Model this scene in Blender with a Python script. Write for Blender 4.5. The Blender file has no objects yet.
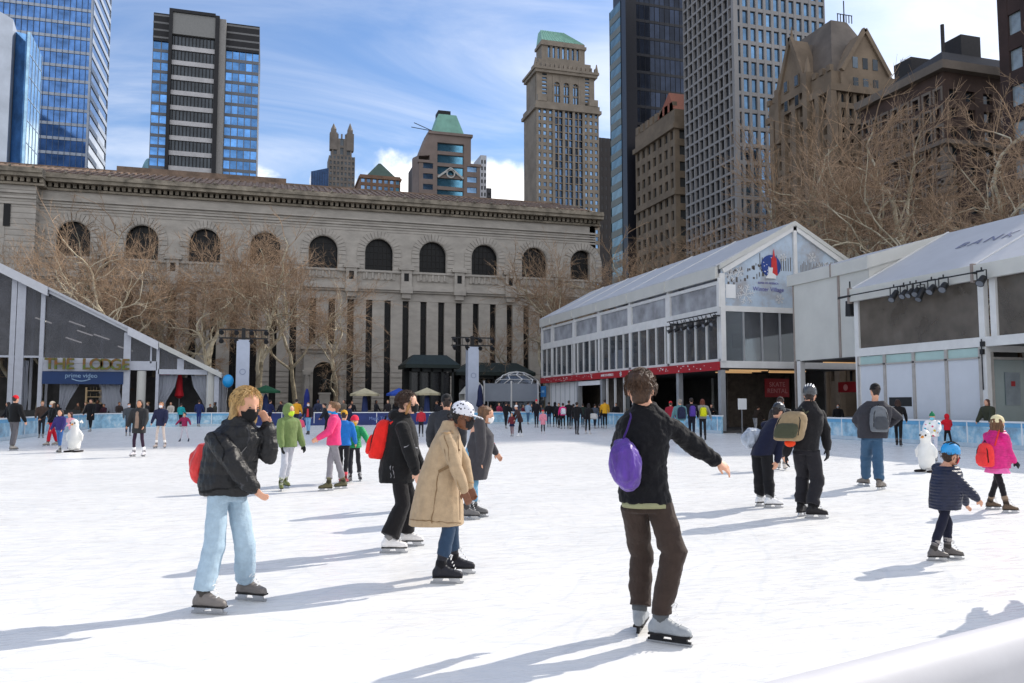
import bpy, math, random
from math import sin, cos, pi, radians, atan, sqrt
from mathutils import Vector as V, Matrix, noise
random.seed(7)
SC = bpy.context.scene
COL = SC.collection
# ------------------------------------------------------------------ camera model
FPX, PITCH, YAW, EYE = 820.0, atan(62.5/820), atan(247/822.4), 1.65
RT = V((cos(YAW), -sin(YAW), 0)); FW = V((sin(YAW), cos(YAW), 0)); UP = V((0, 0, 1))
def ray(px, py):
    x = (px-512)/FPX; y = (341.5-py)/FPX
    return RT*x + FW*(cos(PITCH)-y*sin(PITCH)) + UP*(sin(PITCH)+y*cos(PITCH))
def hitY(px, py, Y):
    r = ray(px, py); t = Y/r.y; return V((r.x*t, Y, EYE+r.z*t))
def hitX(px, py, X):
    r = ray(px, py); t = X/r.x; return V((X, r.y*t, EYE+r.z*t))
def ground(px, py, z=0.0):
    r = ray(px, py); t = (z-EYE)/r.z; return V((r.x*t, r.y*t, z))
def atdepth(px, py, Z):
    r = ray(px, py); t = Z/(r.dot(FW)); return V((0, 0, EYE)) + r*t

# ------------------------------------------------------------------ object helpers
def tag(o, label=None, cat=None, group=None, kind=None):
    if label: o['label'] = label
    if cat: o['category'] = cat
    if group: o['group'] = group
    if kind: o['kind'] = kind
    return o
def empty(name, label, cat, loc=(0, 0, 0), group=None):
    o = bpy.data.objects.new(name, None); COL.objects.link(o)
    o.location = loc; o.empty_display_size = .2
    return tag(o, label, cat, group)
def copy_tree(o, parent=None):
    c = o.copy(); COL.objects.link(c); c.parent = parent
    for ch in list(o.children): copy_tree(ch, c)
    return c

class MB:
    def __init__(s, origin=(0, 0, 0)):
        s.v = []; s.f = []; s.o = V(origin)
    def add(s, vs, fs):
        n = len(s.v)
        s.v += [tuple(V(p)-s.o) for p in vs]
        s.f += [tuple(i+n for i in f) for f in fs]
    def box(s, x0, x1, y0, y1, z0, z1):
        if x0 > x1: x0, x1 = x1, x0
        if y0 > y1: y0, y1 = y1, y0
        if z0 > z1: z0, z1 = z1, z0
        s.add([(x0,y0,z0),(x1,y0,z0),(x1,y1,z0),(x0,y1,z0),(x0,y0,z1),(x1,y0,z1),(x1,y1,z1),(x0,y1,z1)],
              [(0,3,2,1),(4,5,6,7),(0,1,5,4),(1,2,6,5),(2,3,7,6),(3,0,4,7)])
        return s
    def hexa(s, b, t):
        """bottom 4 points and top 4 points, counter-clockwise seen from above"""
        s.add(list(b)+list(t), [(0,3,2,1),(4,5,6,7),(0,1,5,4),(1,2,6,5),(2,3,7,6),(3,0,4,7)]); return s
    def bar(s, a, b, w, h, up=(0, 0, 1)):
        a = V(a); b = V(b); d = (b-a).normalized(); upv = V(up)
        sd = d.cross(upv)
        if sd.length < 1e-4: sd = d.cross(V((1, 0, 0)))
        sd.normalize(); u = sd.cross(d).normalized()
        o = [(-1,-1),(1,-1),(1,1),(-1,1)]
        s.add([a+sd*w*.5*i+u*h*.5*j for i, j in o]+[b+sd*w*.5*i+u*h*.5*j for i, j in o],
              [(0,3,2,1),(4,5,6,7),(0,1,5,4),(1,2,6,5),(2,3,7,6),(3,0,4,7)]); return s
    def prism(s, pts, d):
        """extrude a planar polygon by vector d"""
        n = len(pts); d = V(d)
        s.add([V(p) for p in pts]+[V(p)+d for p in pts],
              [tuple(range(n-1, -1, -1)), tuple(range(n, 2*n))]+[(i, (i+1) % n, n+(i+1) % n, n+i) for i in range(n)]); return s
    def face(s, pts):
        s.add(pts, [tuple(range(len(pts)))]); return s
    def tube(s, pts, rads, n=8, cap=True, rnd=False):
        pts = [V(p) for p in pts]
        if not isinstance(rads, (list, tuple)): rads = [rads]*len(pts)
        rads = list(rads)
        if rnd:
            d0 = (pts[0]-pts[1]).normalized(); d1 = (pts[-1]-pts[-2]).normalized()
            r0, r1 = rads[0], rads[-1]
            pts = [pts[0]+d0*r0*.95, pts[0]+d0*r0*.65]+pts+[pts[-1]+d1*r1*.65, pts[-1]+d1*r1*.95]
            rads = [r0*.3, r0*.76]+rads+[r1*.76, r1*.3]
        t = (pts[1]-pts[0]).normalized()
        a = t.orthogonal().normalized(); vs = []; m = len(pts)
        for i, p in enumerate(pts):
            tt = ((pts[min(i+1, m-1)]-p).normalized()+(p-pts[max(i-1, 0)]).normalized())
            tt = tt.normalized() if tt.length > 1e-6 else t
            a = (a-tt*a.dot(tt))
            a = a.normalized() if a.length > 1e-6 else tt.orthogonal().normalized()
            b = tt.cross(a)
            for k in range(n):
                an = 2*pi*k/n; vs.append(p+(a*cos(an)+b*sin(an))*rads[i])
        fs = [(i*n+k, i*n+(k+1) % n, (i+1)*n+(k+1) % n, (i+1)*n+k) for i in range(m-1) for k in range(n)]
        if cap: fs += [tuple(range(n-1, -1, -1)), tuple(range((m-1)*n, m*n))]
        s.add(vs, fs); return s
    def loft(s, rings, n=20, e=2.0):
        """rings: (centre, axisA, axisB, ra, rb[, rb_neg]) ; superellipse exponent e"""
        vs = []; m = len(rings)
        for r in rings:
            c, A, B, ra, rb = V(r[0]), V(r[1]), V(r[2]), r[3], r[4]
            rn = r[5] if len(r) > 5 else rb
            for k in range(n):
                an = 2*pi*k/n; ca, sa = cos(an), sin(an)
                x = math.copysign(abs(ca)**(2/e), ca)*ra
                y = math.copysign(abs(sa)**(2/e), sa)*(rb if sa > 0 else rn)
                vs.append(c+A*x+B*y)
        fs = [(i*n+k, i*n+(k+1) % n, (i+1)*n+(k+1) % n, (i+1)*n+k) for i in range(m-1) for k in range(n)]
        fs += [tuple(range(n-1, -1, -1)), tuple(range((m-1)*n, m*n))]
        s.add(vs, fs); return s
    def ball(s, c, rx, ry=None, rz=None, ax=None, n=14, m=9):
        ry = rx if ry is None else ry; rz = rx if rz is None else rz
        X, Y, Z = ax or (V((1,0,0)), V((0,1,0)), V((0,0,1)))
        c = V(c)
        rg = []
        for i in range(m):
            t = -pi/2+pi*(i+.35)/(m-.3)
            rg.append((c+Z*rz*sin(t), X, Y, rx*cos(t), ry*cos(t)))
        return s.loft(rg, n)
    def lathe(s, c, prof, n=16):
        return s.loft([(V(c)+V((0, 0, z)), V((1,0,0)), V((0,1,0)), r, r) for r, z in prof], n)
    def build(s, name, mat, parent=None, smooth=False, loc=None):
        me = bpy.data.meshes.new(name); me.from_pydata(s.v, [], s.f); me.update()
        if smooth: me.polygons.foreach_set('use_smooth', [True]*len(me.polygons))
        o = bpy.data.objects.new(name, me); COL.objects.link(o)
        o.location = s.o if loc is None else loc
        if parent is not None:
            o.parent = parent
            o.location = s.o-V(parent_world(parent)) if loc is None else loc
        if mat: me.materials.append(mat)
        return o
def parent_world(p):
    v = V(p.location)
    while p.parent: p = p.parent; v += V(p.location)
    return v

# ------------------------------------------------------------------ materials
_M = {}
def mat(name, col, rough=.7, var=.12, scale=3.0, bump=0.0, bscale=None, metal=0.0, spec=.5, col2=None, stretch=None,
        emit=None, estr=0, alpha=None, island=0.0, sheen=0.0, trans=0.0, coat=0.0):
    if name in _M: return _M[name]
    m = bpy.data.materials.new(name); m.use_nodes = True; nt = m.node_tree; N = nt.nodes; L = nt.links
    b = N['Principled BSDF']
    b.inputs['Roughness'].default_value = rough; b.inputs['Metallic'].default_value = metal
    b.inputs['Specular IOR Level'].default_value = spec
    if sheen: b.inputs['Sheen Weight'].default_value = sheen
    if trans: b.inputs['Transmission Weight'].default_value = trans
    if coat: b.inputs['Coat Weight'].default_value = coat
    if alpha is not None: b.inputs['Alpha'].default_value = alpha
    tc = N.new('ShaderNodeTexCoord'); mp = N.new('ShaderNodeMapping')
    L.new(tc.outputs['Object'], mp.inputs['Vector'])
    if stretch: mp.inputs['Scale'].default_value = stretch
    nz = N.new('ShaderNodeTexNoise'); nz.inputs['Scale'].default_value = scale; nz.inputs['Detail'].default_value = 6
    nz.inputs['Roughness'].default_value = .65
    L.new(mp.outputs['Vector'], nz.inputs['Vector'])
    cr = N.new('ShaderNodeValToRGB')
    c2 = col2 or tuple(max(0, c*(1-var*1.6)) for c in col); c1 = tuple(min(1, c*(1+var)) for c in col) if not col2 else col
    cr.color_ramp.elements[0].position = .32; cr.color_ramp.elements[1].position = .68
    cr.color_ramp.elements[0].color = (*c2, 1); cr.color_ramp.elements[1].color = (*c1, 1)
    L.new(nz.outputs['Fac'], cr.inputs['Fac'])
    out = cr.outputs['Color']
    if island:
        g = N.new('ShaderNodeNewGeometry'); hsv = N.new('ShaderNodeHueSaturation')
        mr = N.new('ShaderNodeMapRange'); mr.inputs['To Min'].default_value = 1-island; mr.inputs['To Max'].default_value = 1+island
        L.new(g.outputs['Random Per Island'], mr.inputs['Value']); L.new(mr.outputs['Result'], hsv.inputs['Value'])
        L.new(out, hsv.inputs['Color']); out = hsv.outputs['Color']
    L.new(out, b.inputs['Base Color'])
    if bump:
        n2 = N.new('ShaderNodeTexNoise'); n2.inputs['Scale'].default_value = bscale or scale*4; n2.inputs['Detail'].default_value = 5
        L.new(mp.outputs['Vector'], n2.inputs['Vector'])
        bp = N.new('ShaderNodeBump'); bp.inputs['Strength'].default_value = bump; bp.inputs['Distance'].default_value = .02
        L.new(n2.outputs['Fac'], bp.inputs['Height']); L.new(bp.outputs['Normal'], b.inputs['Normal'])
    if emit:
        b.inputs['Emission Color'].default_value = (*emit, 1); b.inputs['Emission Strength'].default_value = estr
    _M[name] = m
    return m
def srgb(r, g, b):
    f = lambda c: (c/255/12.92) if c/255 <= .04045 else ((c/255+.055)/1.055)**2.4
    return (f(r), f(g), f(b))
def cloth(r, g, b, rough=.85, bump=.25, scale=14):
    k = 'cloth_%d_%d_%d' % (r, g, b)
    c = srgb(r, g, b)
    return mat(k, c, rough, .09, scale, bump, 90, spec=.25, sheen=.08)

def clear_glass(name, tint=(.85,.9,.92), rough=.03, mixf=.35, gl=(.9,.95,1), haze=0.0, hazecol=(.4,.41,.44)):
    """thin pane: part mirror, part see-through"""
    if name in _M: return _M[name]
    m = bpy.data.materials.new(name); m.use_nodes = True; nt = m.node_tree; N = nt.nodes; L = nt.links
    N.remove(N['Principled BSDF'])
    t = N.new('ShaderNodeBsdfTransparent'); t.inputs['Color'].default_value = (*tint, 1)
    g = N.new('ShaderNodeBsdfGlossy'); g.inputs['Roughness'].default_value = rough; g.inputs['Color'].default_value = (*gl, 1)
    fr = N.new('ShaderNodeLayerWeight'); fr.inputs['Blend'].default_value = mixf
    mx = N.new('ShaderNodeMixShader')
    L.new(fr.outputs['Fresnel'], mx.inputs['Fac']); L.new(t.outputs['BSDF'], mx.inputs[1]); L.new(g.outputs['BSDF'], mx.inputs[2])
    out = mx.outputs['Shader']
    if haze:
        df = N.new('ShaderNodeBsdfDiffuse'); df.inputs['Color'].default_value = (*hazecol, 1); m2 = N.new('ShaderNodeMixShader')
        nz = N.new('ShaderNodeTexNoise'); nz.inputs['Scale'].default_value = .9; nz.inputs['Detail'].default_value = 5; tc = N.new('ShaderNodeTexCoord')
        L.new(tc.outputs['Object'], nz.inputs['Vector']); mr = N.new('ShaderNodeMapRange'); mr.inputs['From Min'].default_value = .3; mr.inputs['From Max'].default_value = .7
        mr.inputs['To Min'].default_value = haze*.6; mr.inputs['To Max'].default_value = min(1, haze*1.4); L.new(nz.outputs['Fac'], mr.inputs['Value'])
        L.new(mr.outputs[0], m2.inputs['Fac']); L.new(out, m2.inputs[1]); L.new(df.outputs[0], m2.inputs[2]); out = m2.outputs['Shader']
    L.new(out, N['Material Output'].inputs['Surface'])
    _M[name] = m; return m
def mirror_glass(name, col, rough=.08, island=.35, metal=.85):
    return mat(name, col, rough, .25, .35, 0.15, .6, metal=metal, spec=.8, island=island)

_FONT = None
def text_mesh(s, size, name, m, parent, origin, udir, vdir, depth=.02, center=True, spacing=1.0, bold=0.0, shear=0.0):
    """writing as solid letters: udir = reading direction, vdir = up, both unit; stands out along udir x vdir"""
    cu = bpy.data.curves.new(name, 'FONT'); cu.body = s; cu.size = size; cu.extrude = depth/2
    cu.align_x = 'CENTER' if center else 'LEFT'; cu.align_y = 'CENTER'; cu.space_character = spacing; cu.offset = bold; cu.shear = shear
    to = bpy.data.objects.new(name, cu); COL.objects.link(to)
    dg = bpy.context.evaluated_depsgraph_get()
    me = bpy.data.meshes.new_from_object(to.evaluated_get(dg))
    bpy.data.objects.remove(to); bpy.data.curves.remove(cu)
    u = V(udir).normalized(); v = V(vdir).normalized(); n = u.cross(v)
    M = Matrix((u, v, n)).transposed().to_4x4()
    me.transform(M)
    o = bpy.data.objects.new(name, me); COL.objects.link(o); me.materials.clear(); me.materials.append(m)
    if parent is not None:
        o.parent = parent; o.location = V(origin)-parent_world(parent)
    else: o.location = origin
    return o

# ------------------------------------------------------------------ world, sun, camera
SUN_AZ, SUN_EL = radians(71.7), radians(35.5)    # clockwise from +Y
def setup_world():
    w = bpy.data.worlds.new('World'); SC.world = w; w.use_nodes = True
    nt = w.node_tree; N = nt.nodes; L = nt.links
    bg = N['Background']; bg.inputs['Strength'].default_value = .12
    sky = N.new('ShaderNodeTexSky'); sky.sky_type = 'NISHITA'; sky.sun_disc = False
    sky.sun_elevation = SUN_EL; sky.sun_rotation = SUN_AZ
    sky.air_density = 1.1; sky.dust_density = .7; sky.ozone_density = 2.2
    tc = N.new('ShaderNodeTexCoord')
    # clouds live on the sky's directions: flatten towards the horizon like a real layer
    sep = N.new('ShaderNodeSeparateXYZ'); L.new(tc.outputs['Generated'], sep.inputs['Vector'])
    ad = N.new('ShaderNodeMath'); ad.operation = 'ADD'; ad.inputs[1].default_value = .22; L.new(sep.outputs['Z'], ad.inputs[0])
    dx = N.new('ShaderNodeMath'); dx.operation = 'DIVIDE'; L.new(sep.outputs['X'], dx.inputs[0]); L.new(ad.outputs[0], dx.inputs[1])
    dy = N.new('ShaderNodeMath'); dy.operation = 'DIVIDE'; L.new(sep.outputs['Y'], dy.inputs[0]); L.new(ad.outputs[0], dy.inputs[1])
    cb = N.new('ShaderNodeCombineXYZ'); L.new(dx.outputs[0], cb.inputs['X']); L.new(dy.outputs[0], cb.inputs['Y'])
    def cloudmask(scale, lo, hi, dist, stretch=(1, 1, 1), loc=(0, 0, 0), detail=9):
        mp = N.new('ShaderNodeMapping'); mp.inputs['Scale'].default_value = stretch; mp.inputs['Location'].default_value = loc
        L.new(cb.outputs[0], mp.inputs['Vector'])
        nz = N.new('ShaderNodeTexNoise'); nz.inputs['Scale'].default_value = scale; nz.inputs['Detail'].default_value = detail
        nz.inputs['Roughness'].default_value = .58; nz.inputs['Distortion'].default_value = dist
        L.new(mp.outputs[0], nz.inputs['Vector'])
        mr = N.new('ShaderNodeMapRange'); mr.inputs['From Min'].default_value = lo; mr.inputs['From Max'].default_value = hi
        mr.interpolation_type = 'SMOOTHSTEP'
        L.new(nz.outputs['Fac'], mr.inputs['Value']); return mr.outputs['Result']
    cirrus = cloudmask(1.1, .34, .78, 1.0, (1, 1.9, 1), (.4, .2, 0))
    puff = cloudmask(1.9, .60, .70, .4, (1, 1, 1), (PUFFX, PUFFY, 0))
    # more veil towards +X (towards the sun)
    vx = N.new('ShaderNodeMapRange'); vx.inputs['From Min'].default_value = .30; vx.inputs['From Max'].default_value = .80
    vx.inputs['To Min'].default_value = 0; vx.inputs['To Max'].default_value = .50; L.new(sep.outputs['X'], vx.inputs['Value'])
    a1 = N.new('ShaderNodeMath'); a1.operation = 'MULTIPLY'; a1.inputs[1].default_value = .55; L.new(cirrus, a1.inputs[0])
    a2 = N.new('ShaderNodeMath'); a2.operation = 'ADD'; L.new(a1.outputs[0], a2.inputs[0]); L.new(vx.outputs[0], a2.inputs[1]); a2.use_clamp = True
    # unseen bright cloud added behind the camera to fill the faces in shade
    vy = N.new('ShaderNodeMapRange'); vy.inputs['From Min'].default_value = .12; vy.inputs['From Max'].default_value = -.35
    vy.inputs['To Min'].default_value = 0; vy.inputs['To Max'].default_value = .8; L.new(sep.outputs['Y'], vy.inputs['Value'])
    a3 = N.new('ShaderNodeMath'); a3.operation = 'MAXIMUM'; L.new(a2.outputs[0], a3.inputs[0]); L.new(vy.outputs[0], a3.inputs[1]); a2 = a3
    m1 = N.new('ShaderNodeMix'); m1.data_type = 'RGBA'; m1.inputs['B'].default_value = (8.4, 8.5, 8.8, 1)
    tn = N.new('ShaderNodeMix'); tn.data_type = 'RGBA'; tn.blend_type = 'MULTIPLY'; tn.inputs['Factor'].default_value = 1
    tn.inputs['B'].default_value = (.86, 1.0, 1.2, 1)
    L.new(sky.outputs['Color'], tn.inputs['A'])
    L.new(tn.outputs['Result'], m1.inputs['A']); L.new(a2.outputs[0], m1.inputs['Factor'])
    m2 = N.new('ShaderNodeMix'); m2.data_type = 'RGBA'; m2.inputs['B'].default_value = (10.5, 10.4, 10.4, 1)
    # puffs sit low in the sky
    lowm = N.new('ShaderNodeMapRange'); lowm.inputs['From Min'].default_value = .42; lowm.inputs['From Max'].default_value = .2
    L.new(sep.outputs['Z'], lowm.inputs['Value'])
    # one low bank of cumulus stands over the avenue behind the library
    an, en = radians(12.0), radians(14.0)
    ds = N.new('ShaderNodeVectorMath'); ds.operation = 'SUBTRACT'; L.new(tc.outputs['Generated'], ds.inputs[0]); ds.inputs[1].default_value = (sin(an)*cos(en), cos(an)*cos(en), sin(en))
    sc_ = N.new('ShaderNodeVectorMath'); sc_.operation = 'MULTIPLY'; L.new(ds.outputs[0], sc_.inputs[0]); sc_.inputs[1].default_value = (7.0, 7.0, 19.0)
    ln = N.new('ShaderNodeVectorMath'); ln.operation = 'LENGTH'; L.new(sc_.outputs[0], ln.inputs[0])
    nn = N.new('ShaderNodeTexNoise'); nn.inputs['Scale'].default_value = 9; nn.inputs['Detail'].default_value = 8; nn.inputs['Roughness'].default_value = .55; L.new(tc.outputs['Generated'], nn.inputs['Vector'])
    nm = N.new('ShaderNodeMath'); nm.operation = 'MULTIPLY'; nm.inputs[1].default_value = 2.6; L.new(nn.outputs['Fac'], nm.inputs[0])
    sb = N.new('ShaderNodeMath'); sb.operation = 'SUBTRACT'; L.new(nm.outputs[0], sb.inputs[0]); L.new(ln.outputs['Value'], sb.inputs[1])
    pr_ = N.new('ShaderNodeMapRange'); pr_.interpolation_type = 'SMOOTHSTEP'; pr_.inputs['From Min'].default_value = .30; pr_.inputs['From Max'].default_value = .75; L.new(sb.outputs[0], pr_.inputs['Value'])
    pm0 = N.new('ShaderNodeMath'); pm0.operation = 'MULTIPLY'; L.new(puff, pm0.inputs[0]); L.new(lowm.outputs[0], pm0.inputs[1])
    pm = N.new('ShaderNodeMath'); pm.operation = 'MAXIMUM'; L.new(pm0.outputs[0], pm.inputs[0]); L.new(pr_.outputs[0], pm.inputs[1])
    L.new(pm.outputs[0], m2.inputs['Factor']); L.new(m1.outputs['Result'], m2.inputs['A'])
    L.new(m2.outputs['Result'], bg.inputs['Color'])
    sd = bpy.data.lights.new('sun', 'SUN'); sd.energy = 3.5; sd.angle = radians(.5); sd.color = (1, .93, .83)
    so = bpy.data.objects.new('sun', sd); COL.objects.link(so)
    d = V((sin(SUN_AZ)*cos(SUN_EL), cos(SUN_AZ)*cos(SUN_EL), sin(SUN_EL)))
    so.rotation_euler = d.to_track_quat('Z', 'Y').to_euler(); so.location = (60, 30, 80)
    cd = bpy.data.cameras.new('camera'); co = bpy.data.objects.new('camera', cd); COL.objects.link(co)
    cd.sensor_width = 36; cd.lens = FPX*36/1024; cd.clip_end = 5000; cd.clip_start = .05
    co.location = (0, 0, EYE); co.rotation_euler = (pi/2+PITCH, 0, -YAW)
    SC.camera = co
    SC.view_settings.view_transform = 'Standard'; SC.view_settings.look = 'None'
    SC.view_settings.exposure = EXPOSURE; SC.view_settings.gamma = 1; SC.view_settings.use_curve_mapping = False
    SC.render.engine = 'CYCLES'
    SC.cycles.max_bounces = 6; SC.cycles.diffuse_bounces = 3; SC.cycles.glossy_bounces = 3; SC.cycles.transparent_max_bounces = 12
    SC.cycles.use_denoising = True; SC.cycles.caustics_reflective = False; SC.cycles.caustics_refractive = False
PUFFX, PUFFY, EXPOSURE = 3.1, .7, .30
setup_world()
# ------------------------------------------------------------------ ground and ice
def ice_material():
    m = bpy.data.materials.new('ice'); m.use_nodes = True; nt = m.node_tree; N = nt.nodes; L = nt.links
    b = N['Principled BSDF']; b.inputs['Roughness'].default_value = .42; b.inputs['Specular IOR Level'].default_value = .35
    tc = N.new('ShaderNodeTexCoord')
    def nz(scale, det=6, st=(1, 1, 1), rot=0, dist=0.0):
        mp = N.new('ShaderNodeMapping'); mp.inputs['Scale'].default_value = st; mp.inputs['Rotation'].default_value = (0, 0, rot)
        L.new(tc.outputs['Object'], mp.inputs['Vector'])
        n = N.new('ShaderNodeTexNoise'); n.inputs['Scale'].default_value = scale; n.inputs['Detail'].default_value = det
        n.inputs['Distortion'].default_value = dist; n.inputs['Roughness'].default_value = .6
        L.new(mp.outputs[0], n.inputs['Vector']); return n.outputs['Fac']
    big = nz(.35, 4, (1, 1.6, 1), .3, .5); fine = nz(5, 8); s1 = nz(2.2, 4, (.5, 5, 1), .9, 3.0); s2 = nz(2.0, 4, (.45, 6, 1), -.8, 3.5)
    def ramp(src, p0, c0, p1, c1):
        r = N.new('ShaderNodeValToRGB'); r.color_ramp.elements[0].position = p0; r.color_ramp.elements[1].position = p1
        r.color_ramp.elements[0].color = (*c0, 1); r.color_ramp.elements[1].color = (*c1, 1)
        L.new(src, r.inputs['Fac']); return r.outputs['Color']
    base = ramp(big, .3, (.83, .822, .80), .7, (.91, .895, .865))
    def mul(a, c, f=1.0):
        x = N.new('ShaderNodeMix'); x.data_type = 'RGBA'; x.blend_type = 'MULTIPLY'; x.inputs['Factor'].default_value = f
        L.new(a, x.inputs['A']); L.new(c, x.inputs['B']); return x.outputs['Result']
    c = mul(base, ramp(fine, .35, (.93, .94, .95), .6, (1, 1, 1)))
    c = mul(c, ramp(s1, .38, (.84, .88, .91), .46, (1, 1, 1)), .25)
    c = mul(c, ramp(s2, .36, (.86, .89, .93), .44, (1, 1, 1)), .25)
    # curved blade cuts: thin rings of many centres, broken up by noise
    def cuts(loc, sc, dist):
        mp = N.new('ShaderNodeMapping'); mp.inputs['Location'].default_value = loc; L.new(tc.outputs['Object'], mp.inputs['Vector'])
        w = N.new('ShaderNodeTexWave'); w.wave_type = 'RINGS'; w.rings_direction = 'Z'; w.inputs['Scale'].default_value = sc; w.inputs['Distortion'].default_value = dist; w.inputs['Detail'].default_value = 2; w.inputs['Detail Scale'].default_value = .35
        L.new(mp.outputs[0], w.inputs['Vector'])
        r = N.new('ShaderNodeMapRange'); r.inputs['From Min'].default_value = .965; r.inputs['From Max'].default_value = 1.0; L.new(w.outputs['Fac'], r.inputs['Value'])
        k = N.new('ShaderNodeMapRange'); k.inputs['From Min'].default_value = .48; k.inputs['From Max'].default_value = .56; L.new(nz(.9, 3, (1, 1, 1), loc[0]), k.inputs['Value'])
        x = N.new('ShaderNodeMath'); x.operation = 'MULTIPLY'; L.new(r.outputs[0], x.inputs[0]); L.new(k.outputs[0], x.inputs[1]); return x.outputs[0]
    tot = None
    for loc, sc, dist in (((-3, -9, 0), .55, 6), ((6, -14, 0), .8, 9), ((-12, 3, 0), .7, 12), ((9, 9, 0), 1.1, 7), ((1, -4, 0), .9, 14)):
        q = cuts(loc, sc, dist)
        if tot is None: tot = q
        else: x = N.new('ShaderNodeMath'); x.operation = 'MAXIMUM'; L.new(tot, x.inputs[0]); L.new(q, x.inputs[1]); tot = x.outputs[0]
    mc = N.new('ShaderNodeMix'); mc.data_type = 'RGBA'; mc.inputs['B'].default_value = (.66, .69, .72, 1)
    mf = N.new('ShaderNodeMath'); mf.operation = 'MULTIPLY'; mf.inputs[1].default_value = .38; L.new(tot, mf.inputs[0]); L.new(mf.outputs[0], mc.inputs['Factor']); L.new(c, mc.inputs['A']); c = mc.outputs['Result']
    L.new(c, b.inputs['Base Color'])
    vo = N.new('ShaderNodeTexNoise'); vo.inputs['Scale'].default_value = 22; vo.inputs['Detail'].default_value = 6
    L.new(tc.outputs['Object'], vo.inputs['Vector'])
    ad = N.new('ShaderNodeMath'); ad.operation = 'ADD'; L.new(vo.outputs['Fac'], ad.inputs[0])
    m2 = N.new('ShaderNodeMath'); m2.operation = 'MULTIPLY'; m2.inputs[1].default_value = 1.2; L.new(s1, m2.inputs[0]); L.new(m2.outputs[0], ad.inputs[1])
    a2 = N.new('ShaderNodeMath'); a2.operation = 'ADD'; L.new(ad.outputs[0], a2.inputs[0]); L.new(s2, a2.inputs[1])
    bp = N.new('ShaderNodeBump'); bp.inputs['Strength'].default_value = .12; bp.inputs['Distance'].default_value = .012
    L.new(a2.outputs[0], bp.inputs['Height']); L.new(bp.outputs['Normal'], b.inputs['Normal'])
    rr = ramp(s2, .4, (.5, .5, .5), .6, (.24, .24, .24)); L.new(rr, b.inputs['Roughness'])
    return m
MB().box(-700, 900, -60, 1300, -1, -.06).build('ground', mat('paving', (.20, .195, .185), .85, .2, .5, .2))
def rounded(x0, x1, y0, y1, r, n=10):
    pts = []
    for cx, cy, a0 in ((x1-r, y0+r, -pi/2), (x1-r, y1-r, 0), (x0+r, y1-r, pi/2), (x0+r, y0+r, pi)):
        for i in range(n+1):
            a = a0+pi/2*i/n; pts.append(V((cx+r*cos(a), cy+r*sin(a), 0)))
    return pts
RX0, RX1, RY0, RY1 = -11.2, 24.35, 1.0, 65.2
ice_out = rounded(RX0-.05, RX1+1.7, RY0-.05, RY1+.05, 5.0)
mb = MB(); mb.prism([V((p.x, p.y, -.10)) for p in ice_out], (0, 0, .10))
tag(mb.build('ice', ice_material()), kind='structure')
tag(bpy.data.objects['ground'], kind='structure')
mb = MB(); mb.prism([V((p.x, p.y, -.055)) for p in rounded(-40, 60, -6, 92, 3)], (0, 0, .03))
tag(mb.build('rink_surround_paving', mat('deck', (.16, .155, .15), .8, .25, .8, .2)), kind='structure')

# ------------------------------------------------------------------ barrier
M_white = mat('white_plastic', (.80, .81, .82), .35, .05, 1.5, .05)
M_bluepanel = None
def panel_mat(name, c1, c2, c3, sc=1.6):
    m = mat(name, c1, .35, .1, sc, 0, spec=.6)
    nt = m.node_tree; N = nt.nodes; L = nt.links
    cr = [n for n in N if n.type == 'VALTORGB'][0]
    cr.color_ramp.elements[0].position = .3; cr.color_ramp.elements[0].color = (*c2, 1)
    cr.color_ramp.elements[1].position = .52; cr.color_ramp.elements[1].color = (*c1, 1)
    e = cr.color_ramp.elements.new(.64); e.color = (*c3, 1)
    return m
M_pan = panel_mat('barrier_print', srgb(150, 195, 218), srgb(112, 130, 150), srgb(205, 222, 230))
M_band = mat('barrier_blue', srgb(105, 170, 210), .4, .1, 2)
M_kick = mat('barrier_kick', srgb(190, 205, 215), .4, .1, 2)
M_navy = mat('barrier_navy', srgb(28, 48, 110), .45, .15, 1.2)
def barrier_run(name, label, pts, top=1.0, th=.12, face=None, flip=1, parts=None, band=None, kick=True):
    """a straight or curved run of dasher board along pts (on the ice edge); outward is +normal*flip"""
    root = empty('rink_barrier', label, 'rink barrier', pts[0], 'dasher boards round the ice rink')
    def strip(off0, off1, z0, z1):
        mb = MB()
        L_ = []
        for i, p in enumerate(pts):
            d = (pts[min(i+1, len(pts)-1)]-pts[max(i-1, 0)]).normalized(); nrm = V((-d.y, d.x, 0))*flip
            L_.append((p+nrm*off0, p+nrm*off1))
        vs = []; fs = []
        for a, b in L_:
            vs += [a+V((0,0,z0)), b+V((0,0,z0)), b+V((0,0,z1)), a+V((0,0,z1))]
        for i in range(len(L_)-1):
            k = i*4
            for j in range(4): fs.append((k+j, k+(j+1) % 4, k+4+(j+1) % 4, k+4+j))
        fs += [(0, 1, 2, 3), tuple(range(len(vs)-1, len(vs)-5, -1))]
        mb.o = V(pts[0]); mb.add(vs, fs); return mb
    strip(.02, th, 0, top-.045).build('panel', face or M_pan, root)
    strip(-.02, th+.05, top-.045, top+.02).build('top_rail', M_white, root)
    if kick: strip(0, .021, .01, .17).build('kick_plate', M_kick, root)
    if band is not False: strip(0.004, .022, top-.20, top-.046).build('upper_band', band or M_band, root)
    # posts between panels
    acc = 0
    for i in range(len(pts)-1):
        a, b = pts[i], pts[i+1]; l = (b-a).length; d = (b-a)/l; nrm = V((-d.y, d.x, 0))*flip
        s = (2.4-acc) % 2.4
        while s < l:
            p = a+d*s; MB(pts[0]).bar(p+nrm*.01+V((0,0,.17)), p+nrm*.01+V((0,0,top-.046)), .05, .03, up=nrm).build('post', M_white, root); s += 2.4
        acc = (acc+l) % 2.4
    return root
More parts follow.
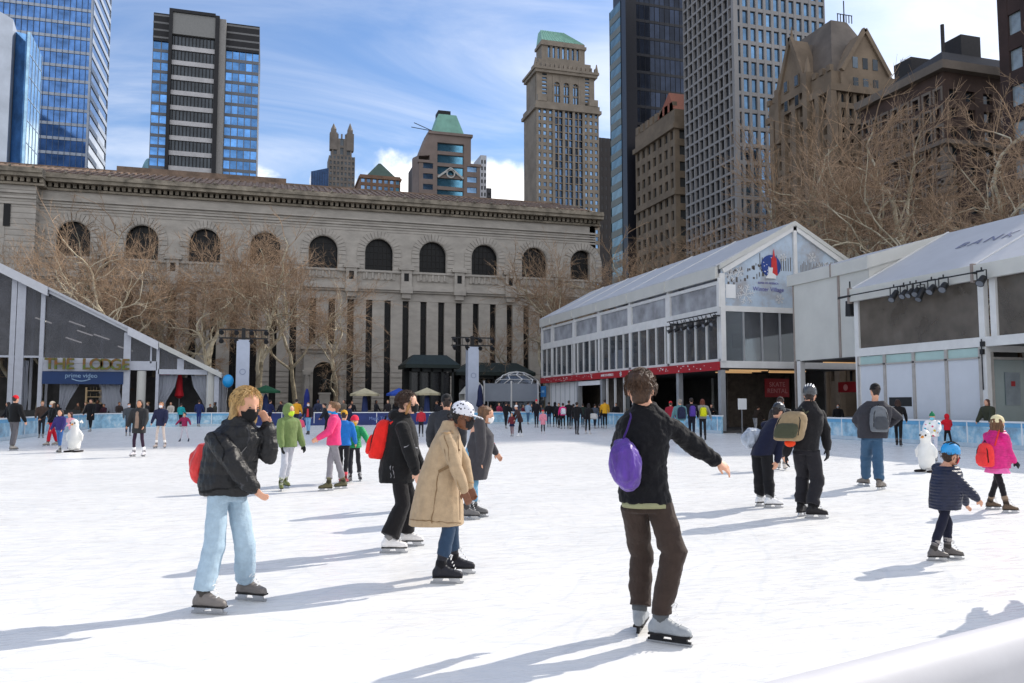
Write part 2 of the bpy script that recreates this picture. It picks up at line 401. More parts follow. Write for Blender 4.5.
def arc(cx, cy, r, a0, a1, n=9): return [V((cx+r*cos(a0+(a1-a0)*i/n), cy+r*sin(a0+(a1-a0)*i/n), 0)) for i in range(n+1)]
barrier_run('b', 'left hand board run with pale blue printed panels beside the lodge', [V((RX0, 7.0, 0)), V((RX0, 60.2, 0))], flip=1)
barrier_run('b', 'curved corner of blue boards in front of the lodge terrace', arc(RX0+5, RY1-5, 5, pi, pi/2), flip=-1)
far1 = [V((RX0+5, RY1, 0)), V((-1.2, RY1, 0))]
barrier_run('b', 'short straight of blue boards below the closed red umbrella', far1, flip=1)
fb = barrier_run('b', 'dark navy far end boards with faint lettering below the library', [V((-1.15, RY1, 0)), V((15.0, RY1, 0))], flip=1, face=M_navy, band=M_navy, kick=False)
M_pale = mat('barrier_letter', srgb(120, 140, 190), .5, .05, 2)
for px_, s_ in ((379, 'Magic Tour'), (300, 'Magic Tour'), (455, 'Magic Tour')):
    p = hitY(px_, 418, RY1)
    text_mesh(s_, .34, 'lettering', M_pale, fb, V((p.x, RY1-.012, .52)), (1, 0, 0), (0, 0, 1), .01)
barrier_run('b', 'far right straight of blue boards behind the waiting skaters', [V((15.05, RY1, 0)), V((RX1-5, RY1, 0))], flip=1)
barrier_run('b', 'curved corner of blue boards by the glass pavilion end', arc(RX1-5, RY1-5, 5, pi/2, 0), flip=1*1 and 1)
barrier_run('b', 'blue boards in front of the glass pavilion ending at the gate gap', [V((RX1, 60.2, 0)), V((RX1, 40.6, 0))], flip=1)
barrier_run('b', 'pale blue boards below the white panelled tent at the right', [V((RX1+1.6, 35.0, 0)), V((RX1+1.6, 7.0, 0))], flip=1)
# near wall: rounded padded top seen from above at the bottom right corner
root = empty('near_barrier', 'pale padded top of the near rink wall at the bottom right corner', 'rink barrier', (1.5, 1.6, 0))
pts = [V((-8, .05, 0)), V((-2, 1.05, 0)), V((0, 1.54, 0)), V((1.1, 1.79, 0)), V((1.6, 1.92, 0)), V((2.3, 2.10, 0)), V((3.6, 2.30, 0)), V((7, 2.4, 0)), V((14, 2.4, 0))]
M_pad = mat('near_wall_pad', (.62, .61, .63), .6, .06, 2.0, .05)
mb = MB(root.location)
prof = [(0.0, .0), (0.0, .90), (-.01, .945), (-.035, .98), (-.075, 1.0), (-.12, .995), (-.155, .97), (-.175, .92), (-.18, .0)]
vs = []
for i, p in enumerate(pts):
    d = (pts[min(i+1, len(pts)-1)]-pts[max(i-1, 0)]).normalized(); n = V((-d.y, d.x, 0))
    vs += [p+n*a+V((0, 0, z)) for a, z in prof]
k = len(prof)
fs = [(i*k+j, i*k+(j+1) % k, (i+1)*k+(j+1) % k, (i+1)*k+j) for i in range(len(pts)-1) for j in range(k)]
mb.add(vs, fs); pad = mb.build('padded_top', M_pad, root, smooth=True)
mb = MB(root.location)
for xx in (-3.2, -.9, 3.9, 6.3):
    i = max(j for j in range(len(pts)-1) if pts[j].x <= xx); t = (xx-pts[i].x)/(pts[i+1].x-pts[i].x); p = pts[i].lerp(pts[i+1], t)
    d = (pts[i+1]-pts[i]).normalized(); n = V((-d.y, d.x, 0))
    q = [p+n*(a*1.002+.0)+V((0, 0, z+.0008)) for a, z in prof[1:8]]
    for a, b in zip(q[:-1], q[1:]): mb.bar(a, b, .003, .0015, up=(0, 0, 1))
mb.build('seam', mat('seam', (.6, .59, .66), .6), root)

# ------------------------------------------------------------------ window grids for buildings
def order_by_view(items):
    return sorted(items, key=lambda c: (c[0]-V((0, 0, EYE))).length)
def grid_wall(mbw, panes, O, U, W, z0, z1, cols, rows, pier, span, rec=.35, skip=None, sill=None, edge=0.0, N=None):
    """a recessed-window face. O bottom-left seen from outside, U along the face, W width; cols/rows = counts.
    mbw takes piers and spandrels; panes receives (centre, corners) boxes"""
    O = V(O); U = V(U).normalized(); N = V((U.y, -U.x, 0)) if N is None else N
    Wi = W-2*edge; cw = Wi/cols; rh = (z1-z0)/rows
    def hx(u0, u1, za, zb, d0, d1):
        a = O+U*u0; b = O+U*u1
        mbw_ = [a+N*d0, b+N*d0, b+N*d1, a+N*d1]
        return [p+V((0,0,za)) for p in mbw_], [p+V((0,0,zb)) for p in mbw_]
    if edge:
        mbw.hexa(*hx(0, edge, z0, z1, 0, -rec-.4)); mbw.hexa(*hx(W-edge, W, z0, z1, 0, -rec-.4))
    for i in range(cols+1):
        u = edge+i*cw; h = pier*cw/2
        a, b = max(edge, u-h), min(W-edge, u+h)
        mbw.hexa(*hx(a, b, z0, z1, -.002, -rec-.4))
    for j in range(rows):
        zb = z0+j*rh
        mbw.hexa(*hx(edge+.012, W-edge-.012, zb, zb+rh*span, -.04, -rec-.4))
    for i in range(cols):
        for j in range(rows):
            ua = edge+i*cw+pier*cw/2; ub = edge+(i+1)*cw-pier*cw/2; za = z0+j*rh+rh*span; zb = z0+(j+1)*rh
            if skip and skip(i, j):
                mbw.hexa(*hx(ua, ub, za, zb, -.06, -rec-.4)); continue
            c = O+U*(ua+ub)/2+V((0, 0, (za+zb)/2))
            panes.append((c, hx(ua-.02, ub+.02, za-.02, zb+.02, -rec, -rec-.08)))
def make_panes(root, panes, m, name='window', maxn=100, sash=None, merge=False):
    ps = order_by_view(panes)
    if merge: maxn = 0
    for c, (b, t) in ps[:maxn]:
        mb = MB(c); mb.hexa(b, t); mb.build(name, m, root)
    if ps[maxn:]:
        o0 = ps[maxn][0]; mb = MB(o0)
        for c, (b, t) in ps[maxn:]: mb.hexa(b, t)
        tag(mb.build(name+'s_beyond', m, root), kind='stuff')

# ------------------------------------------------------------------ the library
LY = 100.0
M_marble = mat('library_marble', (.415, .385, .345), .8, .14, .45, .25, 6, stretch=(1, 1, 2.2))
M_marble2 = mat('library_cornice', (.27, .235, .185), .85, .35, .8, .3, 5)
M_dark = mat('window_dark', (.006, .006, .007), .35, .3, .5, 0, spec=.25)
M_bronze = mat('window_bronze', (.014, .012, .011), .5, .3, 1, spec=.3)
M_roof = mat('roof_tiles', (.21, .145, .105), .8, .3, .8, .2)
def library():
    root = empty('library', 'long grey marble library with arched windows and tall slot windows behind the bare trees', 'building', (9, LY, 0))
    O = root.location
    XL, XR = -24.2, 41.6            # main wall between the projecting pavilion and the right end
    arches = [-20.75]+[-13.75+6.69*i for i in range(9)]
    AW, ZS, ZSP, RA = 1.78, 17.95, 20.2, 1.78
    wall = MB(O)
    D = 1.1
    # lower wall with slots: piers between slots
    ZT = 14.3
    slots = []
    for i, ax in enumerate(arches):
        for k in (-1.12, 1.12, 3.345): slots.append(round(ax+k, 4))
    slots = sorted(slots); slots = [s for s in slots if XL+.8 < s < XR-.8 and not (4.0 < s < 8.7)]
    SW = .39
    doorslots = [s for s in [x for x in sorted({round(a+k, 4) for a in arches for k in (-1.12, 1.12, 3.345)})] if 4.0 < s < 8.7]
    allslots = sorted(slots+doorslots)
    edges = [XL]+[e for s in allslots for e in (s-SW, s+SW)]+[XR]
    for i in range(0, len(edges), 2):
        wall.box(edges[i], edges[i+1], LY, LY+D, 5.6, ZT)
        # rusticated base courses
        z = -.1; k = 0
        while z < 5.55:
            h = .62; wall.box(edges[i]-(.0), edges[i+1], LY-.14, LY+D, z, z+h-.09)
            wall.box(edges[i], edges[i+1], LY-.03, LY+D, z+h-.09, z+h); z += h; k += 1
    for s in doorslots: wall.box(s-SW, s+SW, LY, LY+D, -.1, 8.6)
    # band between slots and arches
    wall.box(XL, XR, LY-.05, LY+D, ZT, 15.3); wall.box(XL, XR, LY+.02, LY+D, 15.3, ZS)
    wall.box(XL, XR, LY-.55, LY+.02, 15.55, 16.0)
    wall.box(XL, XR, LY-.32, LY-.055, 15.3, 15.55)
    # balustrade-like panels below each arch
    wall.box(XL, XR, LY-.12, LY+.02, 16.0, 16.35)
    # arches: piers between, and spandrel with arch cut
    xs = [XL]+[e for a in arches for e in (a-AW, a+AW)]+[XR]
    for i in range(0, len(xs), 2): wall.box(xs[i], xs[i+1], LY, LY+D, ZS, ZSP)
    ZA = 22.6
    for i, a in enumerate(arches):
        l = XL if i == 0 else (arches[i-1]+a)/2; r = XR if i == len(arches)-1 else (a+arches[i+1])/2
        n = 20
        arcp = [(a-RA*cos(pi*k/n), ZSP+RA*sin(pi*k/n)) for k in range(n+1)]
        for k in range(n):
            (xa, za), (xb, zb) = arcp[k], arcp[k+1]
            wall.hexa([(xa, LY, za), (xb, LY, zb), (xb, LY+D, zb), (xa, LY+D, za)], [(xa, LY, ZA), (xb, LY, ZA), (xb, LY+D, ZA), (xa, LY+D, ZA)])
        wall.box(l, a-RA, LY, LY+D, ZSP, ZA); wall.box(a+RA, r, LY, LY+D, ZSP, ZA)
    wall.box(XL, XR, LY, LY+D, ZA, 25.2)
    for z, d, h in ((23.1, .10, .22), (23.4, .22, .2), (23.75, .12, .16), (24.05, .3, .22), (22.75, .06, .2)):
        wall.box(XL, XR, LY-d, LY+.01, z, z+h)
    # bodies behind
    wall.box(XL-.1, XR, LY+3.2, LY+30, -.1, 25.2)
    wall.box(XR-.8, XR, LY+.0, LY+3.2, -.1, 25.2-.02)
    # left pavilion, standing forward, with banded courses
    P0 = -60
    z = -.1
    while z < 25.0:
        h = .62; wall.box(P0, XL, LY-1.5, LY+4, z, z+h-.07); wall.box(P0, XL-.06, LY-1.44, LY+4, z+h-.07, z+h); z += h
    wall.box(P0, XL-2.9, LY-1.56, LY-1.4, 16.5, 22.9)
    for z, d in ((23.1, .14), (23.75, .2), (24.3, .26)): wall.box(P0, XL+.03, LY-1.5-d, LY-1.4, z, z+.25)
    wall.build('wall', M_marble, root)
    # voussoir rings
    for a in arches:
        mb = MB(O); n = 17
        for k in range(n):
            t0 = pi*k/n+.012; t1 = pi*(k+1)/n-.012
            r0, r1 = RA+.02, RA+.88
            d = .10 if k % 2 else .15
            P = lambda r, t, y: (a-r*cos(t), y, ZSP+r*sin(t))
            q0 = [P(r0, t0, LY-d), P(r0, t1, LY-d), P(r1, t1, LY-d), P(r1, t0, LY-d)]
            mb.prism(q0, (0, d+.03, 0))
        z = 16.4
        for s in (-1, 1):
            zz = 17.6
            k = 0
            while zz < ZSP-.02:
                h = .52; mb.box(a+s*(RA+.02), a+s*(RA+.88), LY-(.10 if k % 2 else .15), LY+.03, zz, min(zz+h-.05, ZSP)); zz += h; k += 1
        ri = mb.build('arch_surround', M_marble, root)
        mb = MB(O)   # inner moulding
        for k in range(18):
            t0, t1 = pi*k/18, pi*(k+1)/18
            P = lambda r, t, y: (a-r*cos(t), y, ZSP+r*sin(t))
            mb.prism([P(RA-.08, t0, LY-.02), P(RA-.08, t1, LY-.02), P(RA+.04, t1, LY-.02), P(RA+.04, t0, LY-.02)], (0, .5, 0))
        for s in (-1, 1): mb.box(a+s*(RA-.08), a+s*(RA+.03), LY-.02, LY+.5, ZS, ZSP)
        mb.box(a-RA-.9, a+RA+.9, LY-.3, LY+.6, ZS-.25, ZS); mb.box(a-RA-.2, a+RA+.2, LY-.1, LY+.2, ZS-1.15, ZS-.25)
        for k in range(5): mb.tube([(a-1.5+.75*k, LY-.14, ZS-1.05), (a-1.5+.75*k, LY-.14, ZS-.3)], .16, 6)
        mb.build('moulding', M_marble, ri)
        win = MB(O); n = 16
        pts = [(a-RA, LY+.75, ZS)]+[(a-RA*cos(pi*k/n), LY+.75, ZSP+RA*sin(pi*k/n)) for k in range(n+1)]+[(a+RA, LY+.75, ZS)]
        win.prism(pts, (0, .05, 0)); w = win.build('window', M_dark, root)
        mb = MB(O)
        for k in range(-2, 3):
            x = a+k*.54; top = ZSP+sqrt(max(0, RA**2-(k*.54)**2)); mb.box(x-.035, x+.035, LY+.66, LY+.76, ZS, top)
        for z in (18.7, 19.5, 20.3, 21.1): 
            hw = RA if z < ZSP else sqrt(RA**2-(z-ZSP)**2); mb.box(a-hw, a+hw, LY+.67, LY+.76, z-.03, z+.03)
        mb.build('glazing_bars', M_bronze, w)
    # aedicules between arches
    for i in range(len(arches)-1):
        c = (arches[i]+arches[i+1])/2
        if c > XR-2: continue
        mb = MB(O)
        mb.box(c-.65, c-.3, LY-.45, LY+.05, 16.05, 18.1); mb.box(c+.3, c+.65, LY-.45, LY+.05, 16.05, 18.1)
        mb.box(c-.3, c+.3, LY-.45, LY+.05, 16.05, 16.7); mb.box(c-.3, c+.3, LY-.45, LY+.05, 17.7, 18.1)
        mb.box(c-.95, c+.95, LY-.6, LY+.05, 18.1, 18.3)
        n = 10
        pts = [(c-1.0*cos(pi*k/n), LY-.62, 18.3+.5*sin(pi*k/n)) for k in range(n+1)]; mb.prism(pts, (0, .65, 0))
        mb.box(c-.75, c+.75, LY-.75, LY+.05, 15.2, 16.05); mb.box(c-.55, c+.55, LY-.5, LY, 14.6, 15.2)
        ae = mb.build('niche_frame', M_marble, root)
        MB(O).box(c-.3, c+.3, LY-.22, LY-.18, 16.7, 17.7).build('niche_window', M_dark, ae)
    # slot windows
    for s in allslots:
        zb = 8.6 if s in doorslots else 2.9 if abs(s-11) > 0 else 3
        zb = 8.6 if s in doorslots else (.6 if s < 4 or s > 8.7 else 3)
        mb = MB(O); mb.box(s-SW, s+SW, LY+.55, LY+.6, zb, ZT); w = mb.build('slot_window', M_dark, root)
        mb = MB(O); z = zb+1.4; 
        while z < ZT-.3: mb.box(s-SW, s+SW, LY+.45, LY+.56, z, z+.22); z += 2.05
        mb.box(s-.03, s+.03, LY+.48, LY+.56, zb, ZT)
        mb.build('slot_spandrel', M_bronze, w)
        if zb < 1: wall2 = None
    # small windows of the pavilion
    p = hitY(7, 215, LY-1.5); MB(O).box(p.x-.32, p.x+.32, LY-1.62, LY-1.5, p.z-1.2, p.z+1.2).build('pavilion_window', M_dark, root)
    # cornice: dentils, corona, gutter
    co = MB(O)
    def cornice(x0, x1, y):
        co.box(x0, x1, y-.35, y+1, 25.2, 25.45)
        co.box(x0, x1, y-1.25, y+1, 25.95, 26.35); co.box(x0, x1, y-1.45, y+1, 26.35, 26.62); co.box(x0, x1, y-1.3, y+1, 26.62, 26.9)
        x = x0+.2
        while x < x1-.3: co.box(x, x+.36, y-.55, y+.5, 25.5, 25.95); x += .62
        x = x0+.5
        while x < x1: co.ball((x, y-1.4, 26.98), .16, n=6, m=4); x += 2.2
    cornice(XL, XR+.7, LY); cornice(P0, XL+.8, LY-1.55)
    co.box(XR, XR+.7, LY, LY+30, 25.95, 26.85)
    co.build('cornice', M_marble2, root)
    # tiled roof with ribs
    rf = MB(O)
    ya, yb, za, zb = LY-1.2, LY+7.5, 26.86, 29.7
    rf.hexa([(P0, ya, za-.4), (XR+.5, ya, za-.4), (XR-2, yb, za-.4), (P0, yb, za-.4)], [(P0, ya, za), (XR+.5, ya, za), (XR-2, yb, zb), (P0, yb, zb)])
    x = P0
    while x < XR-.5:
        rf.bar((x, ya, za+.06), (x, yb, zb+.06), .3, .16); x += .75
    rf.box(P0, XR-2.2, yb-.1, yb+18, za-.3, zb+.25)
    rf.box(-18, 2, yb+.6, yb+6, zb+.25, zb+1.0)
    rf.build('roof', M_roof, root)
    # doorway pavilion with arch and statue niche
    dx0, dx1, dz = 3.9, 9.1, 8.6; dc = (dx0+dx1)/2
    d = MB(O); y0, y1 = LY-2.2, LY-.15
    RD, SD = 1.25, 5.3
    d.box(dx0+.3, dc-RD, y0, y1, -.1, SD); d.box(dc+RD, dx1-.3, y0, y1, -.1, SD)
    n = 14
    for k in range(n):
        xa, za_ = dc-RD*cos(pi*k/n), SD+RD*sin(pi*k/n); xb, zb_ = dc-RD*cos(pi*(k+1)/n), SD+RD*sin(pi*(k+1)/n)
        d.hexa([(xa, y0, za_), (xb, y0, zb_), (xb, y1, zb_), (xa, y1, za_)], [(xa, y0, 7.6), (xb, y0, 7.6), (xb, y1, 7.6), (xa, y1, 7.6)])
    d.box(dx0+.3, dc-RD, y0, y1, SD, 7.6); d.box(dc+RD, dx1-.3, y0, y1, SD, 7.6)
    d.box(dx0+.1, dx1-.1, y0-.2, y1, 7.6, 8.0); d.box(dx0-.1, dx1+.1, y0-.45, y1, 8.0, 8.3); d.box(dx0, dx1, y0-.3, y1, 8.3, 8.6)
    for s in (-1, 1):
        xc = dc+s*1.95; d.box(xc-.5, xc+.5, y0-.35, y0, -.1, .9); d.tube([(xc, y0-.3, .9), (xc, y0-.3, 5.0)], [.34, .3], 12); d.box(xc-.42, xc+.42, y0-.6, y0, 5.0, 5.35)
        d.box(xc-.5, xc+.5, y0-.3, y0, 5.35, 5.6)
    for k in range(n):
        t0, t1 = pi*k/n, pi*(k+1)/n; P = lambda r, t: (dc-r*cos(t), y0-.12, SD+r*sin(t))
        d.prism([P(RD, t0), P(RD, t1), P(RD+.35, t1), P(RD+.35, t0)], (0, .13, 0))
    d.build('doorway', M_marble, root)
    MB(O).box(dc-RD, dc+RD, y1-.35, y1-.25, -.1, 6.6).build('door_recess', M_bronze, root)
    # terrace wall in front
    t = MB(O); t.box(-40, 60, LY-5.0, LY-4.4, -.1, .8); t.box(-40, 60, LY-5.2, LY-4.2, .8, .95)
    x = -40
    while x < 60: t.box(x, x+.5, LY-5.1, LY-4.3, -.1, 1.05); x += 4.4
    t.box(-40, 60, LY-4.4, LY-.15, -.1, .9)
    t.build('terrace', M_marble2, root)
    # statue group
    st = empty('statue', 'dark seated bronze statue on a pale pedestal in the library doorway', 'statue', (dc, LY-3.6, .9))
    mb = MB(st.location); c = st.location
    mb.box(c.x-.75, c.x+.75, c.y-.6, c.y+.6, .9, 1.2); mb.box(c.x-.6, c.x+.6, c.y-.5, c.y+.5, 1.2, 2.75); mb.box(c.x-.7, c.x+.7, c.y-.58, c.y+.58, 2.75, 2.95)
    mb.build('pedestal', M_marble, st)
    mb = MB(c); q = V((c.x, c.y, 2.95))
    mb.loft([(q+V((0,0,z)), V((1,0,0)), V((0,1,0)), a, b) for z, a, b in ((0, .55, .45), (.5, .56, .42), (.9, .42, .3), (1.3, .44, .26), (1.55, .3, .2), (1.65, .1, .1))], 14)
    mb.ball(q+V((0, 0, 1.85)), .19, .2, .25)
    mb.tube([q+V((-.4, 0, 1.4)), q+V((-.5, -.3, .95)), q+V((-.45, -.6, .85))], .1, 8); mb.tube([q+V((.4, 0, 1.4)), q+V((.5, -.3, .95)), q+V((.45, -.6, .85))], .1, 8)
    mb.build('figure', mat('bronze', (.02, .022, .02), .4, .3, 3, metal=.6), st, smooth=True)
library()
# ------------------------------------------------------------------ towers
def tower_root(label, x, y, name='tower', cat='tower'): return empty(name, label, cat, (x, y, 0))
def concat(*f):
    pass
M_stone_b = mat('brown_stone', (.20, .15, .105), .85, .2, .25, .2)
M_stone_t = mat('tan_stone', (.25, .212, .172), .85, .16, .25, .2)
M_winb = mirror_glass('window_sky', (.16, .27, .42), .1, .45)
M_wind = mirror_glass('window_dim', (.05, .06, .07), .15, .5, metal=.5)
M_winblind = mat('window_blind', (.20, .22, .24), .4, .3, .4, island=.6, spec=.8)
M_frame = mat('dark_metal', (.012, .012, .015), .7, .2, 1)

def t_left_glass():
    Y = 250.0; c = hitY(90, 100, Y); X1 = c.x; X0 = X1-75
    root = tower_root('tall blue glass tower with white floor bands cut by the left edge', X1, Y, 'skyscraper', 'skyscraper')
    O = root.location; H = 175
    yb = hitX(108, 100, X1).y
    w = MB(O); pan = []
    rows = 42
    grid_wall(w, pan, (X0, Y, 0), (1, 0, 0), 75, 0, H, 1, rows, .004, .20, .25)
    g = []
    grid_wall(w, g, (X1, Y, 0), (0, 1, 0), yb-Y, 0, H, 1, rows, .012, .36, .25)
    w.box(X0, X1-.7, Y+.7, yb-.7, 0, H)
    for i in range(50):
        x = X0+1.5*i; w.box(x-.05, x+.05, Y-.02, Y-.24+.1, 0, .01)
    w.build('floor_bands', mat('floor_band', (.38, .43, .51), .4, .1, .4), root)
    mg = mirror_glass('tower_glass_blue', (.10, .22, .48), .07, .30)
    make_panes(root, pan, mg, 'glass_band'); make_panes(root, g, mirror_glass('tower_glass_pale', (.30, .38, .5), .12, .2), 'glass_band')
    mu = MB(O)
    for i in range(51): x = X0+1.5*i; mu.box(x-.05, x+.05, Y-.1, Y+.27, 0, H)
    mu.build('mullions', mat('mullion_blue', (.08, .12, .2), .4, .1), root)
    # pale blue slab in front, its roof rising to the left
    Y2 = 205.0; a = hitY(42, 60, Y2); b = hitY(10, 25, Y2); c0 = hitY(23, 30, Y2)
    r2 = tower_root('pale blue glass slab with a slanted roof before the tall blue tower', a.x, Y2, 'skyscraper', 'skyscraper'); O2 = r2.location
    zr = hitY(42, 58, Y2).z; zc = hitY(28, 32, Y2).z; xm = hitY(28, 90, Y2).x
    zl = hitY(0, 22, Y2).z+2
    g1 = mirror_glass('slab_glass_bright', (.42, .66, .90), .06, 0); g2 = mirror_glass('slab_glass_mid', (.12, .30, .58), .06, 0)
    ye = hitX(42, 60, xm).y; zr = hitX(42, 56, xm).z
    MB(O2).hexa([(xm-.6, Y2, 0), (xm, Y2, 0), (xm, ye, 0), (xm-.6, ye, 0)], [(xm-.6, Y2, zc), (xm, Y2, zc), (xm, ye, zr), (xm-.6, ye, zr)]).build('right_face', g1, r2)
    xl = hitY(9, 90, Y2).x
    MB(O2).hexa([(xl, Y2+3, 0), (xm-.65, Y2+.1, 0), (xm-.65, ye, 0), (xl, ye, 0)], [(xl, Y2+3, zc+1), (xm-.65, Y2+.1, zc-.5), (xm-.65, ye, zr), (xl, ye, zr)]).build('middle_face', g2, r2)
    MB(O2).hexa([(xl-20, Y2-6, 0), (xl-.1, Y2+1, 0), (xl-.1, ye, 0), (xl-20, ye, 0)], [(xl-20, Y2-6, zl+8), (xl-.1, Y2+1, zc+3), (xl-.1, ye, zr), (xl-20, ye, zl+8)]).build('left_face', mat('slab_white', (.55, .6, .68), .3, .1, .2, metal=.3), r2)
    fr = MB(O2)
    for k in range(14):
        z = 30+5.1*k
        if z < zr-1: fr.bar((xm+.02, Y2, z), (xm+.02, ye, z), .12, .16)
    for k in range(5):
        t = k/4; y = Y2+(ye-Y2)*t; z1 = zc+(zr-zc)*t; fr.bar((xm+.03, y, 0), (xm+.03, y, z1), .12, .12)
    fr.build('mullions', mat('mullion_pale', (.35, .45, .6), .4), r2)
def t_black_white():
    Y = 240.0
    r = tower_root('dark glass tower with white floor stripes and a blank grey top panel', hitY(200, 90, Y).x, Y, 'skyscraper', 'skyscraper'); O = r.location
    xa, xb, xc, xd = (hitY(p, 100, Y).x for p in (151, 168, 219, 258))
    zt = hitY(170, 13, Y).z; zb2 = hitY(250, 26, Y).z; zp = hitY(190, 40, Y).z
    w = MB(O); pan = []
    # centre with stripes
    rows = 17; rh = 4.25; z0 = zp-rows*rh
    grid_wall(w, pan, (xb+.5, Y-2.5, z0), (1, 0, 0), xc-xb-1.5, 0, rows*rh, 1, rows, .0, .30, .5)
    w2 = w
    w.build('floor_stripes', mat('white_stripe', (.50, .49, .5), .6, .1, .4), r)
    b = MB(O)
    b.box(xb, xb+.9, Y-3.3, Y+10, 0, zt); b.box(xc-1.3, xc-.2, Y-3.3, Y+10, 0, zt-.5); b.box(xb+.9, xc-1.3, Y-1.4, Y+30, 0, zt-.1); b.box(xb+.9, xc-1.3, Y-3.3, Y, zt-.9, zt)
    for k in range(12): x = xb+1.4+(xc-xb-3)*k/11; b.box(x-.12, x+.12, Y-2.3, Y-1.9, 0, zp)
    b.build('dark_frame', M_frame, r)
    MB(O).box(xb+.92, xc-1.32, Y-2.9, Y-1.39, zp+.1, zt-.95).build('blank_panel', mat('grey_panel', (.22, .22, .215), .7, .08), r)
    make_panes(r, pan, M_wind, 'glass_band')
    MB(O).box(xc-.2, xc+1.5, Y-2.6, Y+10, 0, zt-1).build('grey_fin', mat('grey_fin', (.27, .26, .25), .7, .15), r)
    # blue wings
    for x0, x1, zz, rows in ((xa, xb-.02, zt-.5, 34), (xc+1.52, xd, zb2, 32)):
        ww = MB(O); pp = []
        dark = MB(O)
        grid_wall(ww, pp, (x0, Y, 0), (1, 0, 0), x1-x0, 0, zz-8, max(2, int((x1-x0)/1.6)), rows, .12, .28, .15)
        ww.box(x0, x1, Y+.6, Y+28, 0, zz-8)
        ww.build('wing', mat('wing_frame', (.14, .15, .17), .5, .1), r)
        make_panes(r, pp, mirror_glass('wing_glass', (.12, .30, .62), .08, .4), 'window', 50)
        dark.box(x0, x1, Y-.3, Y+28, zz-8+.02, zz)
        cap = dark.build('louvred_crown', M_frame, r)
        m3 = MB(O)
        for k in range(4): m3.box(x0-.05, x1+.05, Y-.36, Y-.3, zz-7.2+k*2.1, zz-6.7+k*2.1)
        m3.build('louvre', mat('louvre_grey', (.16, .16, .165), .6), cap)
    # lower glazed annex at its left foot
    x0, x1 = hitY(139, 140, Y).x, xa-.05; z1 = hitY(145, 158, Y).z-6
    r2 = tower_root('low teal glass block with rounded shoulder at the foot of the striped tower', x0, Y, 'office_block', 'building')
    m = MB(r2.location); n = 8
    pts = [(x1, Y, 0)]+[(x1, Y, z1+6)]+[(x1-(x1-x0)*k/n, Y, z1+6-(8)*(k/n)**2.2) for k in range(1, n+1)]+[(x0, Y, 0)]
    m.prism(pts, (0, 20, 0)); m.build('glass_wall', mirror_glass('teal_glass', (.12, .22, .27), .1, 0), r2)
    m = MB(r2.location)
    for k in range(20): m.box(x0+.2, x1, Y-.1, Y-.02, 30+k*2.3, 30.35+k*2.3) if 30+k*2.3 < z1-4 else None
    m.build('mullions', mat('mullion_blue', (.08, .12, .2)), r2)
def punched(root, O, faces, m_wall, m_win, z0, z1, rows, pier, span, rec=.4, wall=None, name='window', maxn=100, edge=0, skip=None):
    w = wall or MB(O); pan = []
    for (o, u, W, cols) in faces:
        grid_wall(w, pan, (o[0], o[1], 0), u, W, z0, z1, cols, rows, pier, span, rec, edge=edge, skip=skip)
    return w, pan
def hip(mb, x0, x1, y0, y1, z0, z1, ix, iy):
    mb.hexa([(x0, y0, z0), (x1, y0, z0), (x1, y1, z0), (x0, y1, z0)], [(x0+ix, y0+iy, z1), (x1-ix, y0+iy, z1), (x1-ix, y1-iy, z1), (x0+ix, y1-iy, z1)])
M_copper = mat('copper_green', (.13, .31, .235), .6, .15, .4, .1)
def t_gothic_spires():
    Y = 420.0; r = tower_root('slim grey gothic tower with two pointed spires above the library roof', hitY(342, 150, Y).x, Y)
    O = r.location; P = lambda px, py: hitY(px, py, Y)
    xl, xr = P(329, 160).x, P(355, 160).x; z1 = P(340, 156).z
    w, pan = punched(r, O, [((xl, Y), (1, 0, 0), xr-xl, 7)], None, None, 0, z1, 46, .45, .45)
    w.box(xl, xr, Y+.8, Y+13, 0, z1)
    x2, x3 = P(332, 150).x, P(352, 150).x; z2 = P(340, 138).z
    grid_wall(w, pan, (x2, Y+1, 0), (1, 0, 0), x3-x2, z1, z2, 3, 2, .5, .25, .5); w.box(x2, x3, Y+1.8, Y+11, z1, z2+.3)
    for px in (334, 350.5):
        x = P(px, 130).x; s = 1.9
        zt = P(px, 122).z; zb = z2-6
        w.box(x-s, x+s, Y+.6, Y+.6+2*s, zb, z2+3); w.box(x-s*.7, x+s*.7, Y+1, Y+1+1.4*s, z2+3, z2+5)
        w.tube([(x, Y+1+s*.7, z2+5), (x, Y+1+s*.7, zt)], [1.5, .12], 6)
    for px in (338, 342, 346): x = P(px, 138).x; w.box(x-.4, x+.4, Y+1, Y+2, z2, z2+2.5)
    w.build('wall', mat('gothic_grey', (.18, .155, .135), .85, .2, .2), r); make_panes(r, pan, M_wind)
    Yd = 400.0; x0, x1 = hitY(311, 175, Yd).x, hitY(328.5, 175, Yd).x; zt = hitY(320, 170, Yd).z
    r2 = tower_root('small dark blue glass box beside the gothic spire tower', x0, Yd, 'office_block', 'building')
    m = MB(r2.location); m.hexa([(x0, Yd, 0), (x1, Yd, 0), (x1, Yd+15, 0), (x0, Yd+15, 0)], [(x0, Yd, zt-1), (x1, Yd, zt+1.4), (x1, Yd+15, zt+1.4), (x0, Yd+15, zt-1)])
    m.build('glass_wall', mirror_glass('navy_glass', (.03, .06, .13), .12, 0), r2)
    m = MB(r2.location)
    for k in range(7): x = x0+(x1-x0)*(k+.5)/7; m.box(x-.06, x+.06, Yd-.1, Yd-.01, 0, zt-1.2)
    m.build('mullions', M_frame, r2)
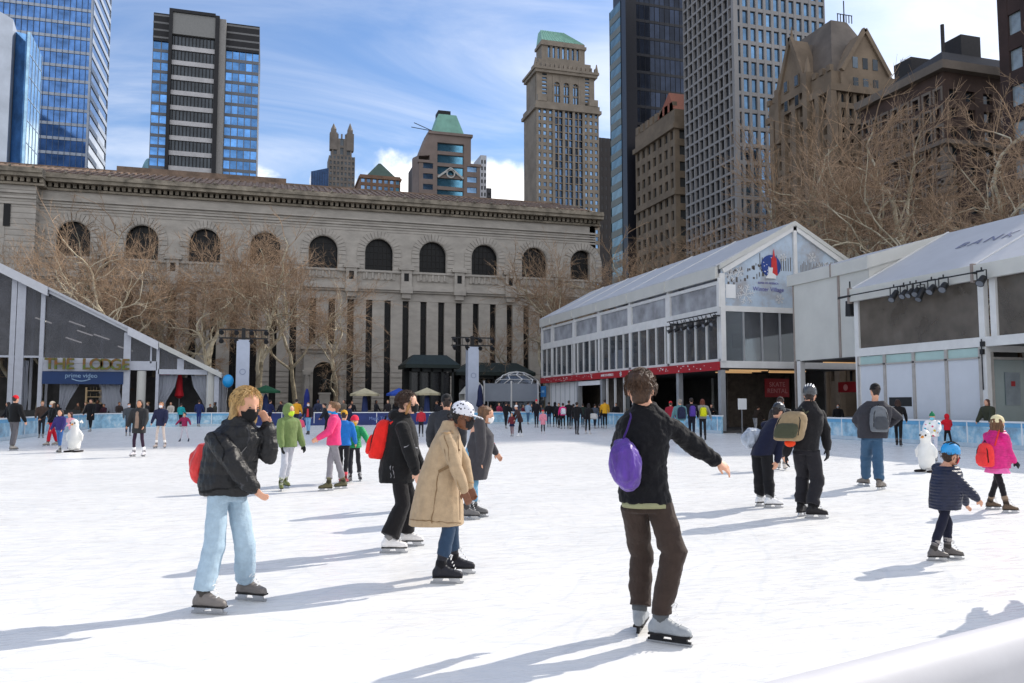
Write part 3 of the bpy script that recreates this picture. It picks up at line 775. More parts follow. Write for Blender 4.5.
def t_green_pyramid():
    Y = 360.0; P = lambda px, py: hitY(px, py, Y)
    r = tower_root('short brick tower with a dark green pyramid roof over arched windows', P(380, 170).x, Y); O = r.location
    xl, xr = P(360, 180).x, P(400.5, 180).x; z1 = P(380, 176).z; zt = P(380, 159).z
    w, pan = punched(r, O, [((xl, Y), (1, 0, 0), xr-xl, 7)], None, None, 0, z1-1.5, 32, .4, .45)
    w.box(xl, xr, Y+.8, Y+18, 0, z1-1.4); w.box(xl-.5, xr+.5, Y-.5, Y+18.5, z1-1.5, z1-.6)
    w.box(xl, xr, Y, Y+18, z1-.6, z1+.2)
    w.build('wall', mat('red_brown_brick', (.22, .13, .085), .85, .2, .3), r); make_panes(r, pan, M_winb, maxn=60)
    xa, xb = P(367, 176).x, P(396, 176).x
    m = MB(O); hip(m, xa, xb, Y+1, Y+1+xb-xa, z1+.2, zt, (xb-xa)*.46, (xb-xa)*.46); m.build('roof', mat('dark_green_roof', (.035, .07, .055), .6, .15, .4), r)
def t_green_mansard():
    Y = 300.0; P = lambda px, py: hitY(px, py, Y)
    r = tower_root('stone tower with blue glass bands, white pediment and a pale green mansard', P(450, 150).x, Y); O = r.location
    w = MB(O)
    zA, zB, zC = P(450, 133).z, P(450, 157).z, P(450, 113).z
    xl, xr, xw0, xw1 = P(419, 180).x, P(480, 180).x, P(437, 180).x, P(464, 180).x
    yb = Y+10
    # wall with openings: centre wide bands, sides punched
    pan = []
    zlo = 60.0
    nb = 8; zz0 = zB-0.0
    grid_wall(w, pan, (xw0, Y+.3, 0), (1, 0, 0), xw1-xw0, zlo, zA-4.0, 1, 9, .03, .30, .8)
    sidep = []
    zside = zB-3
    grid_wall(w, sidep, (xl, Y, 0), (1, 0, 0), xw0-xl, zlo, zside, 1, 8, .45, .48, .4)
    grid_wall(w, sidep, (xw1, Y, 0), (1, 0, 0), xr-xw1, zlo, zside, 1, 8, .40, .48, .4)
    xt0, xt1 = P(430, 140).x, P(471, 140).x
    w.box(xt0, xw0, Y, yb, zside, zA-1); w.box(xw1, xt1, Y, yb, zside, zA-1); w.box(xw0-.01, xw1+.01, Y, yb, zA-4, zA-1)
    w.box(xt0-.6, xt1+.6, Y-.6, yb, zA-1, zA)
    w.box(xl-.4, xt0, Y-.4, yb, zside, zside+1); w.box(xt1, xr+.4, Y-.4, yb, zside, zside+1)
    w.box(xl, xr, Y+1.5, yb, 0, zside-.02)
    w.box(xl, xr, Y, Y+1.6, 0, zlo)
    xq = P(415, 180).x
    w.hexa([(xq, Y+5, 0), (xl, Y+1, 0), (xl, Y+7, 0), (xq, Y+7, 0)], [(xq, Y+5, zside+3), (xl, Y+1, zside+3), (xl, Y+7, zside+3), (xq, Y+7, zside+3)])
    w.hexa([(xl, Y+2, zside+3), (xt0, Y, zside+3), (xt0, yb, zside+3), (xl, yb, zside+3)], [(xt0-1, Y+2, zA-1), (xt0, Y, zA-1), (xt0, yb, zA-1), (xt0-1, yb, zA-1)])
    w.build('wall', mat('taupe_stone', (.235, .185, .165), .85, .12, .2), r)
    make_panes(r, pan, mirror_glass('band_glass', (.14, .36, .50), .08, .3), 'glass_band'); make_panes(r, sidep, M_winb, 'window')
    # pediment tracery
    zp = P(450, 168).z; zq = P(450, 178).z; xc = (xw0+xw1)/2
    m = MB(O); yy = Y-.15
    m.bar((xw0+.3, yy, zq), (xc, yy, zp), .5, .7); m.bar((xc, yy, zp), (xw1-.3, yy, zq), .5, .7)
    n = 14
    for k in range(n):
        a, b = 2*pi*k/n, 2*pi*(k+1)/n; R = 1.5; zc = (zp+zq)/2-.3
        m.bar((xc+R*cos(a), yy, zc+R*sin(a)), (xc+R*cos(b), yy, zc+R*sin(b)), .5, .5)
    m.build('pediment', mat('pale_tracery', (.5, .5, .48), .6), r)
    m = MB(O); xa, xb = P(434, 130).x, P(466, 130).x; d = xb-xa
    hip(m, xa, xb, Y+2, Y+2+d, zA, zC+1, d*.22, d*.22); m.build('roof', mat('mansard_green', (.20, .42, .34), .6, .12, .3), r)
    m = MB(O); xa2, xb2 = P(441, 112).x, P(453.5, 112).x; m.box(xa2, xb2, Y+2+d*.25, Y+2+d*.7, zC+1, zC+2.6); m.build('roof_cap', M_frame, r)
    m = MB(O)
    for k, (dx, dz) in enumerate(((-7, 1.2), (-6, 3))): m.bar((xt0+1, Y+1, zA+.5), (xt0+dx, Y+1, zA+dz), .22, .22)
    m.build('antenna', M_frame, r)
    # neighbours peeping out right and left
    for (p0, p1, pt, lab, colr) in ((480.5, 486.5, 155, 'narrow white slab rising behind the green roofed tower', (.55, .56, .6)), (487, 491.5, 188, 'low dark block at the right foot of the green roofed tower', (.05, .05, .06)), (413, 418, 165, 'thin dark brown slab at the left foot of the green roofed tower', (.08, .06, .05))):
        Y3 = 330.0; a, b = hitY(p0, 180, Y3).x, hitY(p1, 180, Y3).x; zt = hitY(p0, pt, Y3).z
        rr = tower_root(lab, a, Y3, 'office_block', 'building'); mw = mat('slab_%d' % int(p0), colr, .6, .1, .3)
        w = MB(rr.location); pp = []
        grid_wall(w, pp, (a, Y3, 0), (1, 0, 0), b-a, 60, zt-2, 2 if b-a > 2 else 1, 16, .5, .4, .2); w.box(a, b, Y3, Y3+1, 0, 60); w.box(a, b, Y3+.65, Y3+12, 0, zt); w.box(a, b, Y3, Y3+1, zt-2, zt)
        w.build('wall', mw, rr); make_panes(rr, pp, M_wind)
def t_tan():
    Y = 260.0; P = lambda px, py: hitY(px, py, Y)
    r = tower_root('tall tan stone tower with arched top windows and a bright green hip roof', P(565, 100).x, Y); O = r.location
    xl, xr = P(536.5, 150).x, P(599, 150).x; W = xr-xl; yb = hitX(524, 150, xl).y; D = yb-Y
    z1 = P(565, 107).z; z2 = P(565, 71).z; z3 = P(565, 58).z; z4 = P(565, 37).z; z5 = P(565, 21).z
    w = MB(O); A = []; B = []
    # lower shaft: sides punched, centre three dark vertical bays
    s1 = W*.27; c0, c1 = xl+s1, xr-s1*.93
    rows = 33; zb = z1-rows*2.6
    grid_wall(w, A, (xl, Y, 0), (1, 0, 0), s1, zb, z1-1.5, 3, rows, .46, .46, .4)
    grid_wall(w, A, (c1, Y, 0), (1, 0, 0), xr-c1, zb, z1-1.5, 3, rows, .46, .46, .4)
    grid_wall(w, B, (c0, Y, 0), (1, 0, 0), c1-c0, zb, z1-1.5, 6, rows, .26, .12, .5)
    grid_wall(w, A, (xl, yb, 0), (0, -1, 0), D, zb, z1-1.5, 8, rows, .46, .46, .4)
    for k in range(0, 7, 2): x = c0+(c1-c0)*k/6; w.box(x-.45, x+.45, Y-.35, Y+.2, zb, z1-1.5)
    # upper setback section
    xa, xb = P(538, 90).x, P(596, 90).x
    grid_wall(w, A, (xa, Y+1.5, 0), (1, 0, 0), (xb-xa)*.27, z1+1.2, z2-1, 1, 8, .7, .5, .4)
    grid_wall(w, A, (xb-(xb-xa)*.25, Y+1.5, 0), (1, 0, 0), (xb-xa)*.25, z1+1.2, z2-1, 1, 8, .7, .5, .4)
    m0, m1 = xa+(xb-xa)*.27, xb-(xb-xa)*.25
    bays = []
    bw = (m1-m0)/3
    for k in range(3):
        a = m0+bw*k; 
        w.box(a, a+bw*.2, Y+1.3, Y+3, z1+1.2, z2-1); w.box(a+bw*.8, a+bw, Y+1.3, Y+3, z1+1.2, z2-1)
        cx = a+bw*.5; R = bw*.3; zs = z2-4.6; n = 10
        for q in range(n):
            xa_, za_ = cx-R*cos(pi*q/n), zs+R*sin(pi*q/n); xb_, zb_ = cx-R*cos(pi*(q+1)/n), zs+R*sin(pi*(q+1)/n)
            w.hexa([(xa_, Y+1.4, za_), (xb_, Y+1.4, zb_), (xb_, Y+3, zb_), (xa_, Y+3, za_)], [(xa_, Y+1.4, z2-1), (xb_, Y+1.4, z2-1), (xb_, Y+3, z2-1), (xa_, Y+3, z2-1)])
        for q in range(4):
            zq = z1+1.4+q*3.6; bays.append((V((cx, Y+2, zq)), ([(a+bw*.2, Y+2.2, zq), (a+bw*.8, Y+2.2, zq), (a+bw*.8, Y+2.3, zq), (a+bw*.2, Y+2.3, zq)], [(a+bw*.2, Y+2.2, min(zq+3.0, z2-2)), (a+bw*.8, Y+2.2, min(zq+3.0, z2-2)), (a+bw*.8, Y+2.3, min(zq+3.0, z2-2)), (a+bw*.2, Y+2.3, min(zq+3.0, z2-2))])))
            w.box(a+bw*.2, a+bw*.8, Y+1.9, Y+2.6, zq+3.0, zq+3.6) if zq+3.6 < zs+1 else None
        w.box(cx-.12, cx+.12, Y+1.8, Y+2.3, z1+1.4, z2-3)
    w.box(xa, xb, Y+2.9, yb-1, zb, z2-1)
    w.box(xl, xr, Y+.9, yb-.9, zb-60, z1-1.2); w.box(xl, xr, Y, yb, 0, zb)
    # cornices
    w.box(xl-.8, xr+.8, Y-.8, yb+.8, z1-1.5, z1-.4); w.box(xl-.3, xr+.3, Y-.3, yb+.3, z1-.4, z1+1.2)
    w.box(xa-.8, xb+.8, Y+.4, yb-.4, z2-1, z2); w.box(xa-1.3, xb+1.3, Y, yb, z2, z2+.8)
    for k in range(14): x = xa+(xb-xa)*k/13; w.box(x-.3, x+.3, Y+.1, Y+1.2, z2+.8, z2+2.2)
    for x in (xa-.6, xb+.6): w.tube([(x, Y+.8, z2+.8), (x, Y+.8, z2+4)], [.8, .15], 6)
    for x in (xl+2, xr-2): w.box(x-1.6, x+1.6, Y-.5, Y+1.5, z1+1.2, z1+3.5)
    # attic drums
    xc0, xc1 = P(541, 60).x, P(594, 60).x
    w.box(xc0, xc1, Y+3, yb-3, z2+.8, z3)
    A2 = []
    x60, x61 = P(545.5, 50).x, P(589, 50).x
    grid_wall(w, A2, (x60, Y+4, 0), (1, 0, 0), x61-x60, z3, z4-2, 9, 1, .5, .25, .5, skip=lambda i, j: i in (0, 8))
    w.box(x60, x61, Y+4.9, yb-4, z3, z4-1); w.box(x60-.5, x61+.5, Y+3.5, yb-3.5, z4-2, z4-1); w.box(x60, x61, Y+4, yb-4, z4-1, z4)
    w.build('wall', M_stone_t, r)
    make_panes(r, A+A2, M_winb, 'window', 60); make_panes(r, bays, M_winb, 'arched_window', 12); make_panes(r, B, mirror_glass('bay_glass', (.07, .12, .2), .1, .8), 'bay_window', 28)
    m = MB(O); ax, bx = P(551, 37).x, P(583, 37).x
    hx0, hx1 = P(545.5, 37).x, P(588, 37).x
    m.hexa([(hx0, Y+4, z4), (hx1, Y+4, z4), (hx1, yb-4, z4), (hx0, yb-4, z4)], [(P(549, 21).x, Y+9, z5), (P(572, 24).x, Y+9, z5), (P(572, 24).x, Y+12, z5), (P(549, 21).x, Y+12, z5)])
    for k in range(15):
        t = k/14; m.bar((hx0+(hx1-hx0)*t, Y+3.9, z4), (P(549, 21).x+(P(572, 24).x-P(549, 21).x)*t, Y+8.9, z5), .14, .2)
    m.build('roof', mat('roof_bright_green', (.24, .45, .36), .55, .12, .4), r)
    # dark narrow neighbour
    Y3 = 300.0; a, b = hitY(596, 200, Y3).x, hitY(613, 200, Y3).x; zt = hitY(605, 138, Y3).z
    rr = tower_root('narrow dark brown slab between the tan tower and the black glass tower', a, Y3, 'office_block', 'building')
    w = MB(rr.location); pp = []; grid_wall(w, pp, (a, Y3, 0), (1, 0, 0), b-a, 30, zt, 4, 20, .6, .6, .15); w.box(a, b, Y3+.5, Y3+20, 0, zt-.1); w.box(a, b, Y3, Y3+1, 0, 30)
    w.box(a, a+.5, Y3-.1, Y3+.3, zt, zt+2)
    w.build('wall', mat('very_dark_brown', (.035, .03, .03), .7), rr); make_panes(rr, pp, mat('window_darkest', (.02, .02, .025), .3), maxn=80)
XS = 75.0     # the street front along the right-hand side
def t_black():
    c = hitX(627, 100, XS); Y = c.y; P = lambda px, py: hitY(px, py, Y)
    r = tower_root('black glass skyscraper with a greenish side face rising out of frame', XS, Y, 'skyscraper', 'skyscraper'); O = r.location
    x1 = P(684, 100).x; yb = hitX(612, 100, XS).y; H = 150
    w = MB(O); pan = []
    grid_wall(w, pan, (XS+2, Y, 0), (1, 0, 0), x1-XS+6, 0, H, 16, 38, .05, .16, .12)
    w.box(XS-.4, XS+2.2, Y-.6, Y+2, 0, H)
    w.box(XS+.5, x1+8, Y+.6, yb, 0, H); w.build('frame', mat('black_frame', (.012, .013, .02), .35, .2), r)
    make_panes(r, pan, mirror_glass('black_glass', (.025, .035, .06), .06, .5, metal=.7), 'window', 60)
    w = MB(O); pan = []
    zt = hitX(613, 28, XS).z
    grid_wall(w, pan, (XS-.5, yb, 0), (0, -1, 0), yb-Y-2, 0, zt+4, 1, 26, .0, .42, .12)
    w.build('side_bands', mat('side_band', (.17, .185, .165), .5, .1, .2), r)
    make_panes(r, pan, mirror_glass('side_glass', (.15, .24, .26), .15, .5, metal=.5), 'glass_band', 40)
def t_brown_mid():
    c = hitX(675, 150, XS); Y = c.y; P = lambda px, py: hitY(px, py, Y)
    yb = hitX(636, 200, XS).y; r = tower_root('brown stone office building with red gable between black glass and white grid towers', XS, Y, 'office_building', 'building'); O = r.location
    z1 = hitX(675, 108, XS).z
    w = MB(O); pan = []
    n = 16
    grid_wall(w, pan, (XS, yb, 0), (0, -1, 0), yb-Y, 4, z1-4, 7, n, .46, .42, .4)
    grid_wall(w, pan, (XS, Y, 0), (1, 0, 0), 12, 4, z1-4, 3, n, .5, .42, .4)
    w.box(XS+.7, XS+13, Y+.7, yb, 0, z1-3.8); w.box(XS-.6, XS+13, Y-.6, yb+.2, z1-4, z1-3); w.box(XS, XS+12, Y, yb, z1-3, z1)
    w.box(XS-.4, XS+12, Y-.4, yb+.1, z1-17, z1-16.2); w.box(XS, XS+12, Y, yb, 0, 4)
    for k in range(8): y = Y+(yb-Y)*(k+.5)/8; w.box(XS-.1, XS+.8, y-.7, y+.7, z1, z1+1.6)
    w.build('wall', mat('brown_mid', (.18, .14, .10), .85, .2, .25), r)
    make_panes(r, pan, M_wind, 'window', 100)
    m = MB(O); za = hitX(678, 86, XS).z
    m.prism([(XS-.1, Y, z1), (XS-.1, Y+7, z1), (XS-.1, Y+2, za)], (10, 0, 0)); m.build('gable_roof', mat('red_roof', (.3, .1, .06), .7), r)
def t_white_grid():
    c = hitX(735, 100, XS); Y = c.y; yb = hitX(684, 100, XS).y; x1 = hitY(826, 50, Y).x
    r = tower_root('very tall white concrete grid tower with small square dark windows', XS, Y, 'skyscraper', 'skyscraper'); O = r.location
    H = 105; w = MB(O); A = []; B = []
    rows = 46
    grid_wall(w, A, (XS, yb, 0), (0, -1, 0), yb-Y, 3, H, 10, rows, .17, .19, .45)
    grid_wall(w, B, (XS, Y, 0), (1, 0, 0), x1-XS, 3, H, 12, 34, .32, .22, .35)
    w.box(XS+1, x1-.02, Y+1, yb, 0, H); w.box(XS-.0, x1, Y, yb, 0, 3)
    w.build('wall', mat('white_concrete', (.27, .262, .262), .75, .08, .2, .1), r)
    make_panes(r, A, mat('grid_window_dark', (.03, .035, .045), .12, .3, .3, metal=.3, spec=.8, island=.7), 'window', 50)
    make_panes(r, B, mirror_glass('grid_window_blue', (.13, .24, .38), .1, .35), 'window', 50)
def t_gothic_brown():
    c = hitX(832, 100, XS); Y = c.y; P = lambda px, py: hitY(px, py, Y)
    yb = hitX(770, 150, XS).y; x1 = P(900, 100).x
    r = tower_root('brown gothic building with steep gables and a tall hipped roof', XS, Y, 'gothic_building', 'building'); O = r.location
    z1 = hitX(800, 100, XS).z+4; z1 = hitX(832, 66, XS).z
    zE = z1-0.5
    w = MB(O); A = []
    rows = 19
    grid_wall(w, A, (XS, yb, 0), (0, -1, 0), yb-Y, 4, zE-3, 14, rows, .36, .36, .5)
    grid_wall(w, A, (XS, Y, 0), (1, 0, 0), x1-XS, 4, zE-3, 9, rows, .40, .36, .5)
    for k in range(0, 12, 2): y = Y+(yb-Y)*k/11; w.box(XS-.5, XS+.4, y-.45, y+.45, 0, zE-3)
    w.box(XS+1, x1, Y+1, yb, 0, zE); w.box(XS, x1, Y, yb, 0, 4)
    w.box(XS-.5, x1+.3, Y-.5, yb+.3, zE-3, zE-2); w.box(XS, x1, Y, yb, zE-2, zE)
    w.box(XS-.35, x1+.3, Y-.35, yb+.3, zE-13, zE-12.2); w.box(XS-.35, x1, Y-.35, yb, 14, 14.8)
    k = 0
    y = Y
    while y < yb: w.box(XS-.2, XS+.4, y, y+.8, zE, zE+.9); y += 1.6
    # gables on the park side and on the near side
    def gableW(yc, hw, z0, zt):
        w.prism([(XS-.4, yc-hw, z0), (XS-.4, yc-hw, z0+1), (XS-.4, yc, zt), (XS-.4, yc+hw, z0+1), (XS-.4, yc+hw, z0)], (3, 0, 0))
        w.bar((XS-.5, yc-hw, z0+1), (XS-.5, yc, zt+.3), .5, .6); w.bar((XS-.5, yc+hw, z0+1), (XS-.5, yc, zt+.3), .5, .6)
        w.tube([(XS-.2, yc, zt), (XS-.2, yc, zt+2)], [.3, .05], 6)
        for s in (-1, 1): w.box(XS-.8, XS+.6, yc+s*hw-.5, yc+s*hw+.5, z0-6, z0+2.5); w.tube([(XS-.1, yc+s*hw, z0+2.5), (XS-.1, yc+s*hw, z0+5)], [.6, .08], 6)
    ga = hitX(793, 43, XS)
    gableW(ga.y, 3.4, zE-1, hitX(793, 40, XS).z)
    gx = P(862, 33); hw = 4.1
    w.prism([(gx.x-hw, Y-.4, zE-2), (gx.x-hw, Y-.4, zE), (gx.x, Y-.4, gx.z), (gx.x+hw, Y-.4, zE), (gx.x+hw, Y-.4, zE-2)], (0, 3, 0))
    w.bar((gx.x-hw, Y-.5, zE), (gx.x, Y-.5, gx.z+.3), .5, .6); w.bar((gx.x+hw, Y-.5, zE), (gx.x, Y-.5, gx.z+.3), .5, .6)
    for gy in (ga.y-1.3, ga.y+1.3):
        for gz in (zE-2.6, zE+.4): w.box(XS-.55, XS-.45, gy-.55, gy+.55, gz-.15, gz+1.65); A.append((V((XS-.6, gy, gz+.7)), ([(XS-.62, gy-.38, gz), (XS-.54, gy-.38, gz), (XS-.54, gy+.38, gz), (XS-.62, gy+.38, gz)], [(XS-.62, gy-.38, gz+1.5), (XS-.54, gy-.38, gz+1.5), (XS-.54, gy+.38, gz+1.5), (XS-.62, gy+.38, gz+1.5)])))
    for gx_ in (gx.x-1.7, gx.x, gx.x+1.7):
        for gz in (zE-2.4, zE+.6): A.append((V((gx_, Y-.5, gz+.7)), ([(gx_-.42, Y-.46, gz), (gx_+.42, Y-.46, gz), (gx_+.42, Y-.38, gz), (gx_-.42, Y-.38, gz)], [(gx_-.42, Y-.46, gz+1.6), (gx_+.42, Y-.46, gz+1.6), (gx_+.42, Y-.38, gz+1.6), (gx_-.42, Y-.38, gz+1.6)])))
    w.build('wall', M_stone_b, r)
    make_panes(r, A, mirror_glass('window_gothic', (.07, .09, .11), .15, .8, metal=.6), 'window', 100)
    # roofs
    m = MB(O); zr = hitY(832, 31, Y+8).z
    ym = (Y+yb)/2
    m.hexa([(XS+.8, Y+.8, zE), (x1, Y+.8, zE), (x1, yb-10, zE), (XS+.8, yb-10, zE)], [(XS+4.2, Y+5, zr), (XS+7, Y+5, zr), (XS+7, Y+12, zr), (XS+4.2, Y+12, zr)])
    m.prism([(gx.x-hw+.4, Y, zE), (gx.x, Y, gx.z-.3), (gx.x+hw-.4, Y, zE)], (0, 12, 0))
    m.prism([(XS+.2, ga.y-3, zE), (XS+.2, ga.y, hitX(793, 42, XS).z), (XS+.2, ga.y+3, zE)], (10, 0, 0))
    m.build('roof', mat('grey_slate', (.14, .115, .095), .7, .2, .3, .1), r)
    m = MB(O)
    for k in range(6): x = XS+5.5+2.5*k/5; m.bar((x, Y+5.1, zr), (x, Y+5.1, zr+1.2), .1, .1)
    m.bar((XS+5.4, Y+5.1, zr+1.2), (XS+8.1, Y+5.1, zr+1.2), .1, .1); m.bar((XS+8.2, Y+7, zr), (XS+8.2, Y+7, zr+4.5), .12, .12)
    m.build('roof_railing', M_frame, r)
def t_brown_near():
    c = hitX(944, 100, XS); Y = c.y
    yb = hitX(862, 150, XS).y; r = tower_root('dark red brick building with stone quoins behind the right hand trees', XS, Y, 'brick_building', 'building'); O = r.location
    z1 = hitX(944, 62, XS).z; x1 = XS+26
    w = MB(O); A = []
    grid_wall(w, A, (XS, yb, 0), (0, -1, 0), yb-Y, 5, z1-3, 8, 15, .48, .42, .4)
    grid_wall(w, A, (XS, Y, 0), (1, 0, 0), x1-XS, 5, z1-3, 10, 15, .48, .42, .4)
    w.box(XS+.8, x1, Y+.8, yb, 0, z1-3); w.box(XS, x1, Y, yb, 0, 5); w.box(XS, x1, Y, yb, z1-3, z1-1)
    w.build('wall', mat('dark_red_brick', (.075, .045, .036), .85, .25, .3, .2), r)
    make_panes(r, A, M_wind, 'window', 96)
    m = MB(O)
    for z, d, h in ((z1-9.7, .5, .5), (z1-1, .9, 1.0), (z1-21, .4, .5), (5, .3, .5)):
        m.box(XS-d, x1, Y-d, yb+.2, z, z+h)
    z = 0; k = 0
    while z < z1-10:
        l = 1.3 if k % 2 else .8
        m.box(XS-.1, XS+l, Y-.1, Y+l, z, z+.8); m.box(XS-.1, XS+.4, yb-l, yb+.1, z, z+.8); z += .9; k += 1
    # window surrounds
    for c_, (b, t) in A:
        if abs(c_.x-XS) < .01:
            zc = c_.z; h = (t[0].z-b[0].z)/2; wd = (V(b[1])-V(b[0])).length/2
            m.box(XS-.08, XS+.1, c_.y-wd-.25, c_.y-wd, zc-h-.1, zc+h+.3); m.box(XS-.08, XS+.1, c_.y+wd, c_.y+wd+.25, zc-h-.1, zc+h+.3)
            m.box(XS-.1, XS+.1, c_.y-wd, c_.y+wd, zc+h, zc+h+.3)
    m.build('stone_trim', mat('trim_stone', (.17, .14, .115), .8, .15, .3), r)
    m = MB(O); m.hexa([(XS, Y, z1), (x1, Y, z1), (x1, yb, z1), (XS, yb, z1)], [(XS+3, Y+3, z1+3), (x1, Y+3, z1+3), (x1, yb, z1+1), (XS+3, yb, z1+1)])
    m.box(XS+6, XS+9, Y+3, Y+6, z1+3, z1+5.6); m.tube([(XS+4.2, Y+4, z1+3), (XS+4.2, Y+4, z1+7)], .22, 8); m.box(XS+4, XS+7, Y+9, Y+12, z1, z1+5)
    m.build('roof', mat('black_roof', (.03, .028, .03), .8), r)
    # tall dark building at the right edge
    q = hitX(998, 30, XS+1); Y2 = q.y
    r2 = tower_root('dark brick tower with pale window trim cut by the top right corner', XS, Y2-10, 'brick_tower', 'building')
    w = MB(r2.location); B = []; Z2 = 47.5
    grid_wall(w, B, (XS+1, Y2, 0), (0, -1, 0), 24, 4, Z2, 6, 11, .6, .42, .3)
    w.box(XS+1.6, XS+12, Y2-24, Y2-.7, 0, Z2); w.box(XS+1, XS+12, Y2-24, Y2, 0, 4); w.box(XS+1, XS+12, Y2-.7, Y2, 4, Z2)
    w.build('wall', mat('near_black_brick', (.045, .025, .022), .85, .2, .3), r2)
    make_panes(r2, B, mat('pale_window', (.25, .3, .33), .15, .3, .4, spec=.9, island=.5), 'window', 70)
t_left_glass(); t_black_white(); t_gothic_spires(); t_green_pyramid(); t_green_mansard(); t_tan()
t_black(); t_brown_mid(); t_white_grid(); t_gothic_brown(); t_brown_near()
# unseen skyscraper placed outside the frame to cast the shade across the far ice
def t_shade():
    r = tower_root('unseen grey office skyscraper placed to shade the far ice', 300, 150, 'skyscraper', 'skyscraper')
    w = MB(r.location); A = []
    x0, y0, W, D, Hh = 300, 143.0, 40, 34, 250
    grid_wall(w, A, (x0, y0+D, 0), (0, -1, 0), D, 0, Hh, 8, 30, .3, .3, .5); grid_wall(w, A, (x0, y0, 0), (1, 0, 0), W, 0, Hh, 8, 30, .3, .3, .5)
    w.box(x0+1, x0+W, y0+1, y0+D, 0, Hh); w.build('wall', mat('grey_panel', (.22, .22, .215)), r); make_panes(r, A, M_wind, maxn=0)
t_shade()
# ------------------------------------------------------------------ tents, pavilion, lodge
def pvc(name, col, tr=.35, rough=.5):
    if name in _M: return _M[name]
    m = mat(name, col, rough, .05, .8, .05, 3)
    nt = m.node_tree; N = nt.nodes; L = nt.links; b = N['Principled BSDF']
    t = N.new('ShaderNodeBsdfTranslucent'); t.inputs['Color'].default_value = (*[c*.95 for c in col], 1)
    mx = N.new('ShaderNodeMixShader'); mx.inputs['Fac'].default_value = tr
    L.new(b.outputs[0], mx.inputs[1]); L.new(t.outputs[0], mx.inputs[2]); L.new(mx.outputs[0], N['Material Output'].inputs['Surface'])
    return m
M_pvc = pvc('tent_pvc', (.78, .77, .72), .30)
M_pvcr = pvc('tent_roof_pvc', (.72, .73, .76), .35)
M_alu = mat('white_aluminium', (.72, .71, .69), .4, .06, 1.5, metal=.0)
M_grey_alu = mat('grey_aluminium', (.33, .34, .355), .45, .08, 1.5, metal=.2)
M_gl = clear_glass('pavilion_glass', (.62, .66, .68), .03, .45, haze=.12)
M_vinyl = clear_glass('vinyl_window', (.55, .55, .55), .16, .55, (.8, .82, .85), .62, (.48, .49, .52))
M_black = mat('black_paint', (.012, .012, .013), .5, .2, 2)
M_int = mat('interior_dark', (.085, .08, .078), .8, .3, .6)
M_wood = mat('interior_wood', (.12, .07, .035), .6, .3, 1.2)
M_warm = mat('warm_lamp', (1, .7, .4), .5, emit=(1, .58, .25), estr=.4)
M_red = mat('red_banner', srgb(165, 22, 34), .55, .08, 1)
M_wht = mat('white_print', (.78, .78, .78), .5, .03, 1)
M_steel = mat('galvanised', (.30, .30, .31), .45, .2, 3, metal=.4)

def spotlight(label, p, aim, group='stage spotlights on the tent fronts', r=.14, l=.42, name='spotlight'):
    root = empty(name, label, 'spotlight', p, group)
    a = V(aim).normalized(); p = V(p)
    s = a.cross(V((0, 0, 1))).normalized()
    mb = MB(p); mb.tube([p-a*l*.5, p-a*l*.42, p+a*l*.2, p+a*l*.5], [r*.45, r*.75, r*.85, r], 14); mb.build('housing', M_black, root, smooth=False)
    mb = MB(p); mb.tube([p+a*l*.501, p+a*(l*.5+.012)], [r*.82, r*.8], 14); mb.build('lens', mat('lamp_lens', (.16, .17, .19), .15, .1, spec=.9), root)
    mb = MB(p); t = p+V((0, 0, r+.22))
    mb.bar(p+s*(r+.02), t+s*(r+.02), .03, .03); mb.bar(p-s*(r+.02), t-s*(r+.02), .03, .03); mb.bar(t+s*(r+.03), t-s*(r+.03), .03, .03); mb.bar(t, t+V((0, 0, .12)), .04, .04)
    mb.build('yoke', M_black, root)
    return root
def snowflake(mb, c, R, U, Vv, N, w=.05, arms=6):
    c = V(c)
    for k in range(arms):
        a = pi*2*k/arms+.2; d = U*cos(a)+Vv*sin(a)
        mb.bar(c, c+d*R, w, .012, up=N)
        for t in (.45, .7):
            for s in (-1, 1):
                e = U*cos(a+s*1.0)+Vv*sin(a+s*1.0); mb.bar(c+d*R*t, c+d*R*t+e*R*.3, w*.8, .012, up=N)
def curtain(name, parent, x, y, z0, z1, wt, wm, we=None, zt=None, n=28, m=None, dx=0):
    """gathered cloth hanging at (x, y) across X: width wt at the top, wm at the tie height zt"""
    zt = zt if zt is not None else z0+.9; we = we if we is not None else wm*1.4
    zs = [z1, z1-(z1-zt)*.35, z1-(z1-zt)*.75, zt, z0+(zt-z0)*.5, z0]
    ws = [wt, wt*.85, wm*1.5, wm, (wm+we)/2, we]; ds = [0, dx*.15, dx*.7, dx, dx*1.02, dx*1.0]
    vs = []; mb = MB((x, y, 0))
    for z, w, d in zip(zs, ws, ds):
        for i in range(n+1):
            t = i/n; vs.append((x+d+(t-.5)*w, y+.07*sin(t*pi*9+z)*(.6+.4*sin(i*1.7)), z))
    for z, w, d in zip(zs, ws, ds):
        for i in range(n+1):
            t = i/n; vs.append((x+d+(t-.5)*w, y+.03+.07*sin(t*pi*9+z)*(.6+.4*sin(i*1.7)), z))
    k = len(zs)*(n+1); fs = []
    for r in range(len(zs)-1):
        for i in range(n):
            a = r*(n+1)+i; fs.append((a, a+1, a+n+2, a+n+1)); fs.append((k+a, k+a+n+1, k+a+n+2, k+a+1))
        a = r*(n+1); fs.append((a, a+n+1, k+a+n+1, k+a)); a += n; fs.append((a, k+a, k+a+n+1, a+n+1))
    mb.add(vs, fs); return mb.build(name, m or M_pvc, parent, smooth=True)

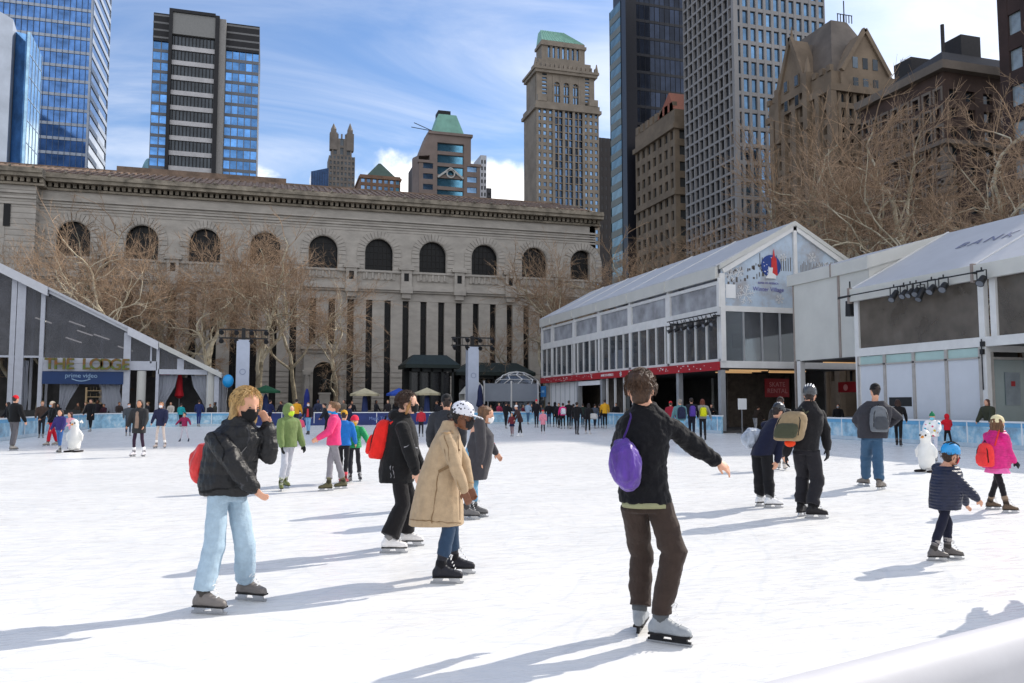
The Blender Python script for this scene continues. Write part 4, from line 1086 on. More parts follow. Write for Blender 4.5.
def pavilion():
    X0, Y0, Y1, XM, XE = 24.9, 41.4, 73.2, 30.0, 35.1
    root = empty('glass_pavilion', 'long two storey glass and white tent pavilion with a snowflake gable', 'pavilion', (X0, Y0, 0)); O = root.location
    ZE, ZR = 9.65, 12.5
    bays = [Y0, 47.75, 53.6, 59.3, 64.7, 70.2, Y1]
    fr = MB(O)
    for i, y in enumerate(bays):
        fr.box(X0-.02, X0+.28, y-.14, y+.14, 4.1, ZE-.5)
        fr.box(XE-.28, XE, y-.14, y+.14, 0, ZE-.5)
        # rafters
        fr.bar((X0+.2, y, ZE-.35), (XM, y, ZR-.35), .22, .3); fr.bar((XM, y, ZR-.35), (XE-.2, y, ZE-.35), .22, .3)
    fr.box(X0-.04, X0+.2, Y0, Y1, 6.72, 7.28)             # white sill beam between storeys
    fr.box(X0, X0+.18, Y0, Y1, ZE-1.1, ZE-.9)
    fr.box(X0-.02, X0+.2, Y0, Y1, 4.08, 4.24)
    fr.box(X0, XE, Y0-.05, Y0+.2, 6.98, 7.3); fr.box(X0, XE, Y0-.03, Y0+.2, 3.72, 4.12)
    fr.bar((XM, Y0-.04, 7.2), (XM, Y0-.04, ZR-.1), .22, .14, up=(0, 1, 0))
    fr.bar((X0, Y0-.04, 8.9), (X0, Y0-.04, 7.2), .24, .14, up=(0, 1, 0))
    fr.build('frame', M_alu, root)
    for y in (Y0+.2, 46.6, 58.9, 64.0, 72.0): MB(O).box(X0, X0+.3, y-.16, y+.16, .1, 3.6).build('column', M_grey_alu, root)
    for y in (52.0, 53.4, 54.9, 56.5, 58.0): MB(O).box(X0+.05, X0+.2, y-.05, y+.05, .1, 3.6).build('shopfront_mullion', M_alu, root)
    MB(O).box(X0+.02, X0+.1, 59.2, 63.8, 3.15, 3.5).build('door_header', M_wht, root)
    pf = MB(O)   # gable edge fascia
    for s, xa, xb in ((1, X0, XM), (-1, XM, XE)):
        za, zb = (ZE, ZR) if s == 1 else (ZR, ZE)
        pf.hexa([(xa, Y0-.16, za-.24), (xb, Y0-.16, zb-.24), (xb, Y0+.3, zb-.24), (xa, Y0+.3, za-.24)], [(xa, Y0-.16, za+.02), (xb, Y0-.16, zb+.02), (xb, Y0+.3, zb+.02), (xa, Y0+.3, za+.02)])
    pf.build('gable_fascia', M_pvc, root)
    # eave fascia in lengths
    for a, b in zip(bays[:-1], bays[1:]):
        mb = MB(O); mb.box(X0-.22, X0-.06, a+.05, b-.02, ZE-.78, ZE-.08); mb.box(X0-.28, X0-.2, a-.03, a+.09, ZE-.7, ZE-.2); mb.build('fascia', M_pvc, root)
    rf = MB(O)
    rf.hexa([(X0-.2, Y0, ZE-.1), (XM, Y0, ZR-.1), (XM, Y1, ZR-.1), (X0-.2, Y1, ZE-.1)], [(X0-.2, Y0, ZE), (XM, Y0, ZR), (XM, Y1, ZR), (X0-.2, Y1, ZE)])
    rf.hexa([(XM, Y0, ZR-.1), (XE+.2, Y0, ZE-.1), (XE+.2, Y1, ZE-.1), (XM, Y1, ZR-.1)], [(XM, Y0, ZR), (XE+.2, Y0, ZE), (XE+.2, Y1, ZE), (XM, Y1, ZR)])
    rfo = rf.build('roof', M_pvcr, root)
    mb = MB(O)
    for y in bays[1:-1]: mb = MB(O); mb.bar((X0-.1, y, ZE+.05), (XM, y, ZR+.03), .14, .05); mb.build('roof_rib', M_alu, rfo)
    # upper vinyl windows
    for a, b in zip(bays[:-1], bays[1:]):
        MB(O).box(X0+.1, X0+.13, a+.3, b-.3, 7.28, ZE-1.1).build('upper_window', M_vinyl, root)
        MB(O).box(X0-.03, X0+.2, a+.14, a+.3, 7.25, ZE-1).build('window_jamb', M_alu, root); MB(O).box(X0-.03, X0+.2, b-.3, b-.14, 7.25, ZE-1).build('window_jamb', M_alu, root)
    # lower glazing: narrow panes between mullions
    y = Y0+.25; n = 24; st = (Y1-Y0-.4)/n; mu = MB(O)
    for k in range(n):
        a = y+st*k; MB(O).box(X0+.06, X0+.085, a+.06, a+st-.06, 4.24, 6.72).build('glass_pane', M_gl, root)
        mu.box(X0-.03, X0+.14, a-.05, a+.05, 4.24, 6.72)
    mu.build('mullions', M_alu, root)
    # end wall panes (towards the camera)
    mu = MB(O)
    for k in range(8):
        a = X0+.3+k*1.22; b = a+1.22
        MB(O).box(a+.07, b-.07, Y0+.03, Y0+.055, 4.12, 6.98).build('end_pane', M_gl, root); mu.box(a-.06, a+.06, Y0-.02, Y0+.14, 4.12, 6.98)
    mu.build('end_mullions', M_grey_alu, root)
    # red band with writing
    bd = MB(O); bd.box(X0-.14, X0-.03, Y0+.05, Y1, 3.58, 4.07); bo = bd.build('red_band', M_red, root)
    text_mesh('BANK OF AMERICA', .27, 'lettering', M_wht, bo, (X0-.15, 57.4, 3.82), (0, -1, 0), (0, 0, 1), .02)
    text_mesh('Winter Village', .44, 'lettering', M_wht, bo, (X0-.15, 52.2, 3.83), (0, -1, 0), (0, 0, 1), .02, bold=.01)
    mb = MB(O); snowflake(mb, (X0-.155, 54.9, 3.83), .2, V((0, 1, 0)), V((0, 0, 1)), V((1, 0, 0)), .04)
    rr = random.Random(3)
    for k in range(60):
        yy = rr.choice([rr.uniform(Y0+.4, 49.3), rr.uniform(60, Y1-.4)]); zz = rr.uniform(3.66, 4.0); s = rr.uniform(.015, .04); mb.box(X0-.153, X0-.141, yy-s*1.6, yy+s*1.6, zz-s, zz+s)
    mb.build('snow_print', M_wht, bo)
    # pale end panel of the band on the gable side, floor slab, ceiling, interior
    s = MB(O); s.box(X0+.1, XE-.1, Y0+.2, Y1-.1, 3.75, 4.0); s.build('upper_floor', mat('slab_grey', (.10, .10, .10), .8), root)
    s = MB(O); s.box(X0+.05, XE, Y0+.1, Y1, -.02, .12); s.build('deck', M_int, root)
    s = MB(O); s.box(XE-.3, XE-.15, Y0+.3, Y1, 4.0, ZE-.6); s.build('upper_back_wall', mat('back_grey', (.22, .22, .23), .8), root); s = MB(O); s.box(XE-.2, XE-.1, Y0+4, Y1, .1, 3.75); s.build('back_wall', M_int, root)
    ib = mat('inner_brown', (.12, .095, .075), .8, .3); MB(O).box(X0+5, XE-.3, Y0+7.5, Y0+7.65, .12, 3.7).build('inner_wall', ib, root); MB(O).box(X0+2.4, X0+2.6, 60.0, Y1, .1, 3.7).build('inner_wall', ib, root)
    s = MB(O); s.box(X0+.35, X0+.45, 64.0, 71.8, .12, 3.55); pw = s.build('white_door_panels', M_wht, root)
    g = MB(O)
    for k in range(7): g.box(X0+.32, X0+.36, 64.2+1.2*k, 64.25+1.2*k, .12, 3.5)
    g.build('panel_joint', M_grey_alu, pw)
    # upper interior partition and screens seen through the glass
    s = MB(O); s.box(X0+3.2, X0+3.3, Y0+.6, Y0+11, 4.0, 6.7); s.build('partition', mat('partition', (.42, .40, .36), .8, .1), root)
    for yy in (44.1, 48.6):
        MB(O).box(X0+2.9, X0+3.0, yy-.75, yy+.75, 5.1, 6.0).build('wall_screen', M_black, root)
    # strip lamps in the ceiling of the open ground floor
    for k, (xa, yy) in enumerate(((26.2, 42.6), (26.8, 44.2), (29.3, 43.2), (27.3, 46.0), (30.5, 45.0))):
        MB(O).box(xa, xa+2.6, yy, yy+.07, 3.62, 3.68).build('strip_lamp', M_warm, root)
    # gable print: triangle left and right of the middle post
    gm = panel_mat('gable_print', srgb(176, 192, 208), srgb(150, 140, 135), srgb(188, 202, 216), .55)
    y = Y0+.02
    zl = lambda x: ZE-.22+(ZR-ZE)*(x-X0)/(XM-X0)
    g = MB(O); g.prism([(X0+.12, y, 7.3), (XM-.12, y, 7.3), (XM-.12, y, zl(XM-.12)), (X0+.12, y, zl(X0+.12))], (0, .05, 0)); g1 = g.build('gable_panel', gm, root)
    g = MB(O); g.prism([(XM+.12, y, 7.3), (XE-.12, y, 7.3), (XE-.12, y, ZE-.2), (XM+.12, y, zl(XM-.12))], (0, .05, 0)); g2 = g.build('gable_panel', gm, root)
    sf = MB(O); U, W, Nn = V((1, 0, 0)), V((0, 0, 1)), V((0, 1, 0))
    for x, z, R in ((26.6, 8.0, .62), (25.6, 9.1, .4), (26.2, 9.3, .33), (28.9, 7.8, .3), (25.5, 8.3, .28), (29.2, 10.3, .25)): sf = MB(O); snowflake(sf, (x, y-.02, z), R, U, W, Nn, .035); sf.build('snowflake', M_wht, g1)
    MB(O).box(25.3, 25.95, y-.03, y-.01, 7.75, 8.55).build('white_patch', M_wht, g1)
    sf = MB(O)
    for x, z, R in ((32.0, 9.6, .6), (33.2, 9.4, .4), (31.2, 10.4, .3), (31.0, 8.6, .3)): sf = MB(O); snowflake(sf, (x, y-.02, z), R, U, W, Nn, .035); sf.build('snowflake', M_wht, g2)
    # little dark figures and skyline in the print
    rr = random.Random(5); dk = MB(O)
    for k in range(34):
        x = rr.uniform(25.4, 28.2); z = 8.9+(x-25.4)*.28+rr.uniform(-.55, .3); h = rr.uniform(.1, .3); dk.box(x, x+rr.uniform(.04, .13), y-.016, y-.006, z, z+h)
    for k in range(16):
        x = 27.6+k*.16; z = 9.9+rr.uniform(-.1, .6); dk.box(x, x+.05, y-.012, y-.004, 9.5, z) if x < 29.7 else None
    dk.build('crowd_print', mat('print_dark', (.10, .085, .08), .6), g1)
    dk = MB(O)
    for k in range(26):
        x = 30.4+k*.1; z = 9.9+rr.uniform(-.1, .35); dk.box(x, x+.05, y-.012, y-.004, 9.35, z)
    dk.build('skyline_print', mat('print_grey', (.25, .23, .22), .6), g2)
    # round emblem: blue disc, red tower, white skate
    cx, cz, R = 28.35, 9.75, .66; n = 28
    d = MB(O); d.prism([(cx+R*cos(2*pi*k/n), y-.05, cz+R*sin(2*pi*k/n)) for k in range(n)], (0, .03, 0)); em = d.build('emblem', mat('emblem_blue', srgb(25, 60, 135), .5), root)
    d = MB(O); d.prism([(cx-.02, y-.07, cz-.55), (cx+.42, y-.07, cz-.55), (cx+.36, y-.07, cz+.45), (cx+.26, y-.07, cz+.55), (cx+.2, y-.07, cz+1.02), (cx+.12, y-.07, cz+.55), (cx+.02, y-.07, cz+.45)], (0, .03, 0)); d.build('emblem_tower', mat('emblem_red', srgb(200, 40, 40), .5), em)
    d = MB(O); d.prism([(cx-.42, y-.08, cz-.75), (cx+.3, y-.08, cz-.75), (cx+.3, y-.08, cz-.55), (cx+.05, y-.08, cz-.4), (cx+.1, y-.08, cz-.1), (cx-.2, y-.08, cz-.1), (cx-.2, y-.08, cz-.45)], (0, .03, 0))
    for k in range(14): a = rr.uniform(0, 6.28); q = rr.uniform(.1, .65); d.box(cx-.1+q*cos(a), cx-.05+q*cos(a), y-.055, y-.05, cz+q*sin(a), cz+.05+q*sin(a))
    d.build('emblem_skate', M_wht, em)
    mt = mat('print_purple', srgb(95, 90, 160), .5)
    text_mesh('Winter Village', .36, 'lettering', mt, g1, (28.15, y-.02, 8.35), (1, 0, 0), (0, 0, 1), .01)
    text_mesh('BANK OF AMERICA', .16, 'lettering', mt, g1, (28.15, y-.02, 8.72), (1, 0, 0), (0, 0, 1), .01)
    # red round sign and second sign inside the open ground floor, blue sign at far end
    for (x0, x1, yy, z0, z1, txt, lab) in ((31.2, 33.0, 46.5, 2.1, 3.3, 'SKATE\nRENTAL', 'red skate rental sign hanging inside the open ground floor'),):
        rs = empty('hanging_sign', lab, 'sign', ((x0+x1)/2, yy, z0)); MB(rs.location).box(x0, x1, yy, yy+.06, z0, z1).build('board', M_red, rs)
        text_mesh(txt, .42, 'lettering', mat('sign_pink', srgb(225, 150, 150), .5), rs, ((x0+x1)/2, yy-.01, (z0+z1)/2), (1, 0, 0), (0, 0, 1), .01)
        mb = MB(rs.location); mb.bar((x0+.3, yy+.03, z1), (x0+.3, yy+.03, 3.75), .02, .02); mb.bar((x1-.3, yy+.03, z1), (x1-.3, yy+.03, 3.75), .02, .02); mb.build('hanger', M_black, rs)
    bs = empty('blue_sign', 'small square blue sign at the far end of the pavilion', 'sign', (X0-.2, 72.3, 2.2)); MB(bs.location).box(X0-.2, X0-.12, 71.6, 72.9, 2.3, 3.3).build('board', mat('sign_blue', srgb(40, 120, 185), .5), bs)
    MB(bs.location).box(X0-.215, X0-.2, 71.9, 72.6, 2.7, 2.9).build('lettering', mat('sign_pale', srgb(150, 195, 225), .5), bs)
pavilion()
def side_truss():
    root = empty('lighting_truss', 'black lighting bar with hanging lamps on the pavilion corner', 'lighting truss', (24.4, 43.5, 6.7)); O = root.location
    mb = MB(O)
    for z in (6.55, 6.85): mb.bar((24.45, 41.0, z), (24.45, 47.0, z), .06, .06)
    for k in range(12): mb.bar((24.45, 41+.5*k, 6.55), (24.45, 41.25+.5*k, 6.85), .03, .03)
    mb.bar((24.45, 41.4, 6.7), (25, 41.4, 6.7), .08, .08); mb.bar((24.45, 46.6, 6.7), (25, 46.6, 6.7), .08, .08)
    mb.build('bar', M_black, root)
    for k in range(7):
        y = 41.2+k*.86; spotlight(['outermost lamp by the gable corner on the pavilion truss', 'second lamp from the gable corner on the pavilion truss', 'third lamp from the gable corner on the pavilion truss', 'middle lamp on the pavilion truss', 'third lamp from the far end of the pavilion truss', 'second lamp from the far end of the pavilion truss', 'last lamp at the far end of the pavilion truss'][k], (24.35, y, 6.25), (-.8, -.2+.08*k, -.4), r=.13, l=.4)
side_truss()

def white_box():
    X0, XE, Y0, Y1 = 28.0, 37.0, 32.0, 38.9
    root = empty('white_tent_annex', 'plain cream white tent wall joining the pavilion and the low tent', 'tent', (X0, Y0, 0)); O = root.location
    z0 = 4.0
    p = MB(O); p.box(X0, X0+.06, Y0+.9, Y1-.05, z0, 8.3); p.prism([(X0, Y0+.88, 6.9), (33, Y0+.88, 9.0), (33, Y0+.88, 9.8), (X0, Y0+.88, 8.3)], (0, .03, 0)); p.build('side_wall', M_pvc, root)
    p = MB(O); p.box(X0-.12, X0+.04, Y0+.86, Y1+.35, 8.2, 8.82); q = [(X0-.12, 8.82), (33.0, 10.3)]; p.hexa([(q[0][0], Y0+.80, 8.22), (33, Y0+.80, 9.72), (33, Y0+.86, 9.72), (q[0][0], Y0+.86, 8.22)], [(q[0][0], Y0+.80, 8.84), (33, Y0+.80, 10.32), (33, Y0+.86, 10.32), (q[0][0], Y0+.86, 8.84)]); p.build('fascia', M_pvc, root)
    p = MB(O); p.box(X0-.14, X0-.1, 35.5, 35.6, 8.2, 8.88); p.box(X0-.04, X0, 35.0, 35.16, z0, 8.2); p.box(X0-.03, X0+.1, Y1-.1, Y1, 0, 8.25); p.build('seam', mat('joint_brown', (.30, .25, .22), .7), root)
    p = MB(O); p.hexa([(X0-.1, Y0+.9, 8.7), (33, Y0+.9, 10.2), (33, Y1+.3, 10.2), (X0-.1, Y1+.3, 8.7)], [(X0-.1, Y0+.9, 8.78), (33, Y0+.9, 10.28), (33, Y1+.3, 10.28), (X0-.1, Y1+.3, 8.78)]); p.build('roof', M_pvcr, root)
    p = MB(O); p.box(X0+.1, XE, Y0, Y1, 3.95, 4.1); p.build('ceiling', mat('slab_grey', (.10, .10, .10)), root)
    p = MB(O); p.box(X0+.02, X0+.3, 32.9, 33.2, 3.55, 4.1); p.box(X0, X0+.3, 38.4, 38.7, 0, 4.05); p.build('post', M_alu, root)
    ig = mat('inner_grey', (.13, .125, .12), .8, .2); MB(O).box(X0+6.5, X0+6.6, Y0, 41, 0, 4.0).build('inner_wall', ig, root); MB(O).box(X0+.5, X0+6.4, Y0+.1, Y0+.2, 0, 4).build('inner_wall', ig, root)
    g = MB(O)
    for k in range(5): g.box(X0+6.42, X0+6.5, 34+1.4*k, 34.08+1.4*k, 0, 4)
    g.build('wall_joint', M_black, root)
    for (xa, yy) in ((28.6, 37.2), (29.8, 35.6)): MB(O).box(xa, xa+2.4, yy, yy+.07, 3.85, 3.9).build('strip_lamp', M_warm, root)
    rs = empty('red_wall_sign', 'long red sign with a round logo on the inner wall by the white tent', 'sign', (33.9, 38.2, 2.2))
    # sign faces the rink on the inner wall
    a = hitX(838, 383, 34.35); b = hitX(861, 392, 34.35)
    MB(rs.location).box(34.35, 34.42, b.y-1.0, a.y, b.z, a.z+.05).build('board', M_red, rs)
    m = MB(rs.location); n = 14; c = V((34.33, a.y-.7, (a.z+b.z)/2)); m.prism([c+V((0, .2*cos(2*pi*k/n), .2*sin(2*pi*k/n))) for k in range(n)], (.02, 0, 0)); m.build('logo', mat('sign_pink', srgb(225, 150, 150)), rs)
white_box()

def low_tent():
    X0, XR, XE, Y0, Y1 = 27.0, 32.8, 38.6, 14.0, 32.8
    root = empty('low_white_tent', 'low white tent with large roof lettering and spotlights under its eave', 'tent', (X0, Y1, 0)); O = root.location
    ZE, ZR = 7.15, 10.25
    YC = 25.5
    rf = MB(O)
    rf.hexa([(X0-.15, Y0, ZE-.08), (XR, Y0, ZR-.08), (XR, Y1, ZR-.08), (X0-.15, Y1, ZE-.08)], [(X0-.15, Y0, ZE), (XR, Y0, ZR), (XR, Y1, ZR), (X0-.15, Y1, ZE)])
    rf.hexa([(XR, Y0, ZR-.08), (XE, Y0, ZE-.08), (XE, Y1, ZE-.08), (XR, Y1, ZR-.08)], [(XR, Y0, ZR), (XE, Y0, ZE), (XE, Y1, ZE), (XR, Y1, ZR)])
    r = rf.build('roof', M_pvcr, root)
    sl = V((XR-X0+.15, 0, ZR-ZE)).normalized()
    mb = MB(O)
    for y in (Y1-.04, YC+.1, 20.5): mb = MB(O); mb.bar((X0-.1, y, ZE+.04), (XR, y, ZR+.04), .12, .05); mb.build('roof_rib', M_alu, r)
    # lettering on the roof slope
    nrm = V((0, -1, 0)).cross(sl)
    rr_ = ray(958, 247); a = (ZR-ZE)/(XR-X0+.15)
    t = (ZE-a*(X0-.15)-EYE)/(rr_.z-a*rr_.x); pt = V((0, 0, EYE))+rr_*t+V((0, 0, .03))
    text_mesh('BANK OF AMERICA', .95, 'lettering', mat('roof_ink', srgb(120, 125, 150), .6), r, pt, (0, -1, 0), sl, .01, center=False, spacing=1.35)
    for a_, b_ in ((YC+.15, Y1), (20.5, YC+.05), (Y0, 20.45)):
        MB(O).box(X0-.26, X0-.12, a_, b_, ZE-.62, ZE-.02).build('fascia', M_pvc, root)
    for y in (Y1, YC+.1): MB(O).box(X0-.3, X0-.1, y-.05, y+.07, ZE-.7, ZE+.05).build('fascia_joint', mat('joint_brown', (.30, .25, .22)), root)
    fr = MB(O)
    for y in (Y1-.15, YC+.0, YC-.55, 20.5, Y0): fr.box(X0, X0+.22, y-.14, y+.14, 0 if y > YC-.2 else 4.1, ZE-.5)
    fr.box(X0-.02, X0+.16, Y0, Y1, 3.9, 4.28); fr.box(X0, X0+.14, Y0, Y1, ZE-.6, ZE-.4)
    fr.box(X0+.2, XR+2, YC-.08, YC+.08, 3.7, 3.95)
    fr.build('frame', M_alu, root)
    for a_, b_ in ((YC+.2, Y1-.35), (20.7, YC-.75), (Y0, 20.3)):
        MB(O).box(X0+.05, X0+.075, a_, b_, 4.28, ZE-.6).build('vinyl_window', clear_glass('brown_vinyl', (.40, .36, .31), .12, .42, (.7, .7, .72), .5, (.22, .19, .16)), root)
    # soffit and floor
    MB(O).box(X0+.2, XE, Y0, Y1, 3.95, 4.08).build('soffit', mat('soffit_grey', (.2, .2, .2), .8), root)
    MB(O).box(X0+.1, XE, Y0, Y1, -.02, .1).build('deck', M_int, root)
    # lower wall of white panels with mint header
    ys = [YC+.15, 27.35, 29.15, 30.9, Y1-.2]
    mint = mat('mint_glass', (.42, .58, .55), .2, .08, .5, spec=.8)
    for k, (a_, b_) in enumerate(zip(ys[:-1], ys[1:])):
        MB(O).box(X0+.06, X0+.1, a_+.07, b_-.07, 3.5, 3.88).build('header_pane', mint, root)
        MB(O).box(X0+.04, X0+.09, a_+.07, b_-.07, (.1 if k != 2 else .1), 3.45).build('wall_panel', mat('wall_panel', (.62, .64, .68), .5, .04, .6), root)
    m = MB(O)
    for y in ys: m.box(X0-.02, X0+.16, y-.07, y+.07, 0, 3.9)
    m.box(X0-.02, X0+.15, ys[0], ys[-1], 3.44, 3.51); m.build('wall_post', mat('post_beige', (.42, .39, .36), .6, .1), root)
    MB(O).box(X0+.025, X0+.045, 29.35, 30.7, 1.55, 1.95).build('serving_hatch', M_black, root)
    # porch wall facing the camera, with glass panels and a poster
    m = MB(O)
    for x in (27.25, 29.1, 29.9, 32.6): m.box(x, x+.16, YC-.1, YC+.1, 0, 3.7)
    m.box(27.2, 34, YC-.09, YC+.09, 3.4, 3.5); m.build('porch_frame', mat('post_beige', (.42, .39, .36)), root)
    g = MB(O); g.box(27.42, 29.08, YC-.02, YC+.02, .1, 3.4); g.build('porch_glass', mat('porch_mint', (.16, .22, .22), .2, .1, .5, spec=.8), root)
    MB(O).box(28.0, 28.75, YC-.05, YC-.03, 1.6, 2.9).build('notice', mat('notice_grey', (.26, .3, .33), .5), root)
    MB(O).box(28.28, 28.48, YC-.065, YC-.055, 2.35, 2.55).build('notice_spot', M_red, root)
    MB(O).box(29.3, 40, YC+.4, YC+.5, .1, 3.9).build('inner_wall', M_wood, root)
    ps = empty('blue_poster', 'tall blue poster with a white bag symbol and lettering in the porch', 'poster', (30.0, YC-.2, 1.6))
    bl = mat('poster_blue', srgb(22, 78, 150), .5, .06, .7)
    MB(ps.location).box(30.05, 32.3, YC-.25, YC-.2, 1.7, 3.35).build('sheet', bl, ps)
    m = MB(ps.location); m.box(30.75, 31.6, YC-.27, YC-.252, 2.65, 3.05); m.box(30.95, 31.02, YC-.27, YC-.252, 3.05, 3.2); m.box(31.33, 31.4, YC-.27, YC-.252, 3.05, 3.2); m.box(30.95, 31.4, YC-.27, YC-.252, 3.2, 3.26); m.build('bag_symbol', M_wht, ps)
    text_mesh('BAG\nCHECK', .42, 'lettering', M_wht, ps, (31.15, YC-.26, 2.2), (1, 0, 0), (0, 0, 1), .01, bold=.008)
    # cable box on the corner post
    m = MB(O); m.box(X0-.12, X0-.02, YC-.1, YC+.05, 3.6, 3.8); m.box(X0-.12, X0-.02, YC-.14, YC+.02, 3.9, 4.1); m.bar((X0-.06, YC+.0, 4.2), (X0-.06, YC, 2.2), .03, .03); m.build('cable_box', M_black, root)
low_tent()
def front_spots():
    X = 26.45
    bar = empty('lamp_bar', 'thin black bar carrying spotlights below the low tent eave', 'lamp bar', (X, 29, 6.75)); MB(bar.location).bar((X, 24.8, 6.78), (X, 33.2, 6.78), .05, .05).build('bar', M_black, bar)
    m = MB(bar.location)
    for y in (25.4, 29.2, 32.7): m.bar((X, y, 6.78), (27, y, 6.78), .05, .05)
    m.build('bracket', M_black, bar)
    L_ = ['long black floodlight at the far end of the low tent lamp bar', 'small black lamp second from the far end of the low tent bar', 'small black lamp beside a tilted projector on the low tent bar', 'silver faced lamp left of the downward projector', 'black projector tilted down in the middle of the low tent bar', 'silver faced lamp right of the downward projector', 'larger round lamp before the roof joint of the low tent', 'outermost round lamp past the corner post of the low tent']
    for k, px in enumerate((894, 904, 910.5, 916.5, 921, 932, 944, 982.5)):
        y = hitX(px, 295, X).y
        spotlight(L_[k], (X, y, 6.42 if k != 4 else 6.3), (-.7, -.25+.1*(k % 3), -.65-.3*(k == 4)), r=.15+.02*(k > 4), l=.42+.25*(k in (0, 4)))
    p = hitX(850.5, 308, 27.1)
    sp = empty('speaker', 'slim black speaker hanging on a bracket beside the cream tent wall', 'speaker', p); O = sp.location
    m = MB(O); m.hexa([(p.x-.2, p.y-.2, p.z-.4), (p.x+.15, p.y-.25, p.z-.4), (p.x+.2, p.y+.15, p.z-.4), (p.x-.15, p.y+.2, p.z-.4)], [(p.x-.17, p.y-.15, p.z+.35), (p.x+.15, p.y-.2, p.z+.35), (p.x+.2, p.y+.15, p.z+.35), (p.x-.12, p.y+.2, p.z+.35)]); m.build('cabinet', M_black, sp)
    m = MB(O); m.bar((p.x, p.y+.9, p.z+.55), (p.x, p.y-1.2, p.z+.62), .05, .05); m.bar((p.x, p.y, p.z+.3), (p.x, p.y, p.z+1.3), .05, .05); m.bar((p.x, p.y, p.z+.55), (p.x+.9, p.y, p.z+.55), .05, .05); m.build('bracket', M_black, sp)
front_spots()

def lodge():
    Y = 69.0; root = empty('lodge_tent', 'sloping glass fronted lodge tent with green and red letters over a blue banner', 'tent', (-10, Y, 0)); O = root.location
    sl = (11.99-3.95)/(-19.16+3.32); zr = lambda x: 3.95+sl*(x+3.32)      # roof line
    XR, XL, YB = -3.32, -23.0, 88.0
    rf = MB(O)
    rf.hexa([(XL, Y-.5, zr(XL)-.05), (XR, Y-.5, zr(XR)-.05), (XR, YB, zr(XR)-.05), (XL, YB, zr(XL)-.05)], [(XL, Y-.5, zr(XL)+.1), (XR, Y-.5, zr(XR)+.1), (XR, YB, zr(XR)+.1), (XL, YB, zr(XL)+.1)])
    rf.hexa([(-40, Y-.5, 6.5), (XL-.01, Y-.5, zr(XL)-.05), (XL-.01, YB, zr(XL)-.05), (-40, YB, 6.5)], [(-40, Y-.5, 6.65), (XL-.01, Y-.5, zr(XL)+.1), (XL-.01, YB, zr(XL)+.1), (-40, YB, 6.65)])
    rf.build('roof', M_pvcr, root)
    fa = MB(O)
    def seg(x0, x1, h, d):
        fa.hexa([(x0, Y-d, zr(x0)-h), (x1, Y-d, zr(x1)-h), (x1, Y-.05, zr(x1)-h), (x0, Y-.05, zr(x0)-h)], [(x0, Y-d, zr(x0)+.15), (x1, Y-d, zr(x1)+.15), (x1, Y-.05, zr(x1)+.15), (x0, Y-.05, zr(x0)+.15)])
    seg(XL, -15.8, .55, .6); seg(-15.75, -10.25, .30, .3); seg(-10.2, -8.0, .5, .62); fa.build('fascia', mat('lodge_fascia', (.62, .63, .67), .5, .05), root); fa = MB(O); seg(-7.95, XR, .26, .62); fa.build('canopy_fascia', M_pvc, root)  # whiter cloth on the right end puts its lit look into the colour
    fr = MB(O)
    def post(x, w, z0=0, d=.3, zt=None): fr.box(x-w/2, x+w/2, Y-d/2, Y+d/2, z0, (zt or zr(x+w/2)-.2))
    post(-19.6, .3); post(-18.1, .35); post(-17.6, .55); post(-16.15, .28); post(-10.25, .5); post(-8.55, .12, 4.8); post(-8.05, .22); post(-6.4, .5, 4.35, .2); post(-3.7, .35, 0); post(-4.3, .2)
    fr.box(-20, -16.2, Y-.1, Y+.1, 5.1, 5.25)
    fr.box(-16.1, -10.46, Y-.12, Y+.1, 4.72, 5.12)
    fr.box(-16.1, -10.45, Y-.1, Y+.1, 4.12, 4.71)
    fr.box(-10.0, -8.1, Y-.15, Y+.1, 4.25, 4.95); fr.box(-8.0, -3.6, Y-.15, Y+.1, 3.95, 4.35)
    for y in (Y+5, Y+10, Y+15):   # inner rafters and posts
        fr.bar((XL, y, zr(XL)-.3), (XR, y, zr(XR)-.3), .2, .25, up=(0, 0, 1))
        for x in (-18, -12.9, -8, -3.7): fr.box(x-.1, x+.1, y-.1, y+.1, 0, zr(x)-.3)
    fr.build('frame', mat('lodge_frame', (.50, .52, .58), .5, .06), root)
    # glazed fields
    def field(x0, x1, z0, top=.25):
        m = MB(O); m.prism([(x0, Y+.02, z0), (x1, Y+.02, z0), (x1, Y+.02, max(z0+.01, zr(x1)-top)), (x0, Y+.02, zr(x0)-top)], (0, .02, 0)); m.build('glazed_field', clear_glass('lodge_vinyl', (.42, .42, .45), .08, .35, (.6, .62, .66), .16, (.34, .34, .38)), root)
    field(-22.5, -19.8, 5.2); field(-19.4, -18.3, 5.2); field(-15.95, -10.5, 5.15); field(-10.0, -8.6, 4.95); field(-8.5, -8.15, 4.95); field(-7.9, -6.6, 4.35); field(-6.1, -4.2, 4.35)
    field(-17.3, -16.3, 5.2)
    m = MB(O); m.box(-39.9, -9, YB-.3, YB, 0, 6.4); m.box(-9, XR+.1, YB-.3, YB, 0, 3.8); m.build('back_wall', M_int, root)
    m = MB(O); m.prism([(-23, YB-.4, 6.5), (-12, YB-.4, 6.5), (-12, YB-.4, 7.6), (-23, YB-.4, 13.2)], (0, .1, 0)); m.build('rear_gable', M_int, root)
    MB(O).box(-39.9, XR, Y-1, YB, -.02, .12).build('deck', M_int, root)
    MB(O).prism([(-13.2, Y+6, .1), (-4.5, Y+6, .1), (-4.5, Y+6, 3.9), (-9.6, Y+6, 3.9), (-9.6, Y+6, 6.5), (-13.2, Y+6, 8.4)], (0, .2, 0)).build('inner_wall', M_int, root)
    MB(O).box(-16.8, -13.0, Y+7, Y+7.2, .1, 5).build('inner_wall', M_int, root)
